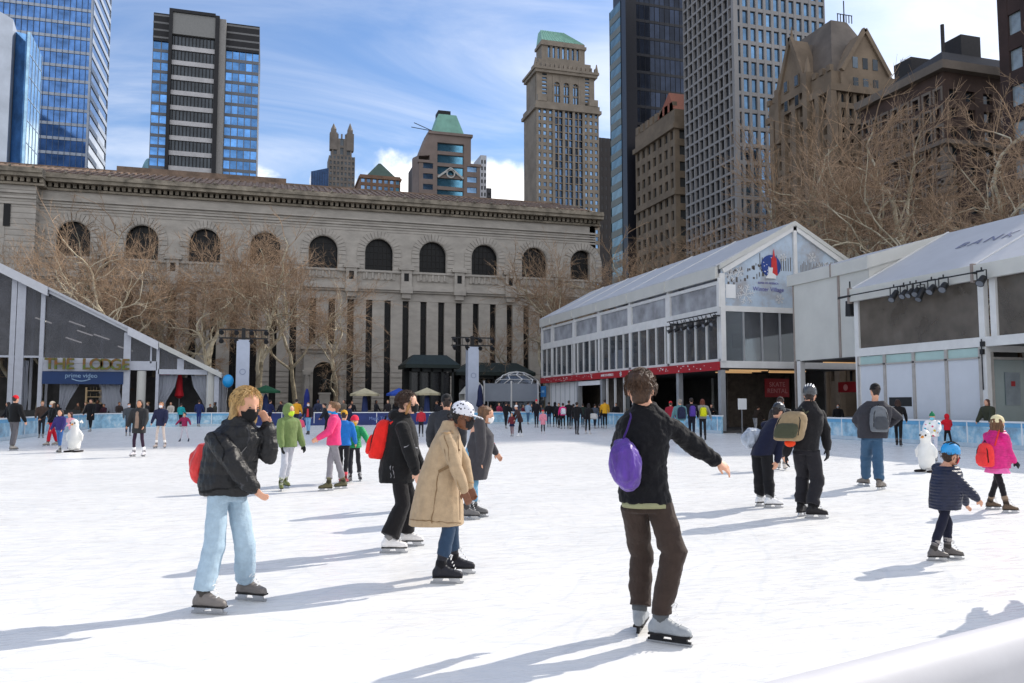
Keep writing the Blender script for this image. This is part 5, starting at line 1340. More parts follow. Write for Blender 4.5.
    for k, (x, y, z) in enumerate(((-14.8, Y+2, 8.1), (-14.7, Y+4.5, 7.6), (-13.2, Y+3, 7.2), (-11.7, Y+4.8, 6.4), (-17.4, Y+3, 8.4), (-15.2, Y+3, 6.9))):
        MB(O).bar((x, y, z), (x+1.1, y+.3, z-.38), .12, .09).build('strip_light', mat('strip_cool', (.8, .8, .8), .5, emit=(1, .95, .85), estr=1.1), root)
    # banner and letters
    gx = MB(O); gx.box(-16.0, -10.45, Y-.22, Y-.16, 3.15, 4.1); b = gx.build('banner', mat('banner_blue', srgb(8, 52, 104), .5, .12, .25), root)
    text_mesh('prime video', .46, 'lettering', mat('banner_ink', srgb(150, 180, 210), .5), b, (-13.35, Y-.235, 3.78), (1, 0, 0), (0, 0, 1), .02)
    m = MB(b.location); pts = [V((-14.0+1.3*t, Y-.24, 3.55-.17*sin(pi*t))) for t in [k/10 for k in range(11)]]
    m = MB(O)
    for p, q in zip(pts[:-1], pts[1:]): m.bar(p, q, .02, .06, up=(0, 0, 1))
    m.bar(pts[-1], pts[-1]+V((-.18, 0, .02)), .02, .04); m.build('smile_mark', mat('banner_ink', srgb(150, 180, 210)), b)
    gr, rd = mat('letter_green', srgb(50, 120, 40), .6, .3, 1.6, col2=srgb(150, 55, 38)), mat('letter_edge', srgb(120, 95, 75), .6)
    word = 'THE LODGE'; x = -15.75
    for ch in word:
        if ch != ' ':
            e = text_mesh(ch, 1.15, 'sign_letter', gr, root, (x+.28, Y-.42, 4.62), (1, 0, 0), (0, 0, 1), .14, bold=.03)
        x += .68 if ch != ' ' else .42
    # curtains
    M_c = pvc('curtain_cloth', (.42, .44, .50), .3)
    for x, wt, wm, dx, z1 in ((-17.3, .5, .4, 0, 4.9), (-14.2, 1.5, .5, -.5, 3.9), (-11.4, 1.5, 1.0, .2, 3.3), (-7.3, 1.4, .5, -.6, 3.9), (-4.9, 1.5, .45, .6, 3.9)):
        c = curtain('curtain', root, x, Y+.35, .1, z1, wt, wm, zt=1.3, m=M_c, dx=dx)
    for x in (-9.2, -4.15): MB(O).lathe((x, Y+.1, 0), [(.33, .1), (.33, 4.2)], 14).build('wrapped_post', M_pvc, root)
    # terrace rail and dark planter wall in front of the lodge
    m = MB(O); m.box(-16.4, -3.4, Y-.9, Y-.8, .9, 1.0)
    x = -16.4
    while x < -3.4: m.box(x, x+.05, Y-.88, Y-.82, 0, .95); x += .6
    m.box(-30, -11.9, 61.5, 61.6, .0, 1.25)
    m.build('terrace_rail', M_black, root)
    mb = MB(O)
    for k, (x, z) in enumerate(((-15.6, 3.5), (-12.1, 3.0), (-7.3, 3.5), (-5.6, 3.4), (-6.6, 3.1), (-15.0, 2.6), (-5.0, 3.6), (-9.8, 3.4))):
        MB(O).ball((x, Y+1.4+k*.3, z), .07, n=8, m=5).build('bulb', M_warm, root)
lodge()
def bar_counter():
    r = empty('bar_counter', 'lit wooden bar with shelves of bottles inside the lodge', 'bar counter', (-12.5, 72.5, .1)); O = r.location
    m = MB(O); m.box(-14.2, -9.9, 72.2, 72.9, .1, 1.2); m.box(-14.3, -9.8, 72.1, 73.0, 1.2, 1.28); m.build('counter', M_wood, r)
    m = MB(O); 
    for z in (1.7, 2.2, 2.7): m.box(-13.9, -12.0, 73.6, 73.9, z, z+.05)
    m.box(-13.95, -13.85, 73.6, 73.9, .1, 3.0); m.box(-12.05, -11.95, 73.6, 73.9, .1, 3.0); m.build('shelf', mat('bar_shelf', (.45, .36, .24), .5, .1, emit=(1, .75, .45), estr=.12), r)
    rr = random.Random(9)
    m = MB(O)
    for k in range(26):
        x = -13.8+1.75*((k % 9)/8); z = (1.75, 2.25, 2.75)[k//9]; m.tube([(x, 73.7, z), (x, 73.7, z+.18), (x, 73.7, z+.3)], [.04, .04, .015], 6)
    m.build('bottles', mat('bottle_mix', (.35, .3, .2), .2, .5, 5, island=.8), r)
    m = MB(O); m.box(-12.0, -10.2, 72.3, 72.36, 2.75, 2.9); m.build('wooden_beam', M_wood, r)
bar_counter()

# ------------------------------------------------------------------ terrace furniture beyond the boards
def light_tower(px0, px1, pyt, Y, label):
    a = hitY(px0, pyt, Y); b = hitY(px1, pyt, Y); w = b.x-a.x; x = (a.x+b.x)/2; zt = a.z
    r = empty('light_tower', label, 'light tower', (x, Y, 0), 'light towers at the end of the rink'); O = r.location
    m = MB(O); m.box(x-w/2, x+w/2, Y-w/2, Y+w/2, .25, zt); m.build('wrapped_mast', mat('mast_wrap', (.50, .55, .66), .5, .08, .6), r)
    m = MB(O); m.box(x-.8, x+.8, Y-.8, Y+.8, -.03, .25); m.build('base', M_black, r)
    m = MB(O)
    for z in (zt+.15, zt+.85): m.bar((x-1.9, Y-.2, z), (x+1.9, Y-.2, z), .08, .08); m.bar((x-1.9, Y+.2, z), (x+1.9, Y+.2, z), .08, .08)
    for k in range(9):
        xx = x-1.9+3.8*k/8; m.bar((xx, Y-.2, zt+.15), (xx, Y-.2, zt+.85), .04, .04); m.bar((xx, Y-.2, zt+.15), (xx, Y+.2, zt+.15), .04, .04)
    m.bar((x, Y, zt-.1), (x, Y, zt+1.0), .3, .3); m.build('crossbar', M_black, r)
    for k in range(8):
        xx = x-1.75+3.5*(k % 4)/3; z = zt+(.62 if k < 4 else -.08); m = MB(O); m.tube([(xx, Y-.15, z+.08), (xx+.05, Y-.5, z-.08)], [.14, .2], 10)
        m.build('lamp', M_black, r)
    m = MB(O); n = 16; c = V((x, Y-w/2-.02, zt*.62)); 
    for k in range(n):
        p, q = c+V((.22*cos(2*pi*k/n), 0, .22*sin(2*pi*k/n))), c+V((.22*cos(2*pi*(k+1)/n), 0, .22*sin(2*pi*(k+1)/n))); m.bar(p, q, .02, .05)
    m.build('ring_mark', mat('mast_mark', (.30, .36, .5), .5), r)
light_tower(237, 250, 340, 71.0, 'white wrapped lighting mast behind the right end of the lodge')
light_tower(467, 477.5, 347, 72.0, 'white wrapped lighting mast beside the green roofed kiosk')
def kiosk(x0, x1, Y, zt, label, name='kiosk', d=4.0, eave=None):
    r = empty(name, label, 'kiosk', ((x0+x1)/2, Y, 0)); O = r.location; e = eave or zt-1.0
    dg = mat('kiosk_green', (.006, .016, .013), .6, .2); db = mat('kiosk_body', (.015, .017, .016), .6, .3, 1)
    m = MB(O); m.box(x0+.2, x1-.2, Y+.2, Y+d-.2, 0, 1.1); m.box(x0+.2, x1-.2, Y+d-.4, Y+d-.2, 1.1, e)
    for k in range(5): x = x0+.2+(x1-x0-.6)*k/4; m.box(x, x+.2, Y+.2, Y+.4, 1.1, e); m.box(x, x+.2, Y+.15, Y+.2, .2, 1.0)
    m.box(x0+.2, x1-.2, Y+.2, Y+.4, e-.7, e); m.build('body', db, r)
    m = MB(O); hip(m, x0-.3, x1+.3, Y-.3, Y+d+.3, e, zt, (x1-x0)*.22, d*.35); m.box(x0-.3, x1+.3, Y-.3, Y+d+.3, e-.35, e-.01); m.build('roof', dg, r)
    m = MB(O); m.box(x0+.4, x1-.4, Y+1.0, Y+1.1, 1.1, e-.7); m.build('glazing', mat('kiosk_glass', (.015, .015, .017), .2, .3, spec=.6), r)
kiosk(13.2, 18.0, 79.0, 6.5, 'dark kiosk with a green hipped roof left of the light mast')
kiosk(18.6, 26.5, 81.0, 5.9, 'long low dark kiosk behind the right light mast', d=3)
def hedge_row():
    pass
def dome():
    r = empty('igloo_dome', 'clear plastic dome tent above a grey screen wall', 'dome tent', (23.4, 76.5, 0)); O = r.location; c = V((23.6, 77.0, 2.05)); R = 2.75
    m = MB(O); m.ball(c, R, n=14, m=9); m.build('cover', clear_glass('dome_plastic', (.8, .82, .85), .2, .5), r, smooth=True)
    m = MB(O)
    for k in range(10):
        a = pi*2*k/10
        for j in range(6):
            t0, t1 = pi/2*j/6, pi/2*(j+1)/6
            P = lambda a, t: c+V((R*1.01*cos(t)*cos(a), R*1.01*cos(t)*sin(a), R*1.01*sin(t)))
            m.bar(P(a+.31*(j % 2), t0), P(a+.31*((j+1) % 2), t1), .07, .07); m.bar(P(a+.31*(j % 2), t0), P(a+.628+.31*(j % 2), t0), .06, .06)
    m.build('struts', M_wht, r)
    w = empty('screen_wall', 'pale grey blue screen wall below the plastic dome', 'wall', (21, 73, 0)); O = w.location
    m = MB(O); m.box(19.2, 24.5, 73.0, 73.15, 1.9, 3.55); m.build('panel', mat('screen_grey', (.28, .31, .36), .7, .1, .4), w)
    m = MB(O)
    for x in (19.2, 21.8, 24.4): m.box(x, x+.12, 72.95, 73.2, 0, 3.8)
    m.build('post', M_alu, w)
    m = MB(O); m.box(19.3, 24.4, 73.02, 73.08, .1, .9); m.build('lower_panel', mat('screen_blue', srgb(80, 140, 175), .6), w)
    f = empty('white_marquee', 'small white marquee peak left of the grey screen', 'marquee', (18.6, 74.5, 0)); O = f.location
    m = MB(O); c = V((18.9, 75.5, 0))
    m.hexa([c+V((-1.2, -1.2, 2.6)), c+V((1.2, -1.2, 2.6)), c+V((1.2, 1.2, 2.6)), c+V((-1.2, 1.2, 2.6))], [c+V((-.06, -.06, 4.2)), c+V((.06, -.06, 4.2)), c+V((.06, .06, 4.2)), c+V((-.06, .06, 4.2))]); m.build('canopy', M_pvc, f)
    m = MB(O)
    for s in (-1, 1):
        for t in (-1, 1): m.box(c.x+s*1.1-.05, c.x+s*1.1+.05, c.y+t*1.1-.05, c.y+t*1.1+.05, 0, 2.6)
    m.build('pole', M_alu, f)
    m = MB(O); m.box(c.x-1.1, c.x+.2, c.y+1.05, c.y+1.1, .1, 2.6); m.build('side_cloth', M_pvc, f)
dome()
def parasol(px, py, Y, r_, colr, label, closed=False, polec=(.03, .05, .16)):
    p = hitY(px, py, Y); x, zt = p.x, p.z
    r = empty('parasol', label, 'parasol', (x, Y, 0), 'parasols on the terrace'); O = r.location
    mm = mat('parasol_%02d%02d%02d' % tuple(int(c*99) for c in colr), colr, .8, .15, 2)
    m = MB(O)
    if closed:
        m.tube([(x, Y, zt), (x, Y, zt-.15), (x, Y, zt-.6), (x, Y, zt-1.3), (x, Y, zt-1.9), (x, Y, zt-2.1)], [.03, .12, .22, .24, .36, .1], 10)
    else:
        n = 8; vs = [V((x, Y, zt))]+[V((x+r_*cos(2*pi*k/n), Y+r_*sin(2*pi*k/n), zt-.5)) for k in range(n)]+[V((x+r_*cos(2*pi*k/n), Y+r_*sin(2*pi*k/n), zt-.68)) for k in range(n)]+[V((x, Y, zt-.12))]
        fs = [(0, 1+k, 1+(k+1) % n) for k in range(n)]+[(1+k, n+1+k, n+1+(k+1) % n, 1+(k+1) % n) for k in range(n)]+[(2*n+1, n+1+(k+1) % n, n+1+k) for k in range(n)]
        m.add(vs, fs)
    m.build('canopy', mm, r)
    m = MB(O); m.tube([(x, Y, 0), (x, Y, zt-.1)], .035, 8); m.build('pole', M_steel, r)
    if not closed:
        m = MB(O); m.tube([(x, Y, .9), (x, Y, 1.5), (x, Y, 2.2), (x, Y, 2.5)], [.3, .25, .2, .08], 10); m.build('wrap', mat('navy_cloth', polec, .8), r)
parasol(365, 388, 70.5, 1.25, (.52, .46, .30), 'open cream parasol left of the blue one on the terrace')
parasol(399, 388, 71, 1.1, srgb(35, 75, 170), 'open blue parasol between the two cream ones')
parasol(427, 387.5, 70.5, 1.2, (.52, .46, .30), 'open cream parasol in front of the green roofed kiosk')
parasol(307, 388.5, 69, .3, srgb(25, 40, 120), 'closed navy parasol below the library doorway', True)
parasol(180, 372, 70.5, .3, srgb(200, 25, 40), 'closed bright red parasol under the lodge canopy', True)
parasol(266, 385, 73, .3+.9, srgb(30, 90, 60), 'small open green parasol behind the white mast')
parasol(480, 384, 70, .3, srgb(20, 30, 70), 'closed dark blue parasol beside the right light mast', True)
bal = empty('balloon', 'bright blue balloon tied at the right end of the lodge', 'balloon', hitY(228, 381, 67.5)); q = V(bal.location)
m = MB(q); m.ball(q, .42, .42, .52); m.build('skin', mat('balloon_blue', srgb(30, 150, 215), .25, .03), bal, smooth=True)
m = MB(q); m.tube([q-V((0, 0, .5)), q-V((.1, 0, 1.6)), V((q.x+.1, q.y+.1, .05))], .01, 4); m.build('string', M_wht, bal)
def lollies():
    for px, py, c1, c2, lab in ((165, 375, srgb(215, 50, 90), srgb(235, 220, 225), 'tall pink and white sweet shaped decoration under the lodge canopy'), (161, 390, srgb(215, 60, 40), srgb(235, 235, 235), 'orange and white sweet shaped decoration beside the pink one')):
        p = hitY(px, py, 70.0); r = empty('sweet_decoration', lab, 'decoration', (p.x, p.y, 0)); O = r.location
        m = MB(O); m.ball(p, .35, .2, .38); m.build('disc', mat('sweet%d' % px, c1, .4), r, smooth=True)
        m = MB(O); m.tube([(p.x, p.y, .1), (p.x, p.y, p.z-.3)], .07, 8); m.ball(p+V((.0, 0, .5)), .25, .2, .22); m.build('stick', mat('sweetw%d' % px, c2, .4), r, smooth=True)
lollies()
# white notice on a stand by the gate gap
p = ground(735.5, 434); r = empty('notice_stand', 'small white notice on a grey stand at the gate gap', 'sign', (p.x+.3, p.y, 0)); O = r.location
z = 2.05; m = MB(O); m.box(p.x+.02, p.x+.55, p.y-.3, p.y-.27, 1.35, z-.1); m.build('notice', M_wht, r)
m = MB(O); m.bar((p.x+.28, p.y-.24, 0), (p.x+.28, p.y-.24, z-.1), .05, .05); m.box(p.x+.05, p.x+.5, p.y-.45, p.y-.05, -.02, .05); m.build('stand', M_steel, r)
# red cone on the ice
def cone(px, py, label):
    p = ground(px, py); r = empty('traffic_cone', label, 'cone', p); O = r.location
    m = MB(O); m.lathe(p, [(.17, .03), (.03, .62), (.02, .63)], 14); m.build('body', mat('cone_red', srgb(225, 30, 50), .5), r, smooth=False)
    m = MB(O); m.box(p.x-.22, p.x+.22, p.y-.22, p.y+.22, 0, .03); m.build('foot_plate', mat('cone_red', srgb(225, 30, 50)), r)
cone(488.5, 443.5, 'small red cone on the ice behind the masked woman')
# ------------------------------------------------------------------ bare plane trees
def bark_mat():
    if 'bark' in _M: return _M['bark']
    m = mat('bark', (.36, .31, .21), .85, .3, 2.2, .4, 9, col2=(.12, .10, .07))
    return m
M_bark = bark_mat()
M_limb = mat('pale_limb', (.66, .59, .44), .8, .3, 1.2, .2, 8, col2=(.28, .235, .16))
M_twig = mat('twigs', (.36, .245, .155), .9, .25, .5, island=.35)
def make_tree(seed, H, spread, lean=(0, 0), fork=.3, ntw=1.0, r0=.34):
    rnd = random.Random(seed)
    trunk, limb, twig = MB(), MB(), MB()
    def path(p, d, L, r, r1, n, wob, up):
        pts = [p]; rs = [r]
        for i in range(n):
            d = (d+V((rnd.uniform(-wob, wob), rnd.uniform(-wob, wob), rnd.uniform(-wob, wob)+up))).normalized()
            p = p+d*L/n; pts.append(p); rs.append(r+(r1-r)*(i+1)/n)
        return pts, rs, d
    def rot(d, ang, az):
        o = d.orthogonal().normalized(); b = d.cross(o); return (d*cos(ang)+(o*cos(az)+b*sin(az))*sin(ang)).normalized()
    def grow(p, d, L, r, lev):
        if lev >= 5:
            # spray of twigs
            q = p+d*L; twig.tube([p, p+d*L*.5+V((rnd.uniform(-.1, .1), rnd.uniform(-.1, .1), .05)), q], [r, r*.7, r*.35], 3, cap=False)
            for k in range(int(7*ntw)):
                t = rnd.uniform(.2, 1); e = rot(d, rnd.uniform(.3, 1.1), rnd.uniform(0, 6.28)); e.z += .15
                a = p+d*L*t; l = rnd.uniform(.3, .75); twig.tube([a, a+e*l], [.0095, .005], 3, cap=False)
            return
        wob = (.12, .34, .46, .5, .45)[lev]; n = (4, 6, 6, 4, 2)[lev]
        pts, rs, d2 = path(p, d, L, r, r*.62, n, wob, (.0, .05, .05, .03, .02)[lev])
        (trunk if lev == 0 else limb if lev < 4 else twig).tube(pts, rs, (9, 7, 5, 4, 3)[lev], cap=False)
        kids = (3, 4, 4, 4, 4)[lev]
        for k in range(kids):
            t = 1.0 if k == 0 else rnd.uniform(.45, 1.0)
            i = min(int(t*n), n-1); a = pts[i].lerp(pts[i+1], min(1, t*n-i))
            ang = rnd.uniform(.12, .4) if k == 0 else rnd.uniform(.5, 1.05)
            e = rot((pts[i+1]-pts[i]).normalized(), ang, (k*2.4+rnd.uniform(-.5, .5)))
            if lev == 0: e = V((e.x*spread, e.y*spread, max(e.z, .35))).normalized()
            rr = rs[i]*(.84 if k == 0 else .62)
            grow(a, e, L*(.80 if k == 0 else rnd.uniform(.5, .78)) if lev else L*rnd.uniform(.75, 1.0), max(rr, .014), lev+1)
    grow(V((0, 0, -.1)), V((lean[0], lean[1], 1)).normalized(), H*fork, r0, 0)
    return trunk, limb, twig
TREES = []
def tree_proto(seed, H, spread, **k):
    tr, li, tw = make_tree(seed, H, spread, **k)
    r = empty('plane_tree', '', 'tree', (0, 0, 0), 'bare plane trees'); tr.build('trunk', M_bark, r, smooth=True)
    cr = li.build('crown', M_limb, r, smooth=True); tw.build('twigs', M_twig, cr)
    return r
protos = []
def add_tree(kind, x, y, s, rz, label):
    k = kind
    if not protos[k][1]: r = protos[k][0]; protos[k][1] = True
    else: r = copy_tree(protos[k][0])
    r.location = (x, y, 0); r.scale = (s, s, s); r.rotation_euler = (0, 0, rz); r['label'] = label
    return r
for sd, H, sp, kw in ((11, 20, 1.15, dict(fork=.27)), (23, 20, 1.3, dict(fork=.24, lean=(.1, 0))), (37, 20, 1.0, dict(fork=.33)), (52, 20, 1.25, dict(fork=.3, lean=(-.12, .05)))):
    protos.append([tree_proto(sd, H, sp, ntw=1.0, **kw), False])
def T(kind, px, top, Y, rz, label, H0=None):
    """tree whose crown top reaches image row `top` when it stands at depth row Y"""
    p = hitY(px, top, Y); s = p.z/HTS[kind]; return add_tree(kind, p.x, Y, s, rz, label)
HTS = []
for r, _ in protos:
    z = 0
    for ch in r.children:
        for o in [ch]+list(ch.children): z = max(z, max(v.co.z for v in o.data.vertices))
    HTS.append(z)
print('tree heights', HTS)
T(0, 20, 210, 84, .3, 'bare tree rising behind the tall left part of the lodge roof')
T(1, 85, 186, 86, 1.9, 'wide bare tree before the second library arch above the lodge roof')
T(2, 128, 200, 80, 4.0, 'bare tree with leaning limbs behind the middle of the lodge roof')
T(3, 160, 204, 86, 2.2, 'bare tree between the third and fourth library arches')
T(0, 212, 210, 82, 5.0, 'bare forked tree rising just behind the right end of the lodge')
T(1, 262, 204, 80, .8, 'slim bare tree left of the library doorway beside the white mast')
T(2, 300, 218, 86, 3.1, 'bare tree directly in front of the library doorway')
T(2, 45, 214, 80, .9, 'bare tree with pale forks behind the steepest part of the lodge roof')
T(0, 185, 212, 88, 3.9, 'bare tree close to the library between its third and fourth arches')
T(3, 338, 256, 84, 5.3, 'small bare tree right of the library doorway')
T(3, 545, 230, 82, 3.6, 'leaning bare tree with pale limbs left of the glass pavilion')
T(0, 575, 234, 88, 1.1, 'bare tree behind the far end of the glass pavilion roof')
T(2, 612, 226, 88, 2.6, 'bare tree rising behind the low end of the pavilion roof before the tan building')
T(1, 640, 222, 84, 4.4, 'bare tree above the pavilion roof before the black skyscraper')
def TX(kind, px, top, X, rz, label):
    p = hitX(px, top, X); return add_tree(kind, p.x, p.y, p.z/HTS[kind], rz, label)
TX(2, 690, 190, 50, 1.0, 'thin bare tree behind the pavilion roof before the white grid tower')
TX(0, 790, 118, 54, 2.0, 'bare tree behind the pavilion gable before the gothic building')
TX(1, 915, 62, 52, 3.4, 'tall bare tree above the joint of the annex and the low tent')
TX(3, 850, 74, 46, .4, 'tall bare tree behind the cream tent annex')
TX(2, 950, 36, 46, 5.1, 'very tall bare tree above the lettered tent roof')
TX(3, 1000, 42, 44, 2.4, 'very tall bare tree with crooked pale limbs at the right edge')
TX(0, 1040, 20, 42, 4.1, 'tall bare tree partly cut by the right edge of the view')
# ------------------------------------------------------------------ people
_T = {}
def tex(name, size, kind='CLOUDS'):
    if name not in _T:
        t = bpy.data.textures.new(name, kind); t.noise_scale = size
        if kind == 'CLOUDS': t.noise_depth = 3
        _T[name] = t
    return _T[name]
def fuse(mb, name, m, parent, vox, sm=3, disp=0.0, dsize=.12, m2=None):
    o = mb.build(name, m, parent, smooth=True)
    r = o.modifiers.new('r', 'REMESH'); r.mode = 'VOXEL'; r.voxel_size = vox; r.use_smooth_shade = True
    if sm:
        s = o.modifiers.new('s', 'SMOOTH'); s.iterations = sm; s.factor = .5
    if disp:
        d = o.modifiers.new('d', 'DISPLACE'); d.texture = tex('folds%.3f' % dsize, dsize); d.strength = disp; d.mid_level = .5; d.texture_coords = 'GLOBAL'
    return o
def skin(i=0): return mat('skin%d' % i, [srgb(214, 160, 132), srgb(196, 140, 110), srgb(120, 78, 56), srgb(226, 176, 150)][i], .5, .06, 6, .05, spec=.35)
def hairm(c): return mat('hair_%d_%d_%d' % c, srgb(*c), .5, .35, 60, .5, 160, spec=.4, stretch=(1, 1, .12))
def quilt(r, g, b, freq=26):
    k = 'quilt_%d_%d_%d' % (r, g, b)
    if k in _M: return _M[k]
    m = mat(k, srgb(r, g, b), .5, .2, 9, .3, 40, spec=.4); nt = m.node_tree; N = nt.nodes; L = nt.links
    w = N.new('ShaderNodeTexWave'); w.wave_type = 'BANDS'; w.bands_direction = 'Z'; w.inputs['Scale'].default_value = freq/6.28; w.inputs['Distortion'].default_value = 1.2; w.inputs['Detail'].default_value = 1
    tc = [n for n in N if n.type == 'TEX_COORD'][0]; L.new(tc.outputs['Object'], w.inputs['Vector'])
    pw = N.new('ShaderNodeMath'); pw.operation = 'POWER'; pw.inputs[1].default_value = .45; L.new(w.outputs['Fac'], pw.inputs[0])
    bp = N.new('ShaderNodeBump'); bp.inputs['Strength'].default_value = .38; bp.inputs['Distance'].default_value = .02; L.new(pw.outputs[0], bp.inputs['Height'])
    old = [n for n in N if n.type == 'BUMP' and n != bp][0]; L.new(old.outputs['Normal'], bp.inputs['Normal'])
    L.new(bp.outputs['Normal'], N['Principled BSDF'].inputs['Normal']); return m
def dotted(name, base, cols, scale=30):
    if name in _M: return _M[name]
    m = mat(name, base, .7, .05, 5); nt = m.node_tree; N = nt.nodes; L = nt.links
    v = N.new('ShaderNodeTexVoronoi'); v.inputs['Scale'].default_value = scale; tc = [n for n in N if n.type == 'TEX_COORD'][0]; L.new(tc.outputs['Object'], v.inputs['Vector'])
    r = N.new('ShaderNodeValToRGB'); r.color_ramp.interpolation = 'CONSTANT'
    r.color_ramp.elements[0].color = (1, 1, 1, 1); r.color_ramp.elements[0].position = 0; r.color_ramp.elements[1].position = .33; r.color_ramp.elements[1].color = (0, 0, 0, 1)
    L.new(v.outputs['Distance'], r.inputs['Fac'])
    c = N.new('ShaderNodeValToRGB'); c.color_ramp.interpolation = 'CONSTANT'
    sp = N.new('ShaderNodeSeparateColor'); L.new(v.outputs['Color'], sp.inputs[0]); L.new(sp.outputs[0], c.inputs['Fac'])
    c.color_ramp.elements[0].color = (*cols[0], 1); c.color_ramp.elements[1].position = .6; c.color_ramp.elements[1].color = (*cols[-1], 1)
    for i, cc in enumerate(cols[1:-1]): e = c.color_ramp.elements.new(.25+.2*i); e.color = (*cc, 1)
    mx = N.new('ShaderNodeMix'); mx.data_type = 'RGBA'; L.new(r.outputs['Color'], mx.inputs['Factor'])
    b = N['Principled BSDF']; old = b.inputs['Base Color'].links[0].from_socket
    L.new(old, mx.inputs['A']); L.new(c.outputs['Color'], mx.inputs['B']); L.new(mx.outputs['Result'], b.inputs['Base Color']); return m

def dirv(deg): a = radians(deg); return RT*cos(a)+FW*sin(a)
HEADR = [(.0, .16, .13, .14), (.08, .12, .20, .24), (.20, .07, .265, .33), (.38, .03, .315, .385), (.55, .0, .335, .41), (.75, -.02, .325, .40), (.90, -.02, .25, .31), (.985, -.02, .12, .15)]
def ik(a, b, l1, l2, bend):
    d = b-a; L = min(d.length, (l1+l2)*.999)
    if L < 1e-4: return a+bend*l1
    x = (l1*l1-l2*l2+L*L)/(2*L); h = sqrt(max(0, l1*l1-x*x)); u = d.normalized()
    n = (bend-u*bend.dot(u)); n = n.normalized() if n.length > 1e-3 else u.orthogonal().normalized()
    return a+u*x+n*h
def hand_geo(mb, w, d, pn, k, side, curl=.5):
    """palm, four fingers and a thumb; w wrist, d direction, pn palm normal, side: which way the thumb leaves"""
    d = d.normalized(); s = d.cross(pn).normalized()*side; pn = s.cross(d).normalized()*(1 if s.cross(d).dot(pn) > 0 else -1)
    L = .095*k
    mb.loft([(w-d*.02*k, s, pn, .026*k, .019*k), (w+d*.02*k, s, pn, .031*k, .018*k), (w+d*L*.6, s, pn, .041*k, .015*k), (w+d*L, s, pn, .040*k, .012*k)], 12, 2.6)
    for i, (o, fl) in enumerate(((.030, .066), (.010, .075), (-.010, .070), (-.029, .054))):
        p0 = w+d*L*.9+s*o*k; c = curl*(1+.15*i)
        d1 = (d*cos(c*.6)+pn*sin(c*.6)+s*o*1.5).normalized(); p1 = p0+d1*fl*.5*k+d*.008*k
        d2 = (d*cos(c*1.5)+pn*sin(c*1.5)).normalized(); p2 = p1+d2*fl*.5*k
        mb.tube([p0, p1, p2], [.0095*k, .009*k, .0078*k], 8, rnd=True)
    p0 = w+d*.025*k+s*.024*k; p1 = p0+(d*.6+s*.8+pn*.2).normalized()*.035*k; p2 = p1+(d*.9+s*.25+pn*.3).normalized()*.034*k
    mb.tube([p0, p1, p2], [.013*k, .011*k, .009*k], 8, rnd=True)
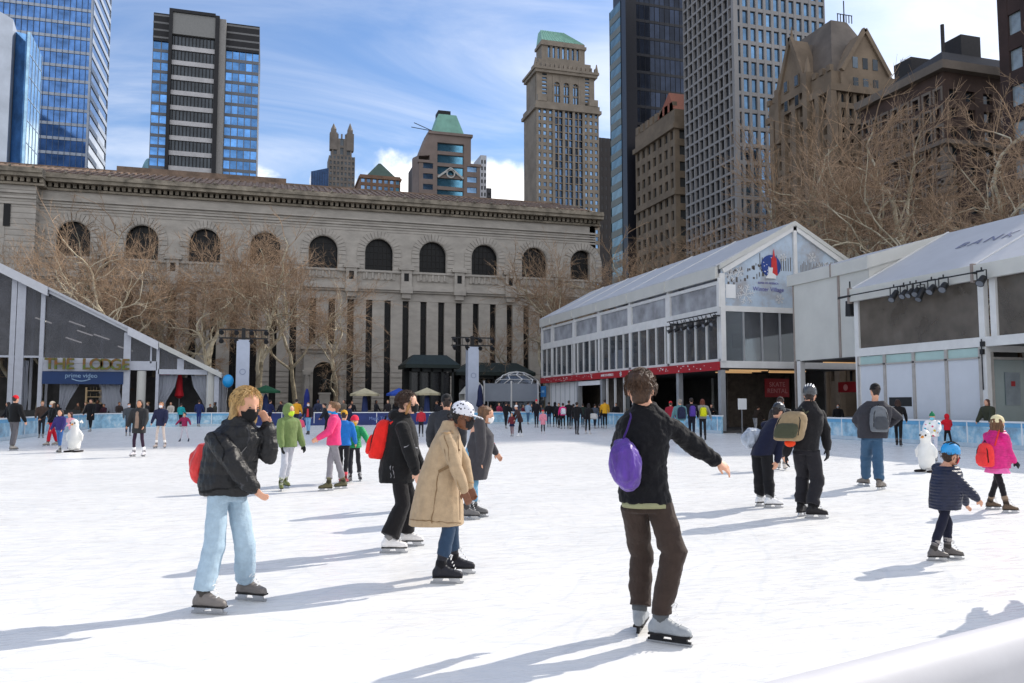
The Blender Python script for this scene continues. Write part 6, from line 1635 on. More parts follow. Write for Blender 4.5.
def skate(root, g, td, k, col, blade='figure', colb=(200, 200, 205), lace=(225, 225, 225), shaft=None, vox=.01, soft=True):
    """g: blade middle on the ice, td: toe direction; returns ankle point"""
    kk = max(.72, k); s = UP.cross(td).normalized(); m = cloth(*col, rough=.45, bump=.1)
    sole = .062*kk; an = g-td*.055*kk+UP*(sole+.095*kk)
    b = MB(parent_world(root))
    top = an+((shaft-an).normalized()*.13*kk if shaft is not None else UP*.13*kk)
    b.tube([g-td*.075*kk+UP*(sole+.04*kk), an-td*.005, an.lerp(top, .5), top], [.046*kk, .05*kk, .052*kk, .056*kk], 12, rnd=True)
    z0 = g+UP*sole
    b.loft([(z0+td*x*kk+UP*hh*kk, s, UP, w*kk, hh*kk) for x, w, hh in ((-.135, .022, .03), (-.12, .036, .042), (-.06, .042, .06), (0, .043, .058), (.05, .047, .042), (.10, .047, .034), (.145, .036, .028), (.165, .015, .015))], 14, 2.5)
    o = fuse(b, 'skate', m, root, vox, 2)
    q = MB(parent_world(root)); ta = (top-an).normalized(); q.tube([top-ta*.012, top+ta*.016], [.0585*kk, .059*kk], 14, rnd=True); q.build('boot_collar', cloth(*[min(255, int(c*1.25)+25) for c in col]), o, smooth=True)
    q = MB(parent_world(root)); q.tube([an+ta*.01, an+ta*.05*kk], [.0545*kk, .0555*kk], 14, rnd=True); q.build('ankle_panel', cloth(*[int(c*.6) for c in col]), o, smooth=True)
    q = MB(V(parent_world(root)))
    hol = blade == 'hockey'
    mcol = cloth(25, 25, 28, rough=.4) if hol else mat('blade_steel', (.42, .43, .45), .25, .1, 4, metal=.8)
    def plate(x0, x1, za, zb, w, mbx, xt0=None, xt1=None):
        xt0 = x0 if xt0 is None else xt0; xt1 = x1 if xt1 is None else xt1
        mbx.hexa([g+td*x0*kk-s*w+UP*za*kk, g+td*x1*kk-s*w+UP*za*kk, g+td*x1*kk+s*w+UP*za*kk, g+td*x0*kk+s*w+UP*za*kk], [g+td*xt0*kk-s*w+UP*zb*kk, g+td*xt1*kk-s*w+UP*zb*kk, g+td*xt1*kk+s*w+UP*zb*kk, g+td*xt0*kk+s*w+UP*zb*kk])
    sl = MB(V(parent_world(root))); plate(-.13, .16, .056, .069, .036*kk, sl); sl.build('sole', cloth(35, 33, 33), o)
    w = .008 if hol else .003
    bl = MB(V(parent_world(root)))
    plate(-.155, .165, .001, .024 if not hol else .018, .0025, bl, -.15, .175); bl.build('blade', mat('blade_steel', (.42, .43, .45), .25, .1, 4, metal=.8), o)
    h1 = MB(V(parent_world(root))); plate(-.13, -.04, .018, .057, w+.004, h1, -.12, -.02)
    plate(.04, .14, .018, .057, w+.004, h1, .02, .13)
    if hol: plate(-.14, .16, .017, .03, w+.003, h1)
    h1.build('blade_holder', mcol, o)
    lc = MB(V(parent_world(root)))
    for i in range(6):
        t = i/5; c = (z0+td*.085*kk+UP*.075*kk).lerp(top+td*.045*kk, t); ww = .03*kk*(1-.2*t)
        up2 = (td*.55+UP*.85).normalized()
        lc.tube([c-s*ww+up2*.004, c+up2*.014*kk, c+s*ww-up2*.004], .0045*kk, 5)
    lc.tube([top+td*.05*kk, top+td*.09*kk+s*.02-UP*.02, top+td*.075*kk+s*.03-UP*.05], .004*kk, 5); lc.tube([top+td*.05*kk, top+td*.085*kk-s*.025-UP*.015, top+td*.07*kk-s*.035-UP*.04], .004*kk, 5)
    lc.build('laces', cloth(*lace), o)
    return an
def backpack(label, c, up, out, lat, size, col, col2=None, group=None, sho=None, kind='backpack', flap=True, vox=.012):
    """c centre, up/out/lat axes, size (w, h, d)"""
    r = empty(kind, label, kind.replace('_', ' '), c, group); O = V(c); w, h, d = size; m = cloth(*col)
    up = up.normalized(); out = out.normalized(); lat = lat.normalized()
    if kind == 'drawstring_bag': m = mat('bagcloth_%d_%d_%d' % tuple(col), srgb(*col), .42, .3, 5, 1.0, 13, spec=.5, sheen=.2, stretch=(1.6, 1.6, .6))
    b = MB(O)
    if kind == 'drawstring_bag':
        lat = (lat+up*.18).normalized()
        b.loft([(O+up*h*z+out*o*d, lat, out, w*a, d*q) for z, a, q, o in ((-.5, .10, .14, -.1), (-.43, .28, .34, 0), (-.28, .42, .50, .08), (-.08, .5, .55, .08), (.12, .49, .5, .05), (.28, .42, .40, 0), (.40, .31, .30, -.08), (.47, .22, .2, -.15), (.5, .2, .16, -.18))], 20, 1.75)
        for a_ in (-.5, -.2, .15, .45): b.tube([O+up*h*.48+lat*w*a_*.3-out*d*.1, O+up*h*.25+lat*w*a_*.55+out*d*.40, O-up*h*.05+lat*w*a_*.6+out*d*.52], [.02, .026, .008], 7)
    else:
        b.loft([(O+up*h*z, lat, out, w*a, d*q) for z, a, q in ((-.5, .38, .35), (-.44, .47, .48), (-.1, .5, .52), (.2, .47, .46), (.38, .40, .38), (.47, .28, .28), (.5, .12, .14))], 18, 3.2)
    fuse(b, 'bag', m, r, vox, 2, .02 if kind != 'drawstring_bag' else .035, .09 if kind != 'drawstring_bag' else .13)
    if kind != 'drawstring_bag' and flap:
        b = MB(O); b.loft([(O+up*h*z+out*d*.5, lat, out, w*a, d*q) for z, a, q in ((-.4, .3, .12), (-.34, .38, .2), (-.1, .4, .22), (.06, .34, .14), (.1, .2, .05))], 14, 3.2); fuse(b, 'front_pocket', cloth(*(col2 or col)), r, vox, 3)
    if kind != 'drawstring_bag':
        z_ = MB(O); z_.tube([O+lat*w*a*.86+up*h*b_+out*d*c_ for a, b_, c_ in ((-.47, -.3, .36), (-.46, 0, .40), (-.42, .2, .38), (-.3, .36, .30), (0, .43, .26), (.3, .36, .30), (.42, .2, .38), (.46, 0, .40), (.47, -.3, .36))], .008, 6)
        z_.build('zip', cloth(22, 22, 24), r, smooth=True)
        z_ = MB(O); z_.tube([O+up*h*.47-lat*.03, O+up*(h*.5+.045), O+up*h*.47+lat*.03], .008, 6); z_.build('grab_handle', cloth(22, 22, 24), r, smooth=True)
    if sho:
        for i, s_ in enumerate(sho):
            s_ = V(s_).lerp((V(sho[0])+V(sho[1]))/2+UP*.05, .42); b = MB(O); a = O+up*h*.42+(lat*(.12 if (s_-O).dot(lat) > 0 else -.12)); e = O-up*h*.35+(lat*(.1 if (s_-O).dot(lat) > 0 else -.1))-out*d*.6
            f1 = s_+UP*.055+out*.03; f2 = s_-out*.10-UP*.03; f3 = s_-out*.12-UP*.2
            b.tube([a-out*d*.4, f1, f2, f3, e-out*.02], .014 if kind == 'backpack' else .006, 6); b.build('strap', cloth(*(col2 or col)), r, smooth=True)
    return r

def decal(P, name, pts, w, m, across=None):
    """a stitched strip (zip, seam, pocket welt) laid on the garment along points given in the picture of the garment"""
    Z = P['Z0']; q = [atdepth(a, b, Z+(c[0] if c else 0)) for a, b, *c in pts]; n = 10; mb = MB(P['B']); vs = []
    path = []
    for a, b in zip(q[:-1], q[1:]): path += [a.lerp(b, i/n) for i in range(n)]
    path.append(q[-1])
    for i, p in enumerate(path):
        d = (path[min(i+1, len(path)-1)]-path[max(0, i-1)]).normalized(); s = d.cross(FW).normalized()*w/2; vs += [p-s, p+s]
    mb.add(vs, [(2*i, 2*i+1, 2*i+3, 2*i+2) for i in range(len(path)-1)]); o = mb.build(name, m, P['top'])
    sh = o.modifiers.new('w', 'SHRINKWRAP'); sh.target = P['top']; sh.wrap_method = 'NEAREST_SURFACEPOINT'; sh.wrap_mode = 'ABOVE_SURFACE'; sh.offset = .004
    return o
def person(label, base, h=1.7, face=0, lean=0, stride=.12, spread=.16, yaw_arms=(15, 12, 25), armL=None, armR=None, J=None, feet=None,
           top=('jacket', (20, 20, 22)), topmat=None, rings=None, hem=.02, puff=.02, pants=(25, 25, 28), pmat=None, pr=(.088, .064, .052), skirt=None,
           hat=None, hair=('short', (60, 42, 30)), mask=None, sk=0, gloves=None, skates=(150, 148, 145), blade='figure', headtilt=0, headturn=0, hs=1.0, on_ice=True, hipz=None,
           disp=.02, scarf=None, group='skaters and onlookers', shoes=False, hoodlump=False, open_front=None, eyes=False, dsz=.14, wrk=.8, ribs=None):
    if isinstance(base, V): B = V(base)
    else: B = ground(*base)
    Z0 = B.dot(FW); spx = FPX/max(Z0, .5); k = h/1.75
    vox = min(.026, max(.0075, .62/spx))
    root = empty('person', label, 'person', B, group)
    RO = V(B)
    f = dirv(face); l = dirv(face+90); r = -l
    JJ = {}
    for kx, v in (J or {}).items(): JJ[kx] = atdepth(v[0], v[1], Z0+(v[2] if len(v) > 2 else 0))
    la = radians(lean); sp = (UP*cos(la)+f*sin(la)).normalized()
    lift = .085 if not shoes else .02
    hip = B+UP*(lift+(.52*h if hipz is None else hipz))-f*sin(la)*.12
    if 'hip' in JJ: hip = V((JJ['hip'].x, JJ['hip'].y, B.z+lift+(.505*h if hipz is None else hipz)))
    neck = JJ.get('neck', hip+sp*.325*h); sp = (neck-hip).normalized()
    hdv = (UP*cos(la*.35+radians(headtilt))+f*sin(la*.35+radians(headtilt))).normalized()
    hf0 = dirv(face+headturn); hh = .134*h*hs
    head = JJ.get('head', neck+hdv*(.090*h)+f*.022)
    hf = (hf0-hdv*hf0.dot(hdv)).normalized(); hl = hdv.cross(hf).normalized()
    sw = .112*h if h > 1.45 else .105*h
    S = {'L': JJ.get('sL', hip+sp*.292*h+l*sw), 'R': JJ.get('sR', hip+sp*.292*h+r*sw)}
    Hp = {'L': hip+l*.05*h-UP*.01, 'R': hip+r*.05*h-UP*.01}
    # feet
    FT = {}
    if feet:
        for sd, ft in zip('LR', feet):
            g = ground(ft[0], ft[1]); FT[sd] = (g+UP*(ft[3] if len(ft) > 3 else 0), dirv(ft[2]))
    else:
        FT = {'L': (B+l*spread/2+f*stride, dirv(face+8)), 'R': (B+r*spread/2-f*stride, dirv(face-8))}
    bodym = skin(sk)
    A = {}
    for sd in 'LR':
        g, td = FT[sd]
        if shoes or not on_ice or spx < 24:
            A[sd] = g+UP*.09*k-td*.04
            b = MB(RO); b.loft([(g+td*x*k+UP*hz*k, UP.cross(td).normalized(), UP, w*k, hz*k) for x, w, hz in ((-.1, .03, .035), (-.05, .042, .055), (.02, .043, .055), (.1, .045, .035), (.17, .03, .025))], 10, 2.4)
            b.tube([A[sd], A[sd]+UP*.1*k], .05*k, 8, rnd=True)
            if not shoes: b.hexa(*[[g+td*x*k+UP.cross(td)*y+UP*z for x, y in ((-.14, -.006), (.16, -.006), (.16, .006), (-.14, .006))] for z in (0, .03)])
            fuse(b, 'shoe' if shoes else 'skate', cloth(*skates), root, vox, 1)
        else:
            kk = max(.72, k); A[sd] = g-td*.055*kk+UP*(.062*kk+.095*kk)
    LL = .245*h; kb = f+dirv(face)*.0
    K = {}
    for sd in 'LR':
        K[sd] = JJ.get('k'+sd) or ik(Hp[sd], A[sd], LL*1.0, LL*.97, (f*.8+FT[sd][1]*.5).normalized())
    if not (shoes or not on_ice or spx < 24):
        for sd in 'LR': skate(root, FT[sd][0], FT[sd][1], k, skates, blade, lace=(230, 230, 230), shaft=K[sd], vox=max(.009, vox))
    E, W, HD = {}, {}, {}
    for sd, sg in (('L', l), ('R', r)):
        am = (armL if sd == 'L' else armR) or yaw_arms
        fw, ou, eb = (radians(x) for x in am)
        d1 = (-UP*cos(fw)*cos(ou)+f*sin(fw)+sg*sin(ou)).normalized()
        E[sd] = JJ.get('e'+sd, S[sd]+d1*.172*h)
        ax = sg; d2 = (d1*cos(eb)+(f*.95-sg*.3).normalized()*sin(eb)).normalized()
        W[sd] = JJ.get('w'+sd, E[sd]+d2*.150*h)
        HD[sd] = (JJ['h'+sd]-W[sd]).normalized() if 'h'+sd in JJ else (W[sd]-E[sd]).normalized()
    # ---- body: one continuous skin
    b = MB(RO)
    b.loft([(hip-sp*.03*h, l, f, .088*h, .062*h), (hip+sp*.05*h, l, f, .080*h, .058*h), (hip+sp*.14*h, l, f, .072*h, .054*h), (hip+sp*.23*h, l, f, .088*h, .062*h), (hip+sp*.29*h, l, f, .090*h, .052*h), (hip+sp*.325*h, l, f, .04*h, .036*h)], 16)
    cb = head-hdv*hh*.5
    b.tube([neck-sp*.03*h, neck, cb+hdv*hh*.3-hf*.03*k], [.036*h, .033*h, .032*h], 12)
    b.loft([(cb+hdv*t*hh+hf*o*hh, hl, hf, w*hh, d*hh) for t, o, w, d in HEADR], 22)
    b.tube([cb+hdv*hh*.55+hf*hh*.40, cb+hdv*hh*.40+hf*hh*.475, cb+hdv*hh*.36+hf*hh*.42], [.03*hh, .055*hh, .05*hh], 8, rnd=True)
    for s_ in (-1, 1):
        b.ball(cb+hdv*hh*.44-hf*hh*.03+hl*s_*hh*.335, .03*hh, .075*hh, .12*hh, (hl, hf, hdv), 8, 6)
        b.ball(cb+hdv*hh*.24+hf*hh*.37, .07*hh, .03*hh, .018*hh, (hl, hf, hdv), 8, 5)
    for sd, sg in (('L', l), ('R', r)):
        b.tube([S[sd]-sg*.02, S[sd], E[sd], W[sd]], [.028*h, .029*h, .023*h, .0155*h], 10, rnd=True)
        b.tube([Hp[sd], K[sd], A[sd]], [.034*h, .024*h, .017*h], 10, rnd=True)
        if not gloves: hand_geo(b, W[sd], HD[sd], (-sg*.8+f*.25-UP*.1), k, 1 if sd == 'L' else -1)
    fuse(b, 'body', bodym, root, min(vox, .012) if spx > 50 else vox, 1)
    if gloves:
        b = MB(RO)
        for sd, sg in (('L', l), ('R', r)): hand_geo(b, W[sd], HD[sd], (-sg*.8+f*.25-UP*.1), k*1.18, 1 if sd == 'L' else -1); b.tube([W[sd]-HD[sd]*.03, W[sd]+HD[sd]*.01], .032*k, 8)
        fuse(b, 'gloves', cloth(*gloves), root, vox, 1)
    if eyes:
        for s_ in (-1, 1):
            b = MB(RO); c = cb+hdv*hh*.50+hf*hh*.375+hl*s_*hh*.145; b.ball(c, .045*hh, .03*hh, .022*hh, (hl, hf, hdv), 10, 6); b.build('eye', cloth(60, 45, 38, rough=.25), root, smooth=True)
            b = MB(RO); b.tube([c+hdv*.07*hh-hl*.08*hh, c+hdv*.09*hh+hf*.01*hh, c+hdv*.06*hh+hl*.08*hh], .010*hh, 5); b.build('eyebrow', hairm(hair[1] if hair else (70, 50, 35)), root)
    # ---- trousers
    b = MB(RO)
    b.loft([(hip-UP*.045*h, l, f, .096*h, .072*h), (hip, l, f, .094*h, .070*h), (hip+sp*.06*h, l, f, .084*h, .064*h)], 16)
    for sd in 'LR':
        cuff = A[sd]+(K[sd]-A[sd]).normalized()*(.105*k if not shoes else .0)
        if pr[2] > .066: cuff = A[sd]+(K[sd]-A[sd]).normalized()*.035*k
        rj = random.Random(int(B.x*97+B.y*31)+(sd == 'L')); pp, rs = [], []; wr = (wrk if spx > 40 else .3)
        hp0 = Hp[sd]-UP*.02
        for i in range(6): t_ = i/6; pp.append(hp0.lerp(K[sd], t_)); rs.append((pr[0]*.9+(pr[1]-pr[0]*.9)*t_)*k)
        for i in range(9): t_ = i/8; pp.append(K[sd].lerp(cuff, t_)); rs.append((pr[1]+(pr[2]-pr[1])*t_)*k)
        for i in range(2, len(pp)):
            am = wr*(.03+.07*max(0, (i-9)/5)+.05*(i in (5, 6, 7))); rs[i] *= 1+rj.uniform(-am, am*1.3); pp[i] = pp[i]+dirv(rj.uniform(0, 360))*am*.12*k
        b.tube(pp, rs, 16, rnd=False)
    fuse(b, 'trousers', pmat or cloth(*pants), root, vox, 3, min(.018, disp*.7) if spx > 40 else 0, dsz)
    if skirt:
        b = MB(RO); b.loft([(hip+UP*.05*h, l, f, .09*h, .07*h), (hip-UP*.03*h, l, f, .105*h, .09*h), (hip-UP*.13*h, l, f, .14*h, .12*h)], 18); fuse(b, 'skirt', cloth(*skirt), root, vox, 2, disp*.8, .06)
    # ---- top
    kind, col = top
    tm = topmat or cloth(*col)
    b = MB(RO); t = puff
    if rings:
        for_r = []
        for q in rings:
            xa, xb, py, dp = q[:4]; c = atdepth((xa+xb)/2, py, Z0); for_r.append((c, RT, FW, (xb-xa)/2/spx, dp))
        b.loft(for_r, 22, 2.3)
    else:
        hz = hem
        rg = [(hip-UP*hz*h, .098*h+t+(.03 if kind == 'coat' else 0), .078*h+t), (hip+sp*.04*h, .090*h+t, .072*h+t), (hip+sp*.13*h, .084*h+t, .066*h+t), (hip+sp*.22*h, .100*h+t, .072*h+t), (hip+sp*.285*h, .102*h+t, .062*h+t), (hip+sp*.318*h, .065*h+t*.6, .045*h+t*.5), (hip+sp*.345*h, .043*h+t*.5, .040*h+t*.5)]
        if hz > .08: rg.insert(1, (hip-UP*hz*.45*h, .100*h+t, .08*h+t))
        b.loft([(c, l, f, a, d) for c, a, d in rg], 20, 2.2)
    for sd, sg in (('L', l), ('R', r)):
        e = (E[sd]-S[sd]); wv = W[sd]
        b.tube([S[sd]-sg*.035*h+UP*.002*h, S[sd]-UP*.012*h, S[sd].lerp(E[sd], .25), S[sd].lerp(E[sd], .6), E[sd], E[sd].lerp(wv, .35), E[sd].lerp(wv, .7), wv-HD[sd]*.005], [.024*h+t*.8, .032*h+t, .033*h+t, .030*h+t*.95, .030*h+t*.95, .027*h+t*.85, .0245*h+t*.8, .0205*h+t*.6], 12, rnd=True)
    if hoodlump:
        c = neck-f*.075*k+UP*.0; b.ball(c, .115*k, .075*k, .07*k, (l, f, UP))
        b.tube([neck+l*.08*k-f*.04+UP*.01, neck+f*.07*k-UP*.02, neck+r*.08*k-f*.04+UP*.01], .03*k, 8, rnd=True)
    if hat and hat[0] == 'hood':
        c = head-hf*.035*k+hdv*.01; b.ball(c, .118*k*hs, .118*k*hs, .15*k*hs, (hl, hf, hdv)); b.tube([c-hdv*.08, neck], [.1*k, .085*k], 12)
    to = fuse(b, kind, tm, root, vox, 3 if spx > 40 else 1, disp if spx > 40 else 0, dsz)
    if open_front:
        b = MB(RO); c0 = hip+sp*.0+f*(.066*h+t); b.loft([(hip-UP*hem*.3*h+f*(.055*h+t), l, f, .05*h, .032*h), (hip+sp*.12*h+f*(.045*h+t), l, f, .045*h, .035*h), (hip+sp*.25*h+f*(.045*h+t), l, f, .04*h, .035*h), (hip+sp*.3*h+f*(.02*h+t), l, f, .03*h, .03*h)], 12); fuse(b, 'jumper', cloth(*open_front), root, vox, 1)
    # ---- head gear
    def rngs(t0, t1, sc, n=6, oo=0.0, ex=0):
        out = []
        for i in range(n):
            t = t0+(t1-t0)*i/(n-1); tt = min(t, .985)
            for a, c in zip(HEADR[:-1], HEADR[1:]):
                if a[0] <= tt <= c[0]+1e-6: u = (tt-a[0])/(c[0]-a[0]); o, w, d = (a[j]+(c[j]-a[j])*u for j in (1, 2, 3)); break
            fade = sqrt(max(.03, 1-max(0, (t-.72)/(t1-.72+1e-6))**2.2)) if t > .72 else 1
            w0, d0 = (.33, .405) if t > .72 else (w, d)
            out.append((cb+hdv*t*hh+hf*(o+oo)*hh, hl, hf, max(w, w0*fade if t > .72 else w)*hh*sc if t <= .72 else w0*fade*hh*sc, d*hh*sc if t <= .72 else d0*fade*hh*sc))
        return out
    if hat and not hair and hat[0] != 'hood': hair = ('short', (44, 32, 28))
    if hair and (not hat or hat[0] != 'hood'):
        hk, hc = hair[0], hair[1]; b = MB(RO)
        b.loft(rngs(.5, 1.0 if hat else 1.06, 1.02 if hat else 1.16, 8, -.115), 20)
        b.ball(cb+hdv*hh*.26-hf*hh*.20, .25*hh, .17*hh, .18*hh, (hl, hf, hdv))
        b.ball(cb+hdv*hh*.48-hf*hh*.22, .30*hh, .24*hh, .30*hh, (hl, hf, hdv))
        if hk in ('short',) and not hat:
            b.ball(cb+hdv*hh*.97+hf*hh*.12, .24*hh, .26*hh, .12*hh, (hl, hf, hdv))
        if hk in ('long', 'bob'):
            ln = .62*hh if hk == 'bob' else 1.25*hh
            for s_ in (-1, -.5, 0, .5, 1):
                a0 = cb+hdv*hh*.75-hf*hh*(.18+.22*(1-abs(s_)))+hl*s_*hh*.30
                b.tube([a0, cb+hdv*hh*.35-hf*hh*(.12+.26*(1-abs(s_)))+hl*s_*hh*.37, cb+hdv*(hh*.35-ln*.6)-hf*hh*(.14+.22*(1-abs(s_)))+hl*s_*hh*.36, cb+hdv*(hh*.35-ln)-hf*hh*(.16+.2*(1-abs(s_)))+hl*s_*hh*.30], [.12*hh, .15*hh, .13*hh, .05*hh], 10, rnd=True)
        if hk == 'bun': b.ball(cb+hdv*hh*.72-hf*hh*.46, .17*hh, .15*hh, .17*hh)
        if hk == 'pony': b.tube([cb+hdv*hh*.7-hf*hh*.4, cb+hdv*hh*.55-hf*hh*.68, cb+hdv*hh*.1-hf*hh*.66, cb-hdv*hh*.4-hf*hh*.56], [.08*hh, .11*hh, .1*hh, .03*hh], 10, rnd=True)
        fuse(b, 'hair', hairm(hc), root, min(vox, .012) if spx > 50 else vox, 1, .018 if spx > 50 else 0, .03)
        if spx > 80 and hk != 'none':
            rs_ = random.Random(int(B.x*10)); st = MB(RO)
            for i in range(620 if not hat else 60):
                az = rs_.uniform(.9, 2*pi-.9) if i % 3 else rs_.uniform(-.9, .9); el = rs_.uniform(-.25, 1.5) if i % 3 else rs_.uniform(.75, 1.45)
                if hat: el = rs_.uniform(-.5, .15)
                u = hf*cos(az)*cos(el)*.50+hl*sin(az)*cos(el)*.415+hdv*sin(el)*.50; c = cb+hdv*hh*.56-hf*hh*.09
                tdn = (-hdv*(.9 if hk != 'short' else .4)*cos(el)-hf*.5*sin(el)+V((rs_.uniform(-.3, .3), rs_.uniform(-.3, .3), rs_.uniform(-.3, .2)))).normalized()
                p = c+u*hh*1.03; L_ = hh*rs_.uniform(.10, .19)*(1.5 if hk in ('long', 'bob') else 1); n_ = u.normalized()
                tt = (tdn-n_*tdn.dot(n_)).normalized()
                st.tube([p, p+tt*L_*.5+n_*.010, p+tt*L_-n_*.002], [.0028, .0028, .0008], 3, cap=False)
            st.build('loose_strands', hairm(tuple(min(255, int(x*1.12)) for x in hc)), root)
        if len(hair) > 2:
            b = MB(RO)
            for s_ in (-1, 1): b.tube([cb+hdv*hh*.62+hf*hh*.16+hl*s_*hh*.34, cb+hdv*hh*.3+hf*hh*.05+hl*s_*hh*.38, cb+hdv*hh*.02-hf*hh*.05+hl*s_*hh*.38], [.04*hh, .09*hh, .06*hh], 8, rnd=True)
            fuse(b, 'hair_highlight', hairm(hair[2]), root, vox, 1, .01, .03)
    if hat and hat[0] != 'hood':
        hk, hc = hat[0], hat[1]; b = MB(RO)
        hm = hat[2] if len(hat) > 2 and hat[2] else cloth(*hc)
        if hk in ('beanie', 'pom'):
            b.loft(rngs(.58, 1.14, 1.15, 8, -.04), 20); rr_ = rngs(.58, .72, 1.22, 3, -.03); b.loft(rr_, 20)
            if hk == 'pom': b.ball(cb+hdv*hh*1.2-hf*hh*.03, .13*hh)
            fuse(b, 'hat', hm, root, vox, 2, .006, .03)
        elif hk == 'cap':
            b.loft(rngs(.56, 1.13, 1.16, 8, -.04), 20); o = fuse(b, 'cap', hm, root, min(vox, .011), 2)
            b = MB(RO); c = cb+hdv*hh*.63+hf*hh*.42
            b.loft([(c-hf*hh*.12, hl, hdv, .33*hh, .035*hh), (c+hf*hh*.2-hdv*.02*hh, hl, hdv, .31*hh, .03*hh), (c+hf*hh*.4-hdv*.06*hh, hl, hdv, .2*hh, .025*hh)], 16); fuse(b, 'brim', hm, o, .009, 1)
        elif hk == 'helmet':
            b.loft(rngs(.55, 1.16, 1.26, 8, -.03), 22); b.ball(cb+hdv*hh*.62-hf*hh*.25, .40*hh, .26*hh, .22*hh, (hl, hf, hdv))
            o = fuse(b, 'helmet', mat('helmet_%d_%d_%d' % tuple(hc), srgb(*hc), .25, .05, 2, spec=.7), root, min(vox, .012), 2)
            v = MB(RO); c = cb+hdv*hh*.72-hf*hh*.03
            for a in (-.75, -.25, .25, .75):
                pts_ = []
                for tt in (-.9, -.5, 0, .5, .9):
                    dd = (hdv*cos(tt)*.56*hh*1.0+hf*sin(tt)*.535*hh); dd = dd+hl*a*.40*hh*(cos(tt)**.5); 
                    rr2 = sqrt((dd.dot(hl)/(.415*hh))**2+(dd.dot(hf)/(.51*hh))**2+(dd.dot(hdv)/(.48*hh))**2); pts_.append(c+dd/rr2*1.01)
                v.tube(pts_, .028*hh, 5)
            if len(hat) > 3: v.build('stripe', mat('stripe_%d' % hat[3][0], srgb(*hat[3]), .4), o)
            else: v.build('vent', cloth(18, 18, 20), o)
            st = MB(RO)
            for s_ in (-1, 1): st.tube([cb+hdv*hh*.6+hl*s_*hh*.39, cb+hdv*hh*.2+hl*s_*hh*.31+hf*hh*.1, cb-hdv*hh*.04+hf*hh*.17], .012*hh*2, 5)
            st.build('chin_strap', cloth(22, 22, 24), o)
    if mask:
        b = MB(RO); n = 12; vs = []
        def mp(t, a, sc):
            for aa, c in zip(HEADR[:-1], HEADR[1:]):
                if aa[0] <= t <= c[0]+1e-6: u = (t-aa[0])/(c[0]-aa[0]); o, w, d = (aa[j]+(c[j]-aa[j])*u for j in (1, 2, 3)); break
            bul = .05*math.exp(-(a/.45)**2)*(1 if .08 < t < .42 else .4)
            return cb+hdv*t*hh+hf*(o+bul)*hh+hl*sin(a)*w*hh*sc+hf*cos(a)*d*hh*sc
        ts = (.02, .10, .20, .30, .40, .46)
        for sc in (1.07, 1.11):
            for t_ in ts:
                for i in range(n+1):
                    a = -1.25+2.5*i/n; tt = t_ if abs(a) < .8 else .2+(t_-.2)*.6
                    vs.append(mp(max(.01, tt), a, sc))
        q = len(ts)*(n+1); fs = []
        for j in range(len(ts)-1):
            for i in range(n):
                a = j*(n+1)+i; fs.append((a, a+n+1, a+n+2, a+1)); fs.append((q+a, q+a+1, q+a+n+2, q+a+n+1))
            for a, s2 in ((j*(n+1), 0), (j*(n+1)+n, 1)): fs.append((a, q+a, q+a+n+1, a+n+1) if s2 else (a, a+n+1, q+a+n+1, q+a))
        for i in range(n):
            fs.append((i, i+1, q+i+1, q+i)); a = (len(ts)-1)*(n+1)+i; fs.append((a, q+a, q+a+1, a+1))
        b.add(vs, fs); b.build('mask', cloth(*mask, rough=.8, bump=.1), root, smooth=True)
    if scarf:
        b = MB(RO); b.loft([(neck-UP*.01, l, f, .07*k, .07*k), (neck+UP*.05*k, l, f, .075*k, .08*k), (cb+hdv*hh*.12+hf*.01, hl, hf, .07*k, .09*k), (cb+hdv*hh*.32+hf*.01, hl, hf, .3*hh, .41*hh)], 16); fuse(b, 'neck_warmer', cloth(*scarf), root, vox, 2, .01, .04)
    if ribs or spx > 55:
        for sd in 'LR':
            if gloves and not ribs: continue
            b = MB(RO); a = W[sd]+(E[sd]-W[sd]).normalized()*.03; b.tube([a, W[sd]-HD[sd]*.012], [.0215*h+t*.62, .0195*h+t*.5], 12); b.build('cuff', cloth(*(ribs or tuple(int(c*.8) for c in col))) if not topmat else tm, root, smooth=True)
    return dict(top=to, root=root, hip=hip, neck=neck, S=S, f=f, l=l, sp=sp, head=head, cb=cb, hh=hh, k=k, W=W, Z0=Z0, B=B)
# ---------------------------------------------------- the skaters nearest the camera
black = (16, 16, 19)
# man with the purple bag, seen from behind
P = person('man in a black pullover and brown trousers gliding away with one arm out', (655, 638), 1.78, 82, feet=((641, 631, 72), (668, 644, -28)),
    J=dict(hip=(646, 506), neck=(646, 408), head=(640.5, 389.5), sL=(627, 422, .02), sR=(667, 424, 0), eR=(692, 444, .08), wR=(716, 461, .12), hR=(730, 470, .14), eL=(620, 452, .2), wL=(628, 478, .36), kL=(641, 553, .14), kR=(674, 552, -.10)), hipz=.875,
    top=('pullover', (13, 13, 18)), rings=[(620, 671, 502, .145), (619, 668, 488, .15), (618, 665, 465, .15), (617, 668, 445, .155), (616, 672, 430, .145), (621, 671, 417, .11), (631, 660, 408, .075), (634, 656, 402, .06)], puff=.018,
    pants=(60, 48, 42), pr=(.108, .088, .072), hair=('short', (72, 50, 34)), skates=(150, 155, 160), blade='hockey', sk=0, disp=.045, hs=1.09, dsz=.09, ribs=(20, 20, 26))
mb = MB(P['B']); Z = P['Z0']
c1, c2 = atdepth(646, 506.5, Z), atdepth(645, 501, Z); mb.loft([(c1, RT, FW, .172, .15), (c2, RT, FW, .17, .148)], 22, 2.3); mb.build('shirt_hem', cloth(150, 150, 115), P['root'], smooth=True)
c = atdepth(625.5, 465, Z-.20)
backpack('bright purple drawstring bag slung on the back of the man in brown trousers', c, (UP*.98-RT*.16), (-FW-RT*.25), (RT-FW*.25), (.235, .365, .18), (84, 44, 150), kind='drawstring_bag', vox=.009)
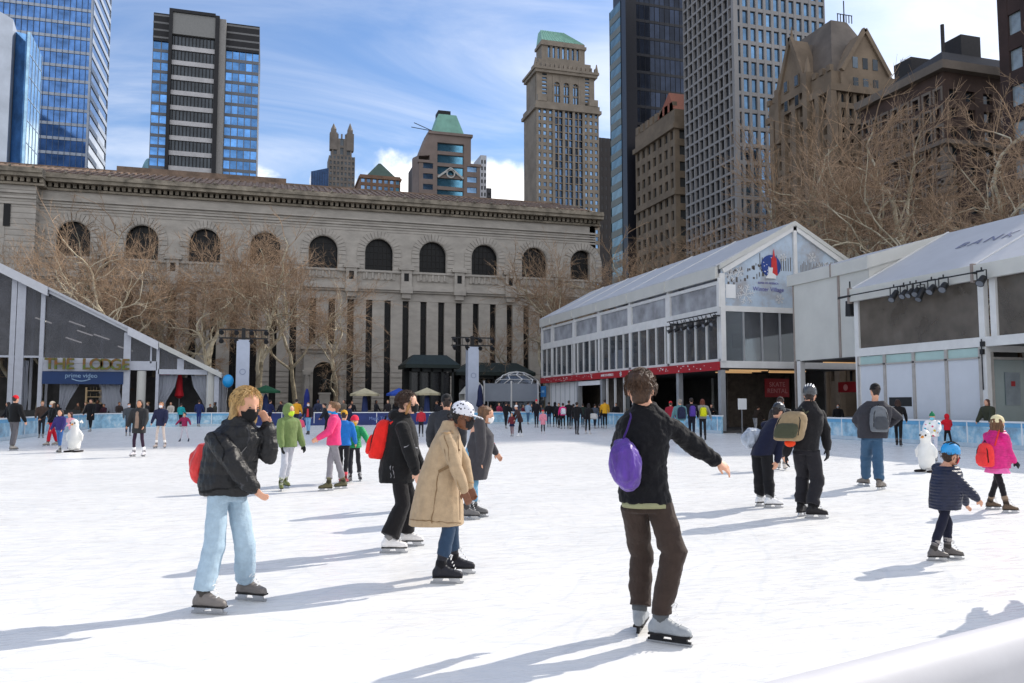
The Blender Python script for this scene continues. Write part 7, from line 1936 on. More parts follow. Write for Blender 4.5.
mb = MB(P['B']); mb.tube([atdepth(621, 444, Z-.22), atdepth(627, 430, Z-.175), atdepth(631, 417, Z-.125), atdepth(630, 411, Z-.02)], .007, 6); mb.build('bag_cord', cloth(60, 34, 110), P['root'], smooth=True)

# blonde woman on the left
P = person('blonde woman in a black puffer jacket and pale jeans holding a hand to her face', (229, 607), 1.68, -35, feet=((250, 600.5, -18), (208, 614, -12)),
    J=dict(hip=(227, 500), neck=(238, 425), head=(247, 405.5), sR=(217, 437, -.12), sL=(258, 436, .12), eR=(236, 467, -.22), wR=(253, 487, -.2), hR=(263, 498, -.2), eL=(268, 455, .04), wL=(268, 426, .04), hL=(261, 407, .0), kL=(245, 543, .02), kR=(214, 548, -.12)),
    top=('puffer_jacket', black), topmat=quilt(19, 19, 22, 20), rings=[(201, 254, 494, .16), (200, 256, 484, .185), (203, 256, 465, .185), (205, 260, 448, .185), (209, 264, 437, .16), (218, 259, 428, .13), (227, 252, 421, .10), (230, 250, 416, .075)], puff=.042,
    pants=(166, 188, 204), pr=(.098, .090, .086), hair=('long', (178, 146, 96)), mask=(20, 20, 22), skates=(118, 112, 108), blade='figure', hs=1.16, disp=.05, hoodlump=True, headturn=-2, headtilt=10, eyes=True, dsz=.12, wrk=.35)
Z = P['Z0']; zm = cloth(58, 58, 62, rough=.4); sm_ = cloth(8, 8, 9)
decal(P, 'zip', [(243, 494, -.22), (247, 465, -.24), (250, 440, -.2), (249, 425, -.15)], .016, zm); decal(P, 'pocket', [(226, 470, -.25), (236, 486, -.25)], .014, sm_); decal(P, 'hem_band', [(202, 491, -.1), (215, 492.5, -.25), (232, 493, -.3), (250, 491, -.2)], .022, sm_)
decal(P, 'armhole_seam', [(213, 430, -.2), (222, 447, -.3), (221, 462, -.3)], .01, sm_)
backpack('red drawstring bag behind the back of the blonde woman', atdepth(203, 464, Z+.06), UP, -P['f'], P['l'], (.22, .34, .17), (215, 40, 38), kind='drawstring_bag', vox=.01)

# brunette with the red backpack
P = person('woman in a long black parka and flared black trousers with a black mask', (401, 550), 1.70, 2, feet=((410, 546, 4), (393, 553, 0)),
    J=dict(hip=(399, 480), neck=(401, 415), head=(408, 403), sR=(402, 426, -.17), sL=(402, 426, .17), eR=(409, 450, -.24), wR=(415.5, 471, -.22), hR=(418, 480, -.22), eL=(413, 449, .22), wL=(421, 466, .2)),
    top=('parka', black), topmat=cloth(21, 21, 23, bump=.3), rings=[(379, 414, 482, .20), (379, 416, 470, .21), (382, 418, 452, .20), (385, 418, 438, .20), (388, 415, 426, .18), (393, 411, 418, .13), (394, 409, 412, .09)], puff=.028,
    pants=(24, 22, 24), pr=(.10, .092, .112), hair=('bun', (58, 40, 30), (165, 120, 70)), mask=(16, 16, 18), skates=(235, 232, 230), hs=1.08, disp=.03, hoodlump=True, eyes=True, sk=3, wrk=.5)
Z = P['Z0']; zs = cloth(150, 150, 155, rough=.35)
decal(P, 'pocket_zip', [(388, 466, -.3), (388, 480, -.3)], .010, zs); decal(P, 'pocket_zip', [(393, 467, -.3), (393, 480, -.3)], .008, zs); decal(P, 'waist_cord', [(404, 447, -.3), (412, 447, -.2), (419, 448, -.05)], .012, zs); decal(P, 'zip', [(414, 426, -.1), (418, 450, -.05), (416, 478, -.05)], .012, cloth(60, 60, 64))
backpack('bright red backpack on the woman in the black parka', atdepth(381, 439, Z), (UP*.97+RT*.2), (-RT+UP*.1), FW, (.34, .45, .20), (228, 40, 34), sho=[P['S']['L'], P['S']['R']], vox=.01)
mb = MB(P['B']); w = P['W']['R']; mb.tube([w-UP*.005, w+UP*.02], .034, 12); mb.build('wrist_band', cloth(140, 195, 220), P['root'], smooth=True)

# tan coat
capm = dotted('patterned_cap', srgb(225, 225, 232), [srgb(30, 30, 45), srgb(60, 60, 80), srgb(25, 25, 35)], 34)
P = person('person in a knee length tan coat and patterned cap leaning forward on black skates', (451, 579), 1.66, 3, lean=12, feet=((459, 574, 4), (446, 583.5, 0)),
    J=dict(hip=(437, 492), neck=(449, 425), head=(463, 416.5), sR=(446, 436, -.17), sL=(450, 436, .17), eR=(455, 466, -.24), wR=(464, 490, -.22), hR=(467.5, 500, -.22), eL=(464, 463, .18), wL=(470, 486, .12), hL=(473, 495, .1)),
    top=('tan_coat', (178, 154, 124)), rings=[(409.5, 463, 524, .25), (411, 463, 512, .25), (415, 461, 492, .235), (420, 461, 472, .22), (426, 462, 455, .215), (431, 461, 443, .20), (436, 459, 434, .17), (441, 456, 426, .10), (443, 456, 421, .075)], puff=.02,
    pants=(48, 68, 92), pr=(.085, .07, .066), hair=('short', (28, 22, 20)), mask=(26, 24, 28), hat=('cap', (225, 225, 230), capm), skates=(32, 32, 40), sk=2, hs=1.08, disp=.028, headtilt=8, eyes=True, dsz=.24, wrk=.5, ribs=(165, 134, 98))
sm_ = cloth(128, 102, 72); decal(P, 'side_seam', [(440, 450, -.3), (436, 480, -.35), (431, 524, -.35)], .008, sm_); decal(P, 'armhole_seam', [(440, 432, -.3), (447, 448, -.33), (445, 462, -.33)], .008, sm_)
decal(P, 'pocket_flap', [(446, 486, -.4), (452, 500, -.4)], .03, cloth(172, 140, 102)); decal(P, 'hem_stitch', [(411, 519, -.1), (425, 522, -.35), (445, 523, -.35), (462, 523, -.1)], .007, sm_); decal(P, 'collar', [(437, 428, -.2), (447, 432, -.25), (456, 429, -.15)], .035, cloth(178, 146, 108)); decal(P, 'back_vent', [(411, 500, -.05), (410, 523, -.05)], .012, sm_)
mb = MB(P['B']); w = P['W']['R']; mb.tube([w-UP*.02, w+UP*.012], .033, 12); mb.build('wrist_band', cloth(50, 190, 90), P['root'], smooth=True)
mb = MB(P['B']); Z = P['Z0']
for q in ((460, 450), (461, 470), (461.5, 490)):
    mb.ball(atdepth(q[0]-1, q[1], Z-.14), .012, n=8, m=5)
mb.tube([atdepth(458, 436, Z-.12), atdepth(459.5, 470, Z-.16), atdepth(460, 520, Z-.19)], .004, 5); mb.build('coat_front', cloth(120, 96, 70), P['root'])

# grey coat woman behind
P = person('woman in a dark grey coat and white mask skating behind the tan coat', (473.5, 519), 1.68, 0, feet=((469, 519.5, 0), (477.5, 517, -6)),
    J=dict(hip=(472, 467), neck=(479, 424), head=(486.5, 415), eR=(481, 446, -.18), wR=(479.5, 462, -.18), hR=(481, 470, -.18)), lean=8,
    top=('coat', (62, 60, 64)), rings=[(463, 487, 479, .22), (465, 491, 462, .2), (467, 494, 445, .2), (470, 494, 435, .18), (473, 488, 427, .12), (476, 486, 422, .07)], puff=.03,
    pants=(110, 160, 190), pr=(.08, .062, .055), hair=('bob', (110, 78, 52)), mask=(238, 236, 234), skates=(110, 108, 108), hs=1.05, eyes=True, headtilt=8)
person('person in a dark jacket seen from behind between the parka and the tan coat', (446, 508), 1.70, 95, top=('jacket', (48, 50, 56)), pants=(30, 30, 34), hat=('beanie', (20, 20, 22)), puff=.035, hair=None, skates=(40, 40, 44))

# helmet pair on the right
P = person('skater in a navy top and black trousers bending forward in a black helmet', (770, 507.5), 1.72, 40, lean=35, feet=((763, 506, 20), (773, 508, 2)),
    hipz=.80, J=dict(hip=(762, 452), neck=(778, 421), head=(778, 412), eR=(781, 444, -.1), wR=(777, 461, -.12), hR=(775, 469, -.12), eL=(775, 440, .3), wL=(782, 455, .35), kL=(759, 480, .1), kR=(769, 482, 0)),
    top=('jacket', (24, 28, 52)), rings=[(751, 772, 455, .18), (754, 776, 444, .19), (760, 782, 432, .19), (766, 786, 424, .16), (771, 785, 418, .1)], puff=.025,
    pants=(20, 20, 24), pr=(.11, .09, .082), hair=('short', (40, 30, 26)), hat=('helmet', (26, 27, 32), None, (215, 218, 225)), skates=(235, 235, 236), headtilt=25)
P2 = P
c = atdepth(752, 438, P['Z0']+.1)
rb = backpack('clear plastic drawstring bag hanging from the skater in the navy top', c, (UP*.8+RT*.6), (-RT*.8+UP*.5), FW, (.34, .36, .26), (165, 175, 190), kind='drawstring_bag', vox=.014)
P = person('tall skater all in black with a striped helmet and black boots', (809, 517.5), 1.80, 62, feet=((803, 516, 40), (816, 518.5, -8)),
    J=dict(hip=(806, 447), neck=(808, 404), head=(810, 395), sR=(819, 413, .05), eR=(825, 431, .05), wR=(827.5, 448, .02), hR=(828, 458, .0), sL=(798, 412, -.05), eL=(791, 433, -.05), wL=(786, 454, .0), hL=(786, 464, .0)),
    top=('jacket', (26, 25, 28)), rings=[(795, 817, 450, .17), (793, 819, 440, .18), (793, 822, 425, .19), (795, 823, 414, .17), (800, 818, 406, .12), (803, 815, 401, .08)], puff=.03,
    pants=(34, 33, 38), pr=(.115, .098, .088), hair=None, hat=('helmet', (60, 62, 66), None, (200, 202, 206)), gloves=(20, 20, 22), skates=(30, 28, 30), disp=.035)
c = atdepth(791, 426, P['Z0']-.22)
backpack('big tan and black backpack on the tall skater in black', c, (UP*.95+RT*.25), (-FW*.75-RT*.7), (RT*.75-FW*.7), (.44, .44, .26), (150, 130, 100), (70, 72, 55), sho=[P['S']['L'], P['S']['R']])
mb = MB(P['B']); mb.ball(atdepth(790, 443, P['Z0']-.16), .09, .06, .06); fuse(mb, 'orange_pouch', cloth(235, 70, 30), P['root'], .015, 1)
P = person('dark bearded beanie wearer half hidden behind the skater in the black helmet', (782, 470), 1.72, 70, top=('jacket', (30, 28, 30)), pants=(20, 20, 24), hat=('beanie', (40, 30, 28)), skates=(200, 190, 180))
P['root']['label'] = 'skater in dark clothes and a dark beanie half hidden behind the black helmet'

P = person('man in a grey jacket, blue jeans and black beanie seen from behind', (873, 489), 1.86, 88, feet=((864, 486, 110), (881, 490, 40)),
    J=dict(hip=(872, 439), neck=(875, 400), head=(875, 391), sL=(863, 409), sR=(887, 409), eR=(898, 417, .05), wR=(890, 425, .22), eL=(856, 421, .1), wL=(864, 430, .25)),
    top=('jacket', (52, 52, 58)), rings=[(858, 887, 438, .18), (858, 888, 428, .2), (857, 891, 415, .2), (859, 891, 407, .17), (867, 884, 401, .1)], puff=.035,
    pants=(56, 86, 114), pr=(.115, .098, .09), hair=None, hat=('beanie', (18, 18, 20)), skates=(120, 112, 104), disp=.03)
backpack('grey and silver backpack on the man in blue jeans', atdepth(879, 419, P['Z0']-.25), UP, -FW, RT, (.34, .50, .2), (105, 110, 116), (70, 74, 80), sho=[P['S']['L'], P['S']['R']])

P = person('small child in a navy quilted jacket and bright blue helmet reaching forward', (944, 560), 1.12, 18, lean=12, feet=((952, 559, -12), (937.5, 561, -6)),
    J=dict(hip=(944, 508), neck=(946, 464), head=(951, 455), sR=(950, 473, -.1), eR=(966, 489, -.12), wR=(977, 499, -.12), hR=(986, 508, -.12), eL=(960, 490, .15), wL=(966, 503, .2)),
    top=('quilted_jacket', (28, 34, 58)), topmat=quilt(30, 36, 60, 60), rings=[(931, 959, 509, .15), (931, 960, 498, .16), (932, 961, 484, .16), (934, 960, 473, .15), (938, 957, 466, .1)], puff=.028,
    pants=(28, 30, 48), pr=(.085, .072, .066), hair=('short', (60, 42, 32)), hat=('helmet', (30, 150, 215), None), mask=(215, 40, 45), skates=(105, 100, 98), hs=1.38, headtilt=5)
P = person('girl in a magenta puffer jacket, pink skirt and cream beanie', (1003, 512), 1.36, 18, lean=6, feet=((1010, 513, -8), (993, 509.5, -4)),
    J=dict(hip=(997, 467), head=(998, 424), neck=(996, 433), eR=(1008, 452, -.1), wR=(1014, 461, -.1), hR=(1019, 466, -.1)),
    top=('puffer_jacket', (205, 20, 120)), topmat=quilt(210, 22, 122, 55), rings=[(984, 1009, 468, .16), (983, 1010, 455, .17), (984, 1010, 443, .16), (987, 1008, 436, .13), (991, 1004, 430, .08)], puff=.03,
    pants=(26, 24, 28), pr=(.075, .06, .055), skirt=(232, 110, 175), hair=('long', (110, 75, 48)), hat=('beanie', (225, 212, 170)), mask=(190, 215, 225), gloves=(24, 24, 30), skates=(95, 78, 62), hs=1.25)
backpack('coral red backpack on the girl in the magenta jacket', atdepth(985.5, 455, P['Z0']-.08), UP, (-RT-FW*.3), (FW-RT*.3), (.26, .36, .16), (235, 60, 60), sho=[P['S']['L'], P['S']['R']])
person('skater in a dark coat standing just outside the right edge of the view', (1100, 592), 1.72, 120, top=('jacket', (40, 40, 46)), pants=(30, 32, 40), puff=.04)

# children in the middle
P = person('youngster in an olive green hooded jacket with the hood up and pale trousers', (283, 489.5), 1.56, -35, feet=((286, 488, -50), (281, 491, -70)), J=dict(hip=(288, 449)),
    top=('hooded_jacket', (108, 128, 78)), hem=.035, puff=.035, pants=(186, 188, 196), pr=(.085, .07, .064), hat=('hood', 0), hair=None, mask=(190, 225, 60), gloves=(24, 28, 26), skates=(105, 112, 58), hs=1.12, yaw_arms=(8, 12, 15), eyes=True)
P = person('youngster in a bright pink top with a blue neck warmer and grey trousers', (333, 490), 1.58, 195, stride=.02, feet=((341, 489, 215), (326, 491, 200)),
    top=('top', (232, 62, 120)), hem=.03, puff=.02, pants=(135, 132, 138), pr=(.082, .068, .066), hair=('short', (120, 88, 60)), scarf=(30, 140, 205), skates=(90, 85, 60), hs=1.12, yaw_arms=(20, 14, 50))
P = person('child in an orange and blue jacket hidden behind the pink top', (343, 484), 1.42, 90, top=('jacket', (30, 110, 190)), pants=(30, 30, 34), hat=('beanie', (200, 150, 40)), hair=None, skates=(150, 40, 50))
P = person('small child in a green padded jacket, red hat and orange mask', (354, 482), 1.28, 262, spread=.30, feet=((360, 481, 290), (349, 483, 250)),
    top=('padded_jacket', (28, 150, 85)), topmat=quilt(28, 150, 85, 50), hem=.02, puff=.03, pants=(40, 40, 46), pr=(.08, .068, .062), hat=('beanie', (220, 40, 70)), hair=None, mask=(225, 170, 60), gloves=(40, 40, 46), skates=(60, 60, 66), hs=1.28, armL=(15, 38, 15), armR=(10, 25, 10), eyes=True)

# ---------------------------------------------------- skaters and onlookers further off
def auto(label, px, py, pt, face, top, pants, hat=None, hair=('short', (50, 36, 28)), Y=None, **kw):
    if Y is None: B = ground(px, py)
    else: p = hitY(px, 410, Y); B = V((p.x, Y, 0))
    Z = B.dot(FW)
    zt = (V((0, 0, EYE))+ray(px, pt)*(Z/ray(px, pt).dot(FW))).z
    kw.setdefault('shoes', Y is not None and Y > RY1); h = (zt-(.085 if not kw['shoes'] else .02)-(.03 if hat else .01))
    h = max(1.0, min(1.95, h)); 
    if h < 1.4: kw.setdefault('hs', 1.2)
    kw.setdefault('group', 'skaters and onlookers')
    return person(label, B, h, face, top=top if isinstance(top[0], str) else ('jacket', top), pants=pants, hat=hat, hair=None if hat and hat[0] == 'hood' else hair, **kw)
A = auto
A('skater in a red beanie, black jacket and grey trousers at the left edge', 13, 450.5, 395, 75, black, (95, 92, 96), ('beanie', (215, 30, 45)), puff=.03, pr=(.1, .08, .075), skates=(150, 145, 140), spread=.3, yaw_arms=(5, 16, 20))
A('woman in a cream beanie, black jacket and red trousers with one arm stretched out', 51, 446, 401, 230, black, (195, 25, 45), ('beanie', (225, 205, 180)), ('long', (90, 60, 40)), mask=(150, 180, 205), armR=(20, 45, 10), skates=(170, 160, 150), stride=.2, pr=(.1, .08, .075))
A('child in a navy and purple jacket with blue jeans beside the white skating aid', 59, 453, 410, 265, (52, 45, 105), (58, 95, 150), None, ('long', (45, 30, 28)), skates=(80, 80, 82), hoodlump=True)
A('child in a pale pink top bending over the white skating aid', 71, 449, 412, 250, (225, 160, 175), (140, 150, 175), None, ('long', (70, 34, 30)), lean=15, skates=(150, 60, 90), yaw_arms=(45, 15, 30))
A('boy with fair hair behind the cream beanie', 41, 438, 401, 300, (70, 55, 48), (40, 40, 46), None, ('short', (150, 110, 60)))
A('person in a long black coat standing at the lodge end of the boards', 90, 431.5, 399, 265, (18, 18, 22), (20, 20, 24), None, hem=.2, puff=.04)
A('woman in an open charcoal coat over a brown jumper and purple leggings', 138, 457, 400, 268, (44, 44, 46), (52, 34, 52), None, ('bob', (48, 34, 30)), hem=.13, puff=.04, open_front=(140, 118, 104), spread=.34, stride=0, skates=(215, 210, 215), pr=(.075, .056, .05), sk=1)
A('woman in a navy jumper and cream leggings with a white mask', 160, 448.5, 402, 272, (34, 38, 66), (205, 190, 180), None, ('short', (150, 105, 70)), mask=(225, 228, 232), spread=.34, stride=0, hem=.06, skates=(190, 175, 168), pr=(.07, .052, .046))
A('person in grey beside the open charcoal coat', 128, 436, 403, 300, (75, 80, 86), (60, 72, 90), None, mask=(220, 220, 224))
A('person in a teal top leaning on the boards near the red parasol', 181, 429, 403.5, 90, (30, 150, 155), (22, 22, 28), None, Y=64.2)
A('child in a red and blue top skating with feet apart', 184, 441.5, 413, 265, (150, 40, 80), (205, 195, 200), None, spread=.4, stride=0, skates=(40, 40, 60), yaw_arms=(10, 40, 20))
A('person in navy at the boards right of the red parasol', 199, 428, 400, 100, (32, 44, 90), (36, 52, 110), None, Y=64.0)
A('skater in a black, red and white jacket with pale jeans', 308, 434.5, 402, 268, (38, 32, 38), (130, 175, 210), None, mask=(235, 235, 235), open_front=(205, 60, 70), skates=(80, 78, 80))
A('skater in dark clothes leaning left in the middle distance', 326, 436, 403, 200, (30, 32, 38), (26, 26, 32), None, lean=12)
A('person in a mustard jacket behind the olive hood', 296, 430, 399, 90, (225, 160, 40), (36, 40, 60), None)
A('child in a bright pink jacket behind the olive hood', 300, 441, 419, 90, (230, 90, 120), (150, 60, 90), None)
A('person in a navy coat at the end boards left of the olive hood', 270, 428, 400, 60, (26, 34, 74), (24, 26, 40), None, Y=64)
A('person in red beside the parka at the navy boards', 421, 437, 408, 100, (190, 45, 60), (40, 36, 44), None)
A('skater in black with arms close standing under the marquee peak', 506, 428.5, 402, 60, (20, 20, 24), (18, 18, 22), None)
A('small girl in a red and navy dress', 512, 436.5, 413, 255, (110, 42, 50), (120, 60, 60), None, ('long', (60, 40, 34)), skirt=(28, 32, 66), hs=1.2)
A('woman in a white beanie and brown coat bending beside the small girl', 519.5, 436.5, 404, 200, (64, 44, 44), (24, 22, 26), ('beanie', (230, 228, 226)), lean=22, hem=.1, skates=(225, 225, 225))
A('person in a pale blue sweater at the far boards', 528, 425, 402, 60, (150, 170, 190), (70, 100, 130), None, Y=64)
A('person in black with a red and white hat at the far boards', 536.5, 427.5, 399.5, 270, (28, 26, 32), (30, 30, 38), ('pom', (205, 45, 60)))
A('child in a long pink coat with a red hat', 543, 434, 410, 268, (222, 140, 155), (40, 34, 40), ('beanie', (215, 50, 50)), hem=.16, skates=(210, 200, 200))
A('person in black and blue jeans left of a pair in black', 549, 427, 402, 90, (20, 20, 26), (40, 60, 95))
A('person in a black hooded coat by the blue sign', 555, 427, 402, 100, (22, 22, 26), (22, 22, 28), ('hood', 0))
P = A('person in a hot pink jacket among the queue in black', 563, 429, 403, 95, (220, 45, 120), (20, 20, 24))
backpack('white bag on the back of the person in the hot pink jacket', P['neck']-P['f']*.22-UP*.28, UP, -P['f'], P['l'], (.36, .4, .2), (215, 215, 222), vox=.026)
A('tall person in black with black trousers right of the hot pink jacket', 569, 429, 400.5, 80, (20, 20, 25), (20, 20, 26))
A('tall skater in black gliding before the dark doorway', 577, 434.5, 402, 75, (22, 21, 24), (26, 26, 34), skates=(50, 46, 46))
P = A('skater in a black cape like coat striding with a white bag', 588, 434, 403, 60, (24, 23, 25), (20, 20, 22), None, ('long', (34, 26, 24)), spread=.5, stride=.28, lean=15, skates=(210, 205, 200), hem=.08)
backpack('white shoulder bag of the striding skater in black', P['hip']+RT*.32+UP*.05, UP, -FW, RT, (.5, .32, .2), (190, 188, 186), vox=.026)
P = A('person in a yellow and black jacket by the shopfront mullions', 605, 428.5, 399.5, 90, (222, 165, 40), (20, 20, 24), None)
A('person in black behind the pavilion boards beside the yellow jacket', 616, 0, 403, 250, (26, 24, 28), (20, 20, 24), None, Y=56.5)
A('person in a crimson jacket and red hat behind the black pullover', 671, 437, 401, 80, (150, 35, 52), (40, 36, 44), ('beanie', (220, 40, 45)))
P = A('skater in a teal jacket and sky blue jeans with a navy backpack', 680.5, 444, 399, 95, (90, 130, 135), (130, 185, 215), None, hair=('short', (150, 140, 130)), pr=(.1, .085, .08))
backpack('navy backpack on the skater in the teal jacket', P['neck']-P['f']*.22-UP*.28, UP, -P['f'], P['l'], (.36, .5, .2), (34, 40, 66), vox=.02)
P = A('skater in black beside the teal jacket', 692, 440, 398, 80, (24, 24, 34), (22, 24, 40))
backpack('purple backpack on the skater in black beside the teal jacket', P['neck']-P['f']*.2-UP*.3+RT*.05, UP, -P['f'], P['l'], (.3, .48, .18), (85, 60, 150), vox=.02)
P = A('woman with auburn hair, grey jumper and black trousers', 703, 440, 399, 88, (140, 138, 132), (30, 28, 32), None, ('long', (110, 55, 35)), yaw_arms=(5, 22, 10), skates=(40, 38, 40), pr=(.08, .062, .058))
backpack('acid yellow backpack on the woman with auburn hair', P['neck']-P['f']*.2-UP*.3, UP, -P['f'], P['l'], (.34, .42, .16), (215, 215, 30), vox=.02)
A('person in black with hands raised behind the pavilion boards', 711.5, 0, 404, 255, (24, 22, 26), (20, 20, 24), None, yaw_arms=(60, 10, 90), Y=43)
A('person in a dark brown jacket and pale trousers bending in the gate gap', 756, 432, 404, 40, (52, 42, 36), (185, 185, 188), None, lean=38, shoes=True)
A('person in black standing inside the open ground floor', 772, 428, 397, 250, (30, 28, 30), (24, 24, 28), None, shoes=True)
A('seated looking person in black behind the boards before the inner grey wall', 838, 0, 404, 250, (26, 24, 26), (24, 24, 26), None, Y=36.5, mask=(190, 195, 200))['root']['label'] = 'person in black with a pale mask behind the boards before the grey wall'
A('person in black leaning on the boards below the serving hatch', 899, 446.5, 399, 60, (24, 22, 24), (20, 20, 22), None, ('long', (60, 38, 28)), lean=12, skates=(60, 55, 55))
flor = dotted('floral_jacket', srgb(232, 232, 232), [srgb(210, 60, 110), srgb(70, 160, 190), srgb(225, 190, 70), srgb(90, 170, 110)], 9)
A('child in a white floral jacket and green hat holding the right skating aid', 934, 462, 413, 235, (230, 230, 230), (205, 205, 215), ('pom', (30, 120, 80)), topmat=flor, mask=(120, 195, 215), yaw_arms=(40, 12, 40), puff=.04)
A('child in a red hooded jacket at the boards', 948, 448, 414, 90, (205, 25, 42), (24, 22, 26), ('hood', 0), yaw_arms=(30, 25, 30))
A('person in an olive coat standing in the porch behind the boards', 989, 0, 399, 200, (58, 60, 46), (30, 30, 30), None, ('bob', (85, 48, 36)), Y=24.6, lean=10, puff=.05)
# terrace crowd beyond the boards
crowd = [(8, 402, (28, 28, 34), 'person in dark grey behind the left boards near the lodge corner'), (104, 404, (60, 30, 44), 'person in a maroon top seated at the lodge rail'), (112, 403, (40, 38, 42), 'person in charcoal at the lodge rail beside the maroon top'), (148, 402, (34, 34, 40), 'person in black at the rail left of the pink sweet decoration'),
         (171, 402, (200, 190, 180), 'person in a cream top near the closed red parasol'), (210, 404, (46, 44, 50), 'person in grey under the right curtain of the lodge'), (215, 402, (70, 68, 60), 'person in khaki at the right end of the lodge'), (243, 402, (110, 80, 60), 'person in a brown coat below the left white mast'),
         (256, 402, (40, 42, 60), 'person in slate blue left of the navy coat on the terrace'), (281, 401, (36, 36, 46), 'person in dark grey before the terrace wall'), (318, 398, (50, 56, 80), 'hooded person in blue grey right of the closed navy parasol'), (331, 401, (52, 36, 34), 'person in dark brown below the library doorway'),
         (344, 398, (120, 110, 98), 'person with a pale scarf right of the doorway statue'), (352, 401, (34, 34, 38), 'person in black left of the cream parasol pole'), (376, 400, (30, 30, 36), 'person in black right of the cream parasol pole'), (388, 400, (44, 40, 42), 'person in charcoal under the blue parasol'),
         (396, 400, (26, 28, 34), 'person in black under the blue parasol'), (437, 401, (36, 36, 44), 'person in dark blue under the second cream parasol'), (462, 402, (32, 32, 36), 'person in black left of the right white mast'), (499, 403, (175, 60, 90), 'person in a raspberry coat before the grey screen'),
         (517, 402, (60, 74, 110), 'person in denim blue before the grey screen'), (78, 403, (58, 48, 42), 'person in brown inside the lodge left of the bar shelves'), (97, 400, (44, 40, 48), 'person in black by the lodge bar'), (86, 402, (120, 110, 100), 'person in beige behind the lodge bar counter'), (58, 404, (36, 36, 42), 'person in charcoal inside the lodge behind the cream beanie'), (119, 402, (60, 52, 52), 'person in dark taupe at the right of the lodge bar')]
hc = [(50, 36, 28), (90, 62, 40), (30, 24, 22), (140, 105, 65)]
for i, (px, pt, c, lab) in enumerate(crowd):
    YY = 66.6+(i*7 % 5)*.35+(1.6 if px < 125 and px > 50 else 0)
    if px == 8: YY = 52
    p = auto(lab, px, 0, pt, 200+(i*53) % 150, c, (28, 28, 34), ('hood', 0) if 'hooded' in lab else None, ('short' if i % 2 else 'bob', hc[i % 4]), Y=YY, sk=i % 4, shoes=True)
far = [(484, 404, 66.9, (44, 40, 46), 'person in charcoal behind the boards right of the white mast'), (491, 405, 67.4, (70, 60, 52), 'person in umber behind the boards right of the charcoal one'), (509, 404, 66.7, (30, 34, 44), 'person in midnight blue behind the boards before the marquee'),
       (523, 405, 67.5, (120, 50, 66), 'person in a wine red scarf coloured coat before the grey screen'), (532, 404, 66.6, (32, 30, 34), 'person in black behind the boards below the plastic dome'), (541, 405, 66.4, (90, 96, 104), 'person in steel grey behind the far boards below the dome edge')]
for i, (px, pt, YY, c, lab) in enumerate(far): auto(lab, px, 0, pt, 190+(i*47) % 160, c, (26, 26, 32), None, ('short' if i % 2 else 'bob', hc[i % 4]), Y=YY, sk=i % 4, shoes=True)
A('person in a black anorak among the queue left of the dark doorway', 559, 428, 403, 250, (24, 24, 30), (24, 24, 30))
A('person in a burgundy anorak at the boards left of the tall skater in black', 573.5, 428.5, 404, 110, (80, 34, 48), (26, 26, 32))
A('person in a dark green anorak at the boards before the dark doorway', 583, 427.5, 403.5, 80, (36, 52, 46), (28, 28, 34))
A('person in a slate anorak at the boards right of the striding skater', 595, 428.5, 404, 60, (70, 76, 88), (30, 34, 46))
A('person in a black bomber jacket leaning at the boards left of the yellow jacket', 600, 428, 404, 100, (26, 26, 28), (44, 60, 84), lean=10)
A('person in an ink blue coat gliding before the navy boards', 349, 436, 404, 20, (30, 36, 62), (26, 26, 30), hem=.12)
A('person in a grey hooded top gliding left of the navy boards', 238, 434, 403, 180, (86, 88, 92), (34, 36, 44), ('hood', 0))
A('person in a rust jacket at the end boards right of the balloon', 250, 428.5, 403, 80, (140, 74, 44), (40, 44, 60))
A('person in a black jacket at the boards between the penguin aid and the parka', 441, 428, 402.5, 80, (24, 24, 28), (26, 26, 30))
A('person in a light grey jacket at the end boards right of the navy section', 470, 428, 403, 100, (150, 152, 158), (40, 44, 58))
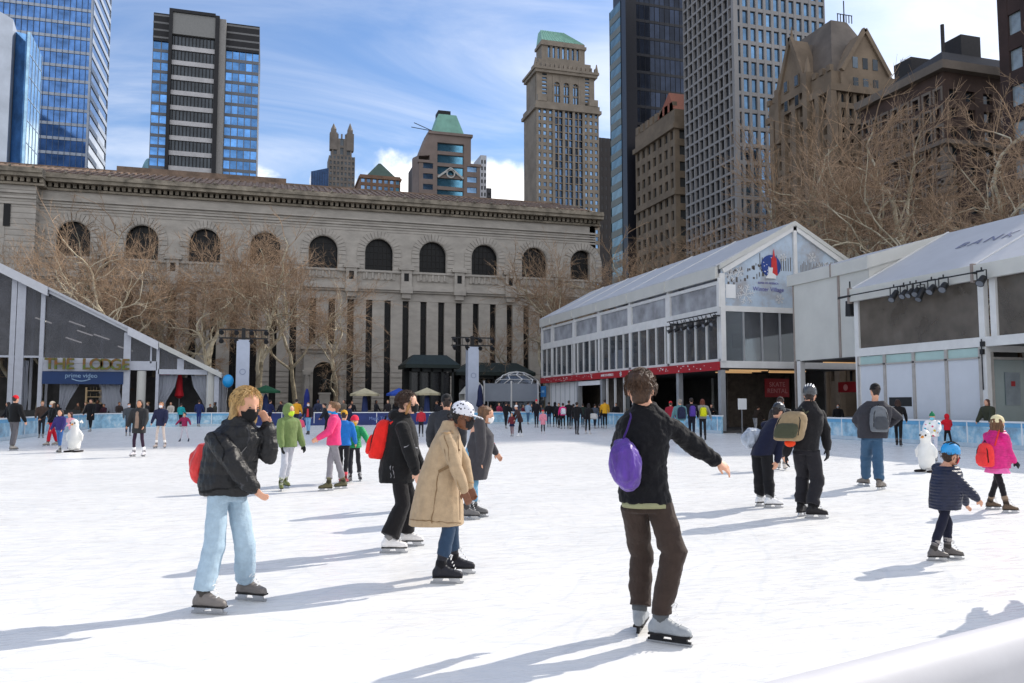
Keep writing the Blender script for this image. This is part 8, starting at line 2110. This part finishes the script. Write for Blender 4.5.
# white seal like skating aids
def skate_aid(px, py, pt, label, face):
    g = ground(px, py); Z = g.dot(FW); H = (V((0, 0, EYE))+ray(px, pt)*(Z/ray(px, pt).dot(FW))).z
    r = empty('skating_aid', label, 'skating aid', g, 'white penguin shaped skating aids'); f = dirv(face); l = dirv(face+90); wh = mat('aid_white', (.78, .77, .73), .4, .06, 3)
    m = MB(g); m.loft([(g+UP*z*H+f*o*H, l, f, a*H, b*H) for z, a, b, o in ((.06, .13, .13, 0), (.12, .165, .165, 0), (.35, .195, .19, 0), (.55, .18, .165, 0), (.68, .135, .125, .0), (.74, .11, .11, .01), (.84, .125, .125, .02), (.94, .10, .10, .02), (1.0, .03, .03, .01))], 20)
    for s in (-1, 1): m.tube([g+UP*H*.62+l*s*.15*H, g+UP*H*.5+l*s*.23*H, g+UP*H*.36+l*s*.235*H], [.05*H, .055*H, .03*H], 8, rnd=True)
    fuse(m, 'figure', wh, r, .02, 3)
    m = MB(g)
    for s in (-1, 1): m.loft([(g+l*s*.15*H+f*x*H+UP*.03, l, UP, w*H, .03) for x, w in ((-.18, .05), (-.08, .08), (.14, .09), (.22, .05))], 10)
    m.build('skid', cloth(40, 32, 30), r, smooth=True)
    m = MB(g); m.tube([g+UP*.84*H+f*.13*H, g+UP*.82*H+f*.22*H], [.035*H, .008*H], 8); m.build('beak', cloth(215, 140, 60), r)
    for s in (-1, 1): MB(g).ball(g+UP*.88*H+f*.13*H+l*s*.07*H, .022*H, n=8, m=5).build('eye', cloth(15, 15, 15), r)
    m = MB(g)
    for s in (-1, 1): m.tube([g+UP*.9*H+l*s*.14*H-f*.02, g+UP*.95*H+l*s*.15*H-f*.08*H, g+UP*.88*H+l*s*.15*H-f*.14*H], .025*H, 7)
    m.build('handle', wh, r)
skate_aid(74, 452, 419, 'white penguin skating aid pushed by the child in pale pink', 265)
skate_aid(927, 472, 430, 'white penguin skating aid held by the child in the floral jacket', 215)
skate_aid(432.5, 436, 414, 'white penguin skating aid standing before the navy boards', 265)
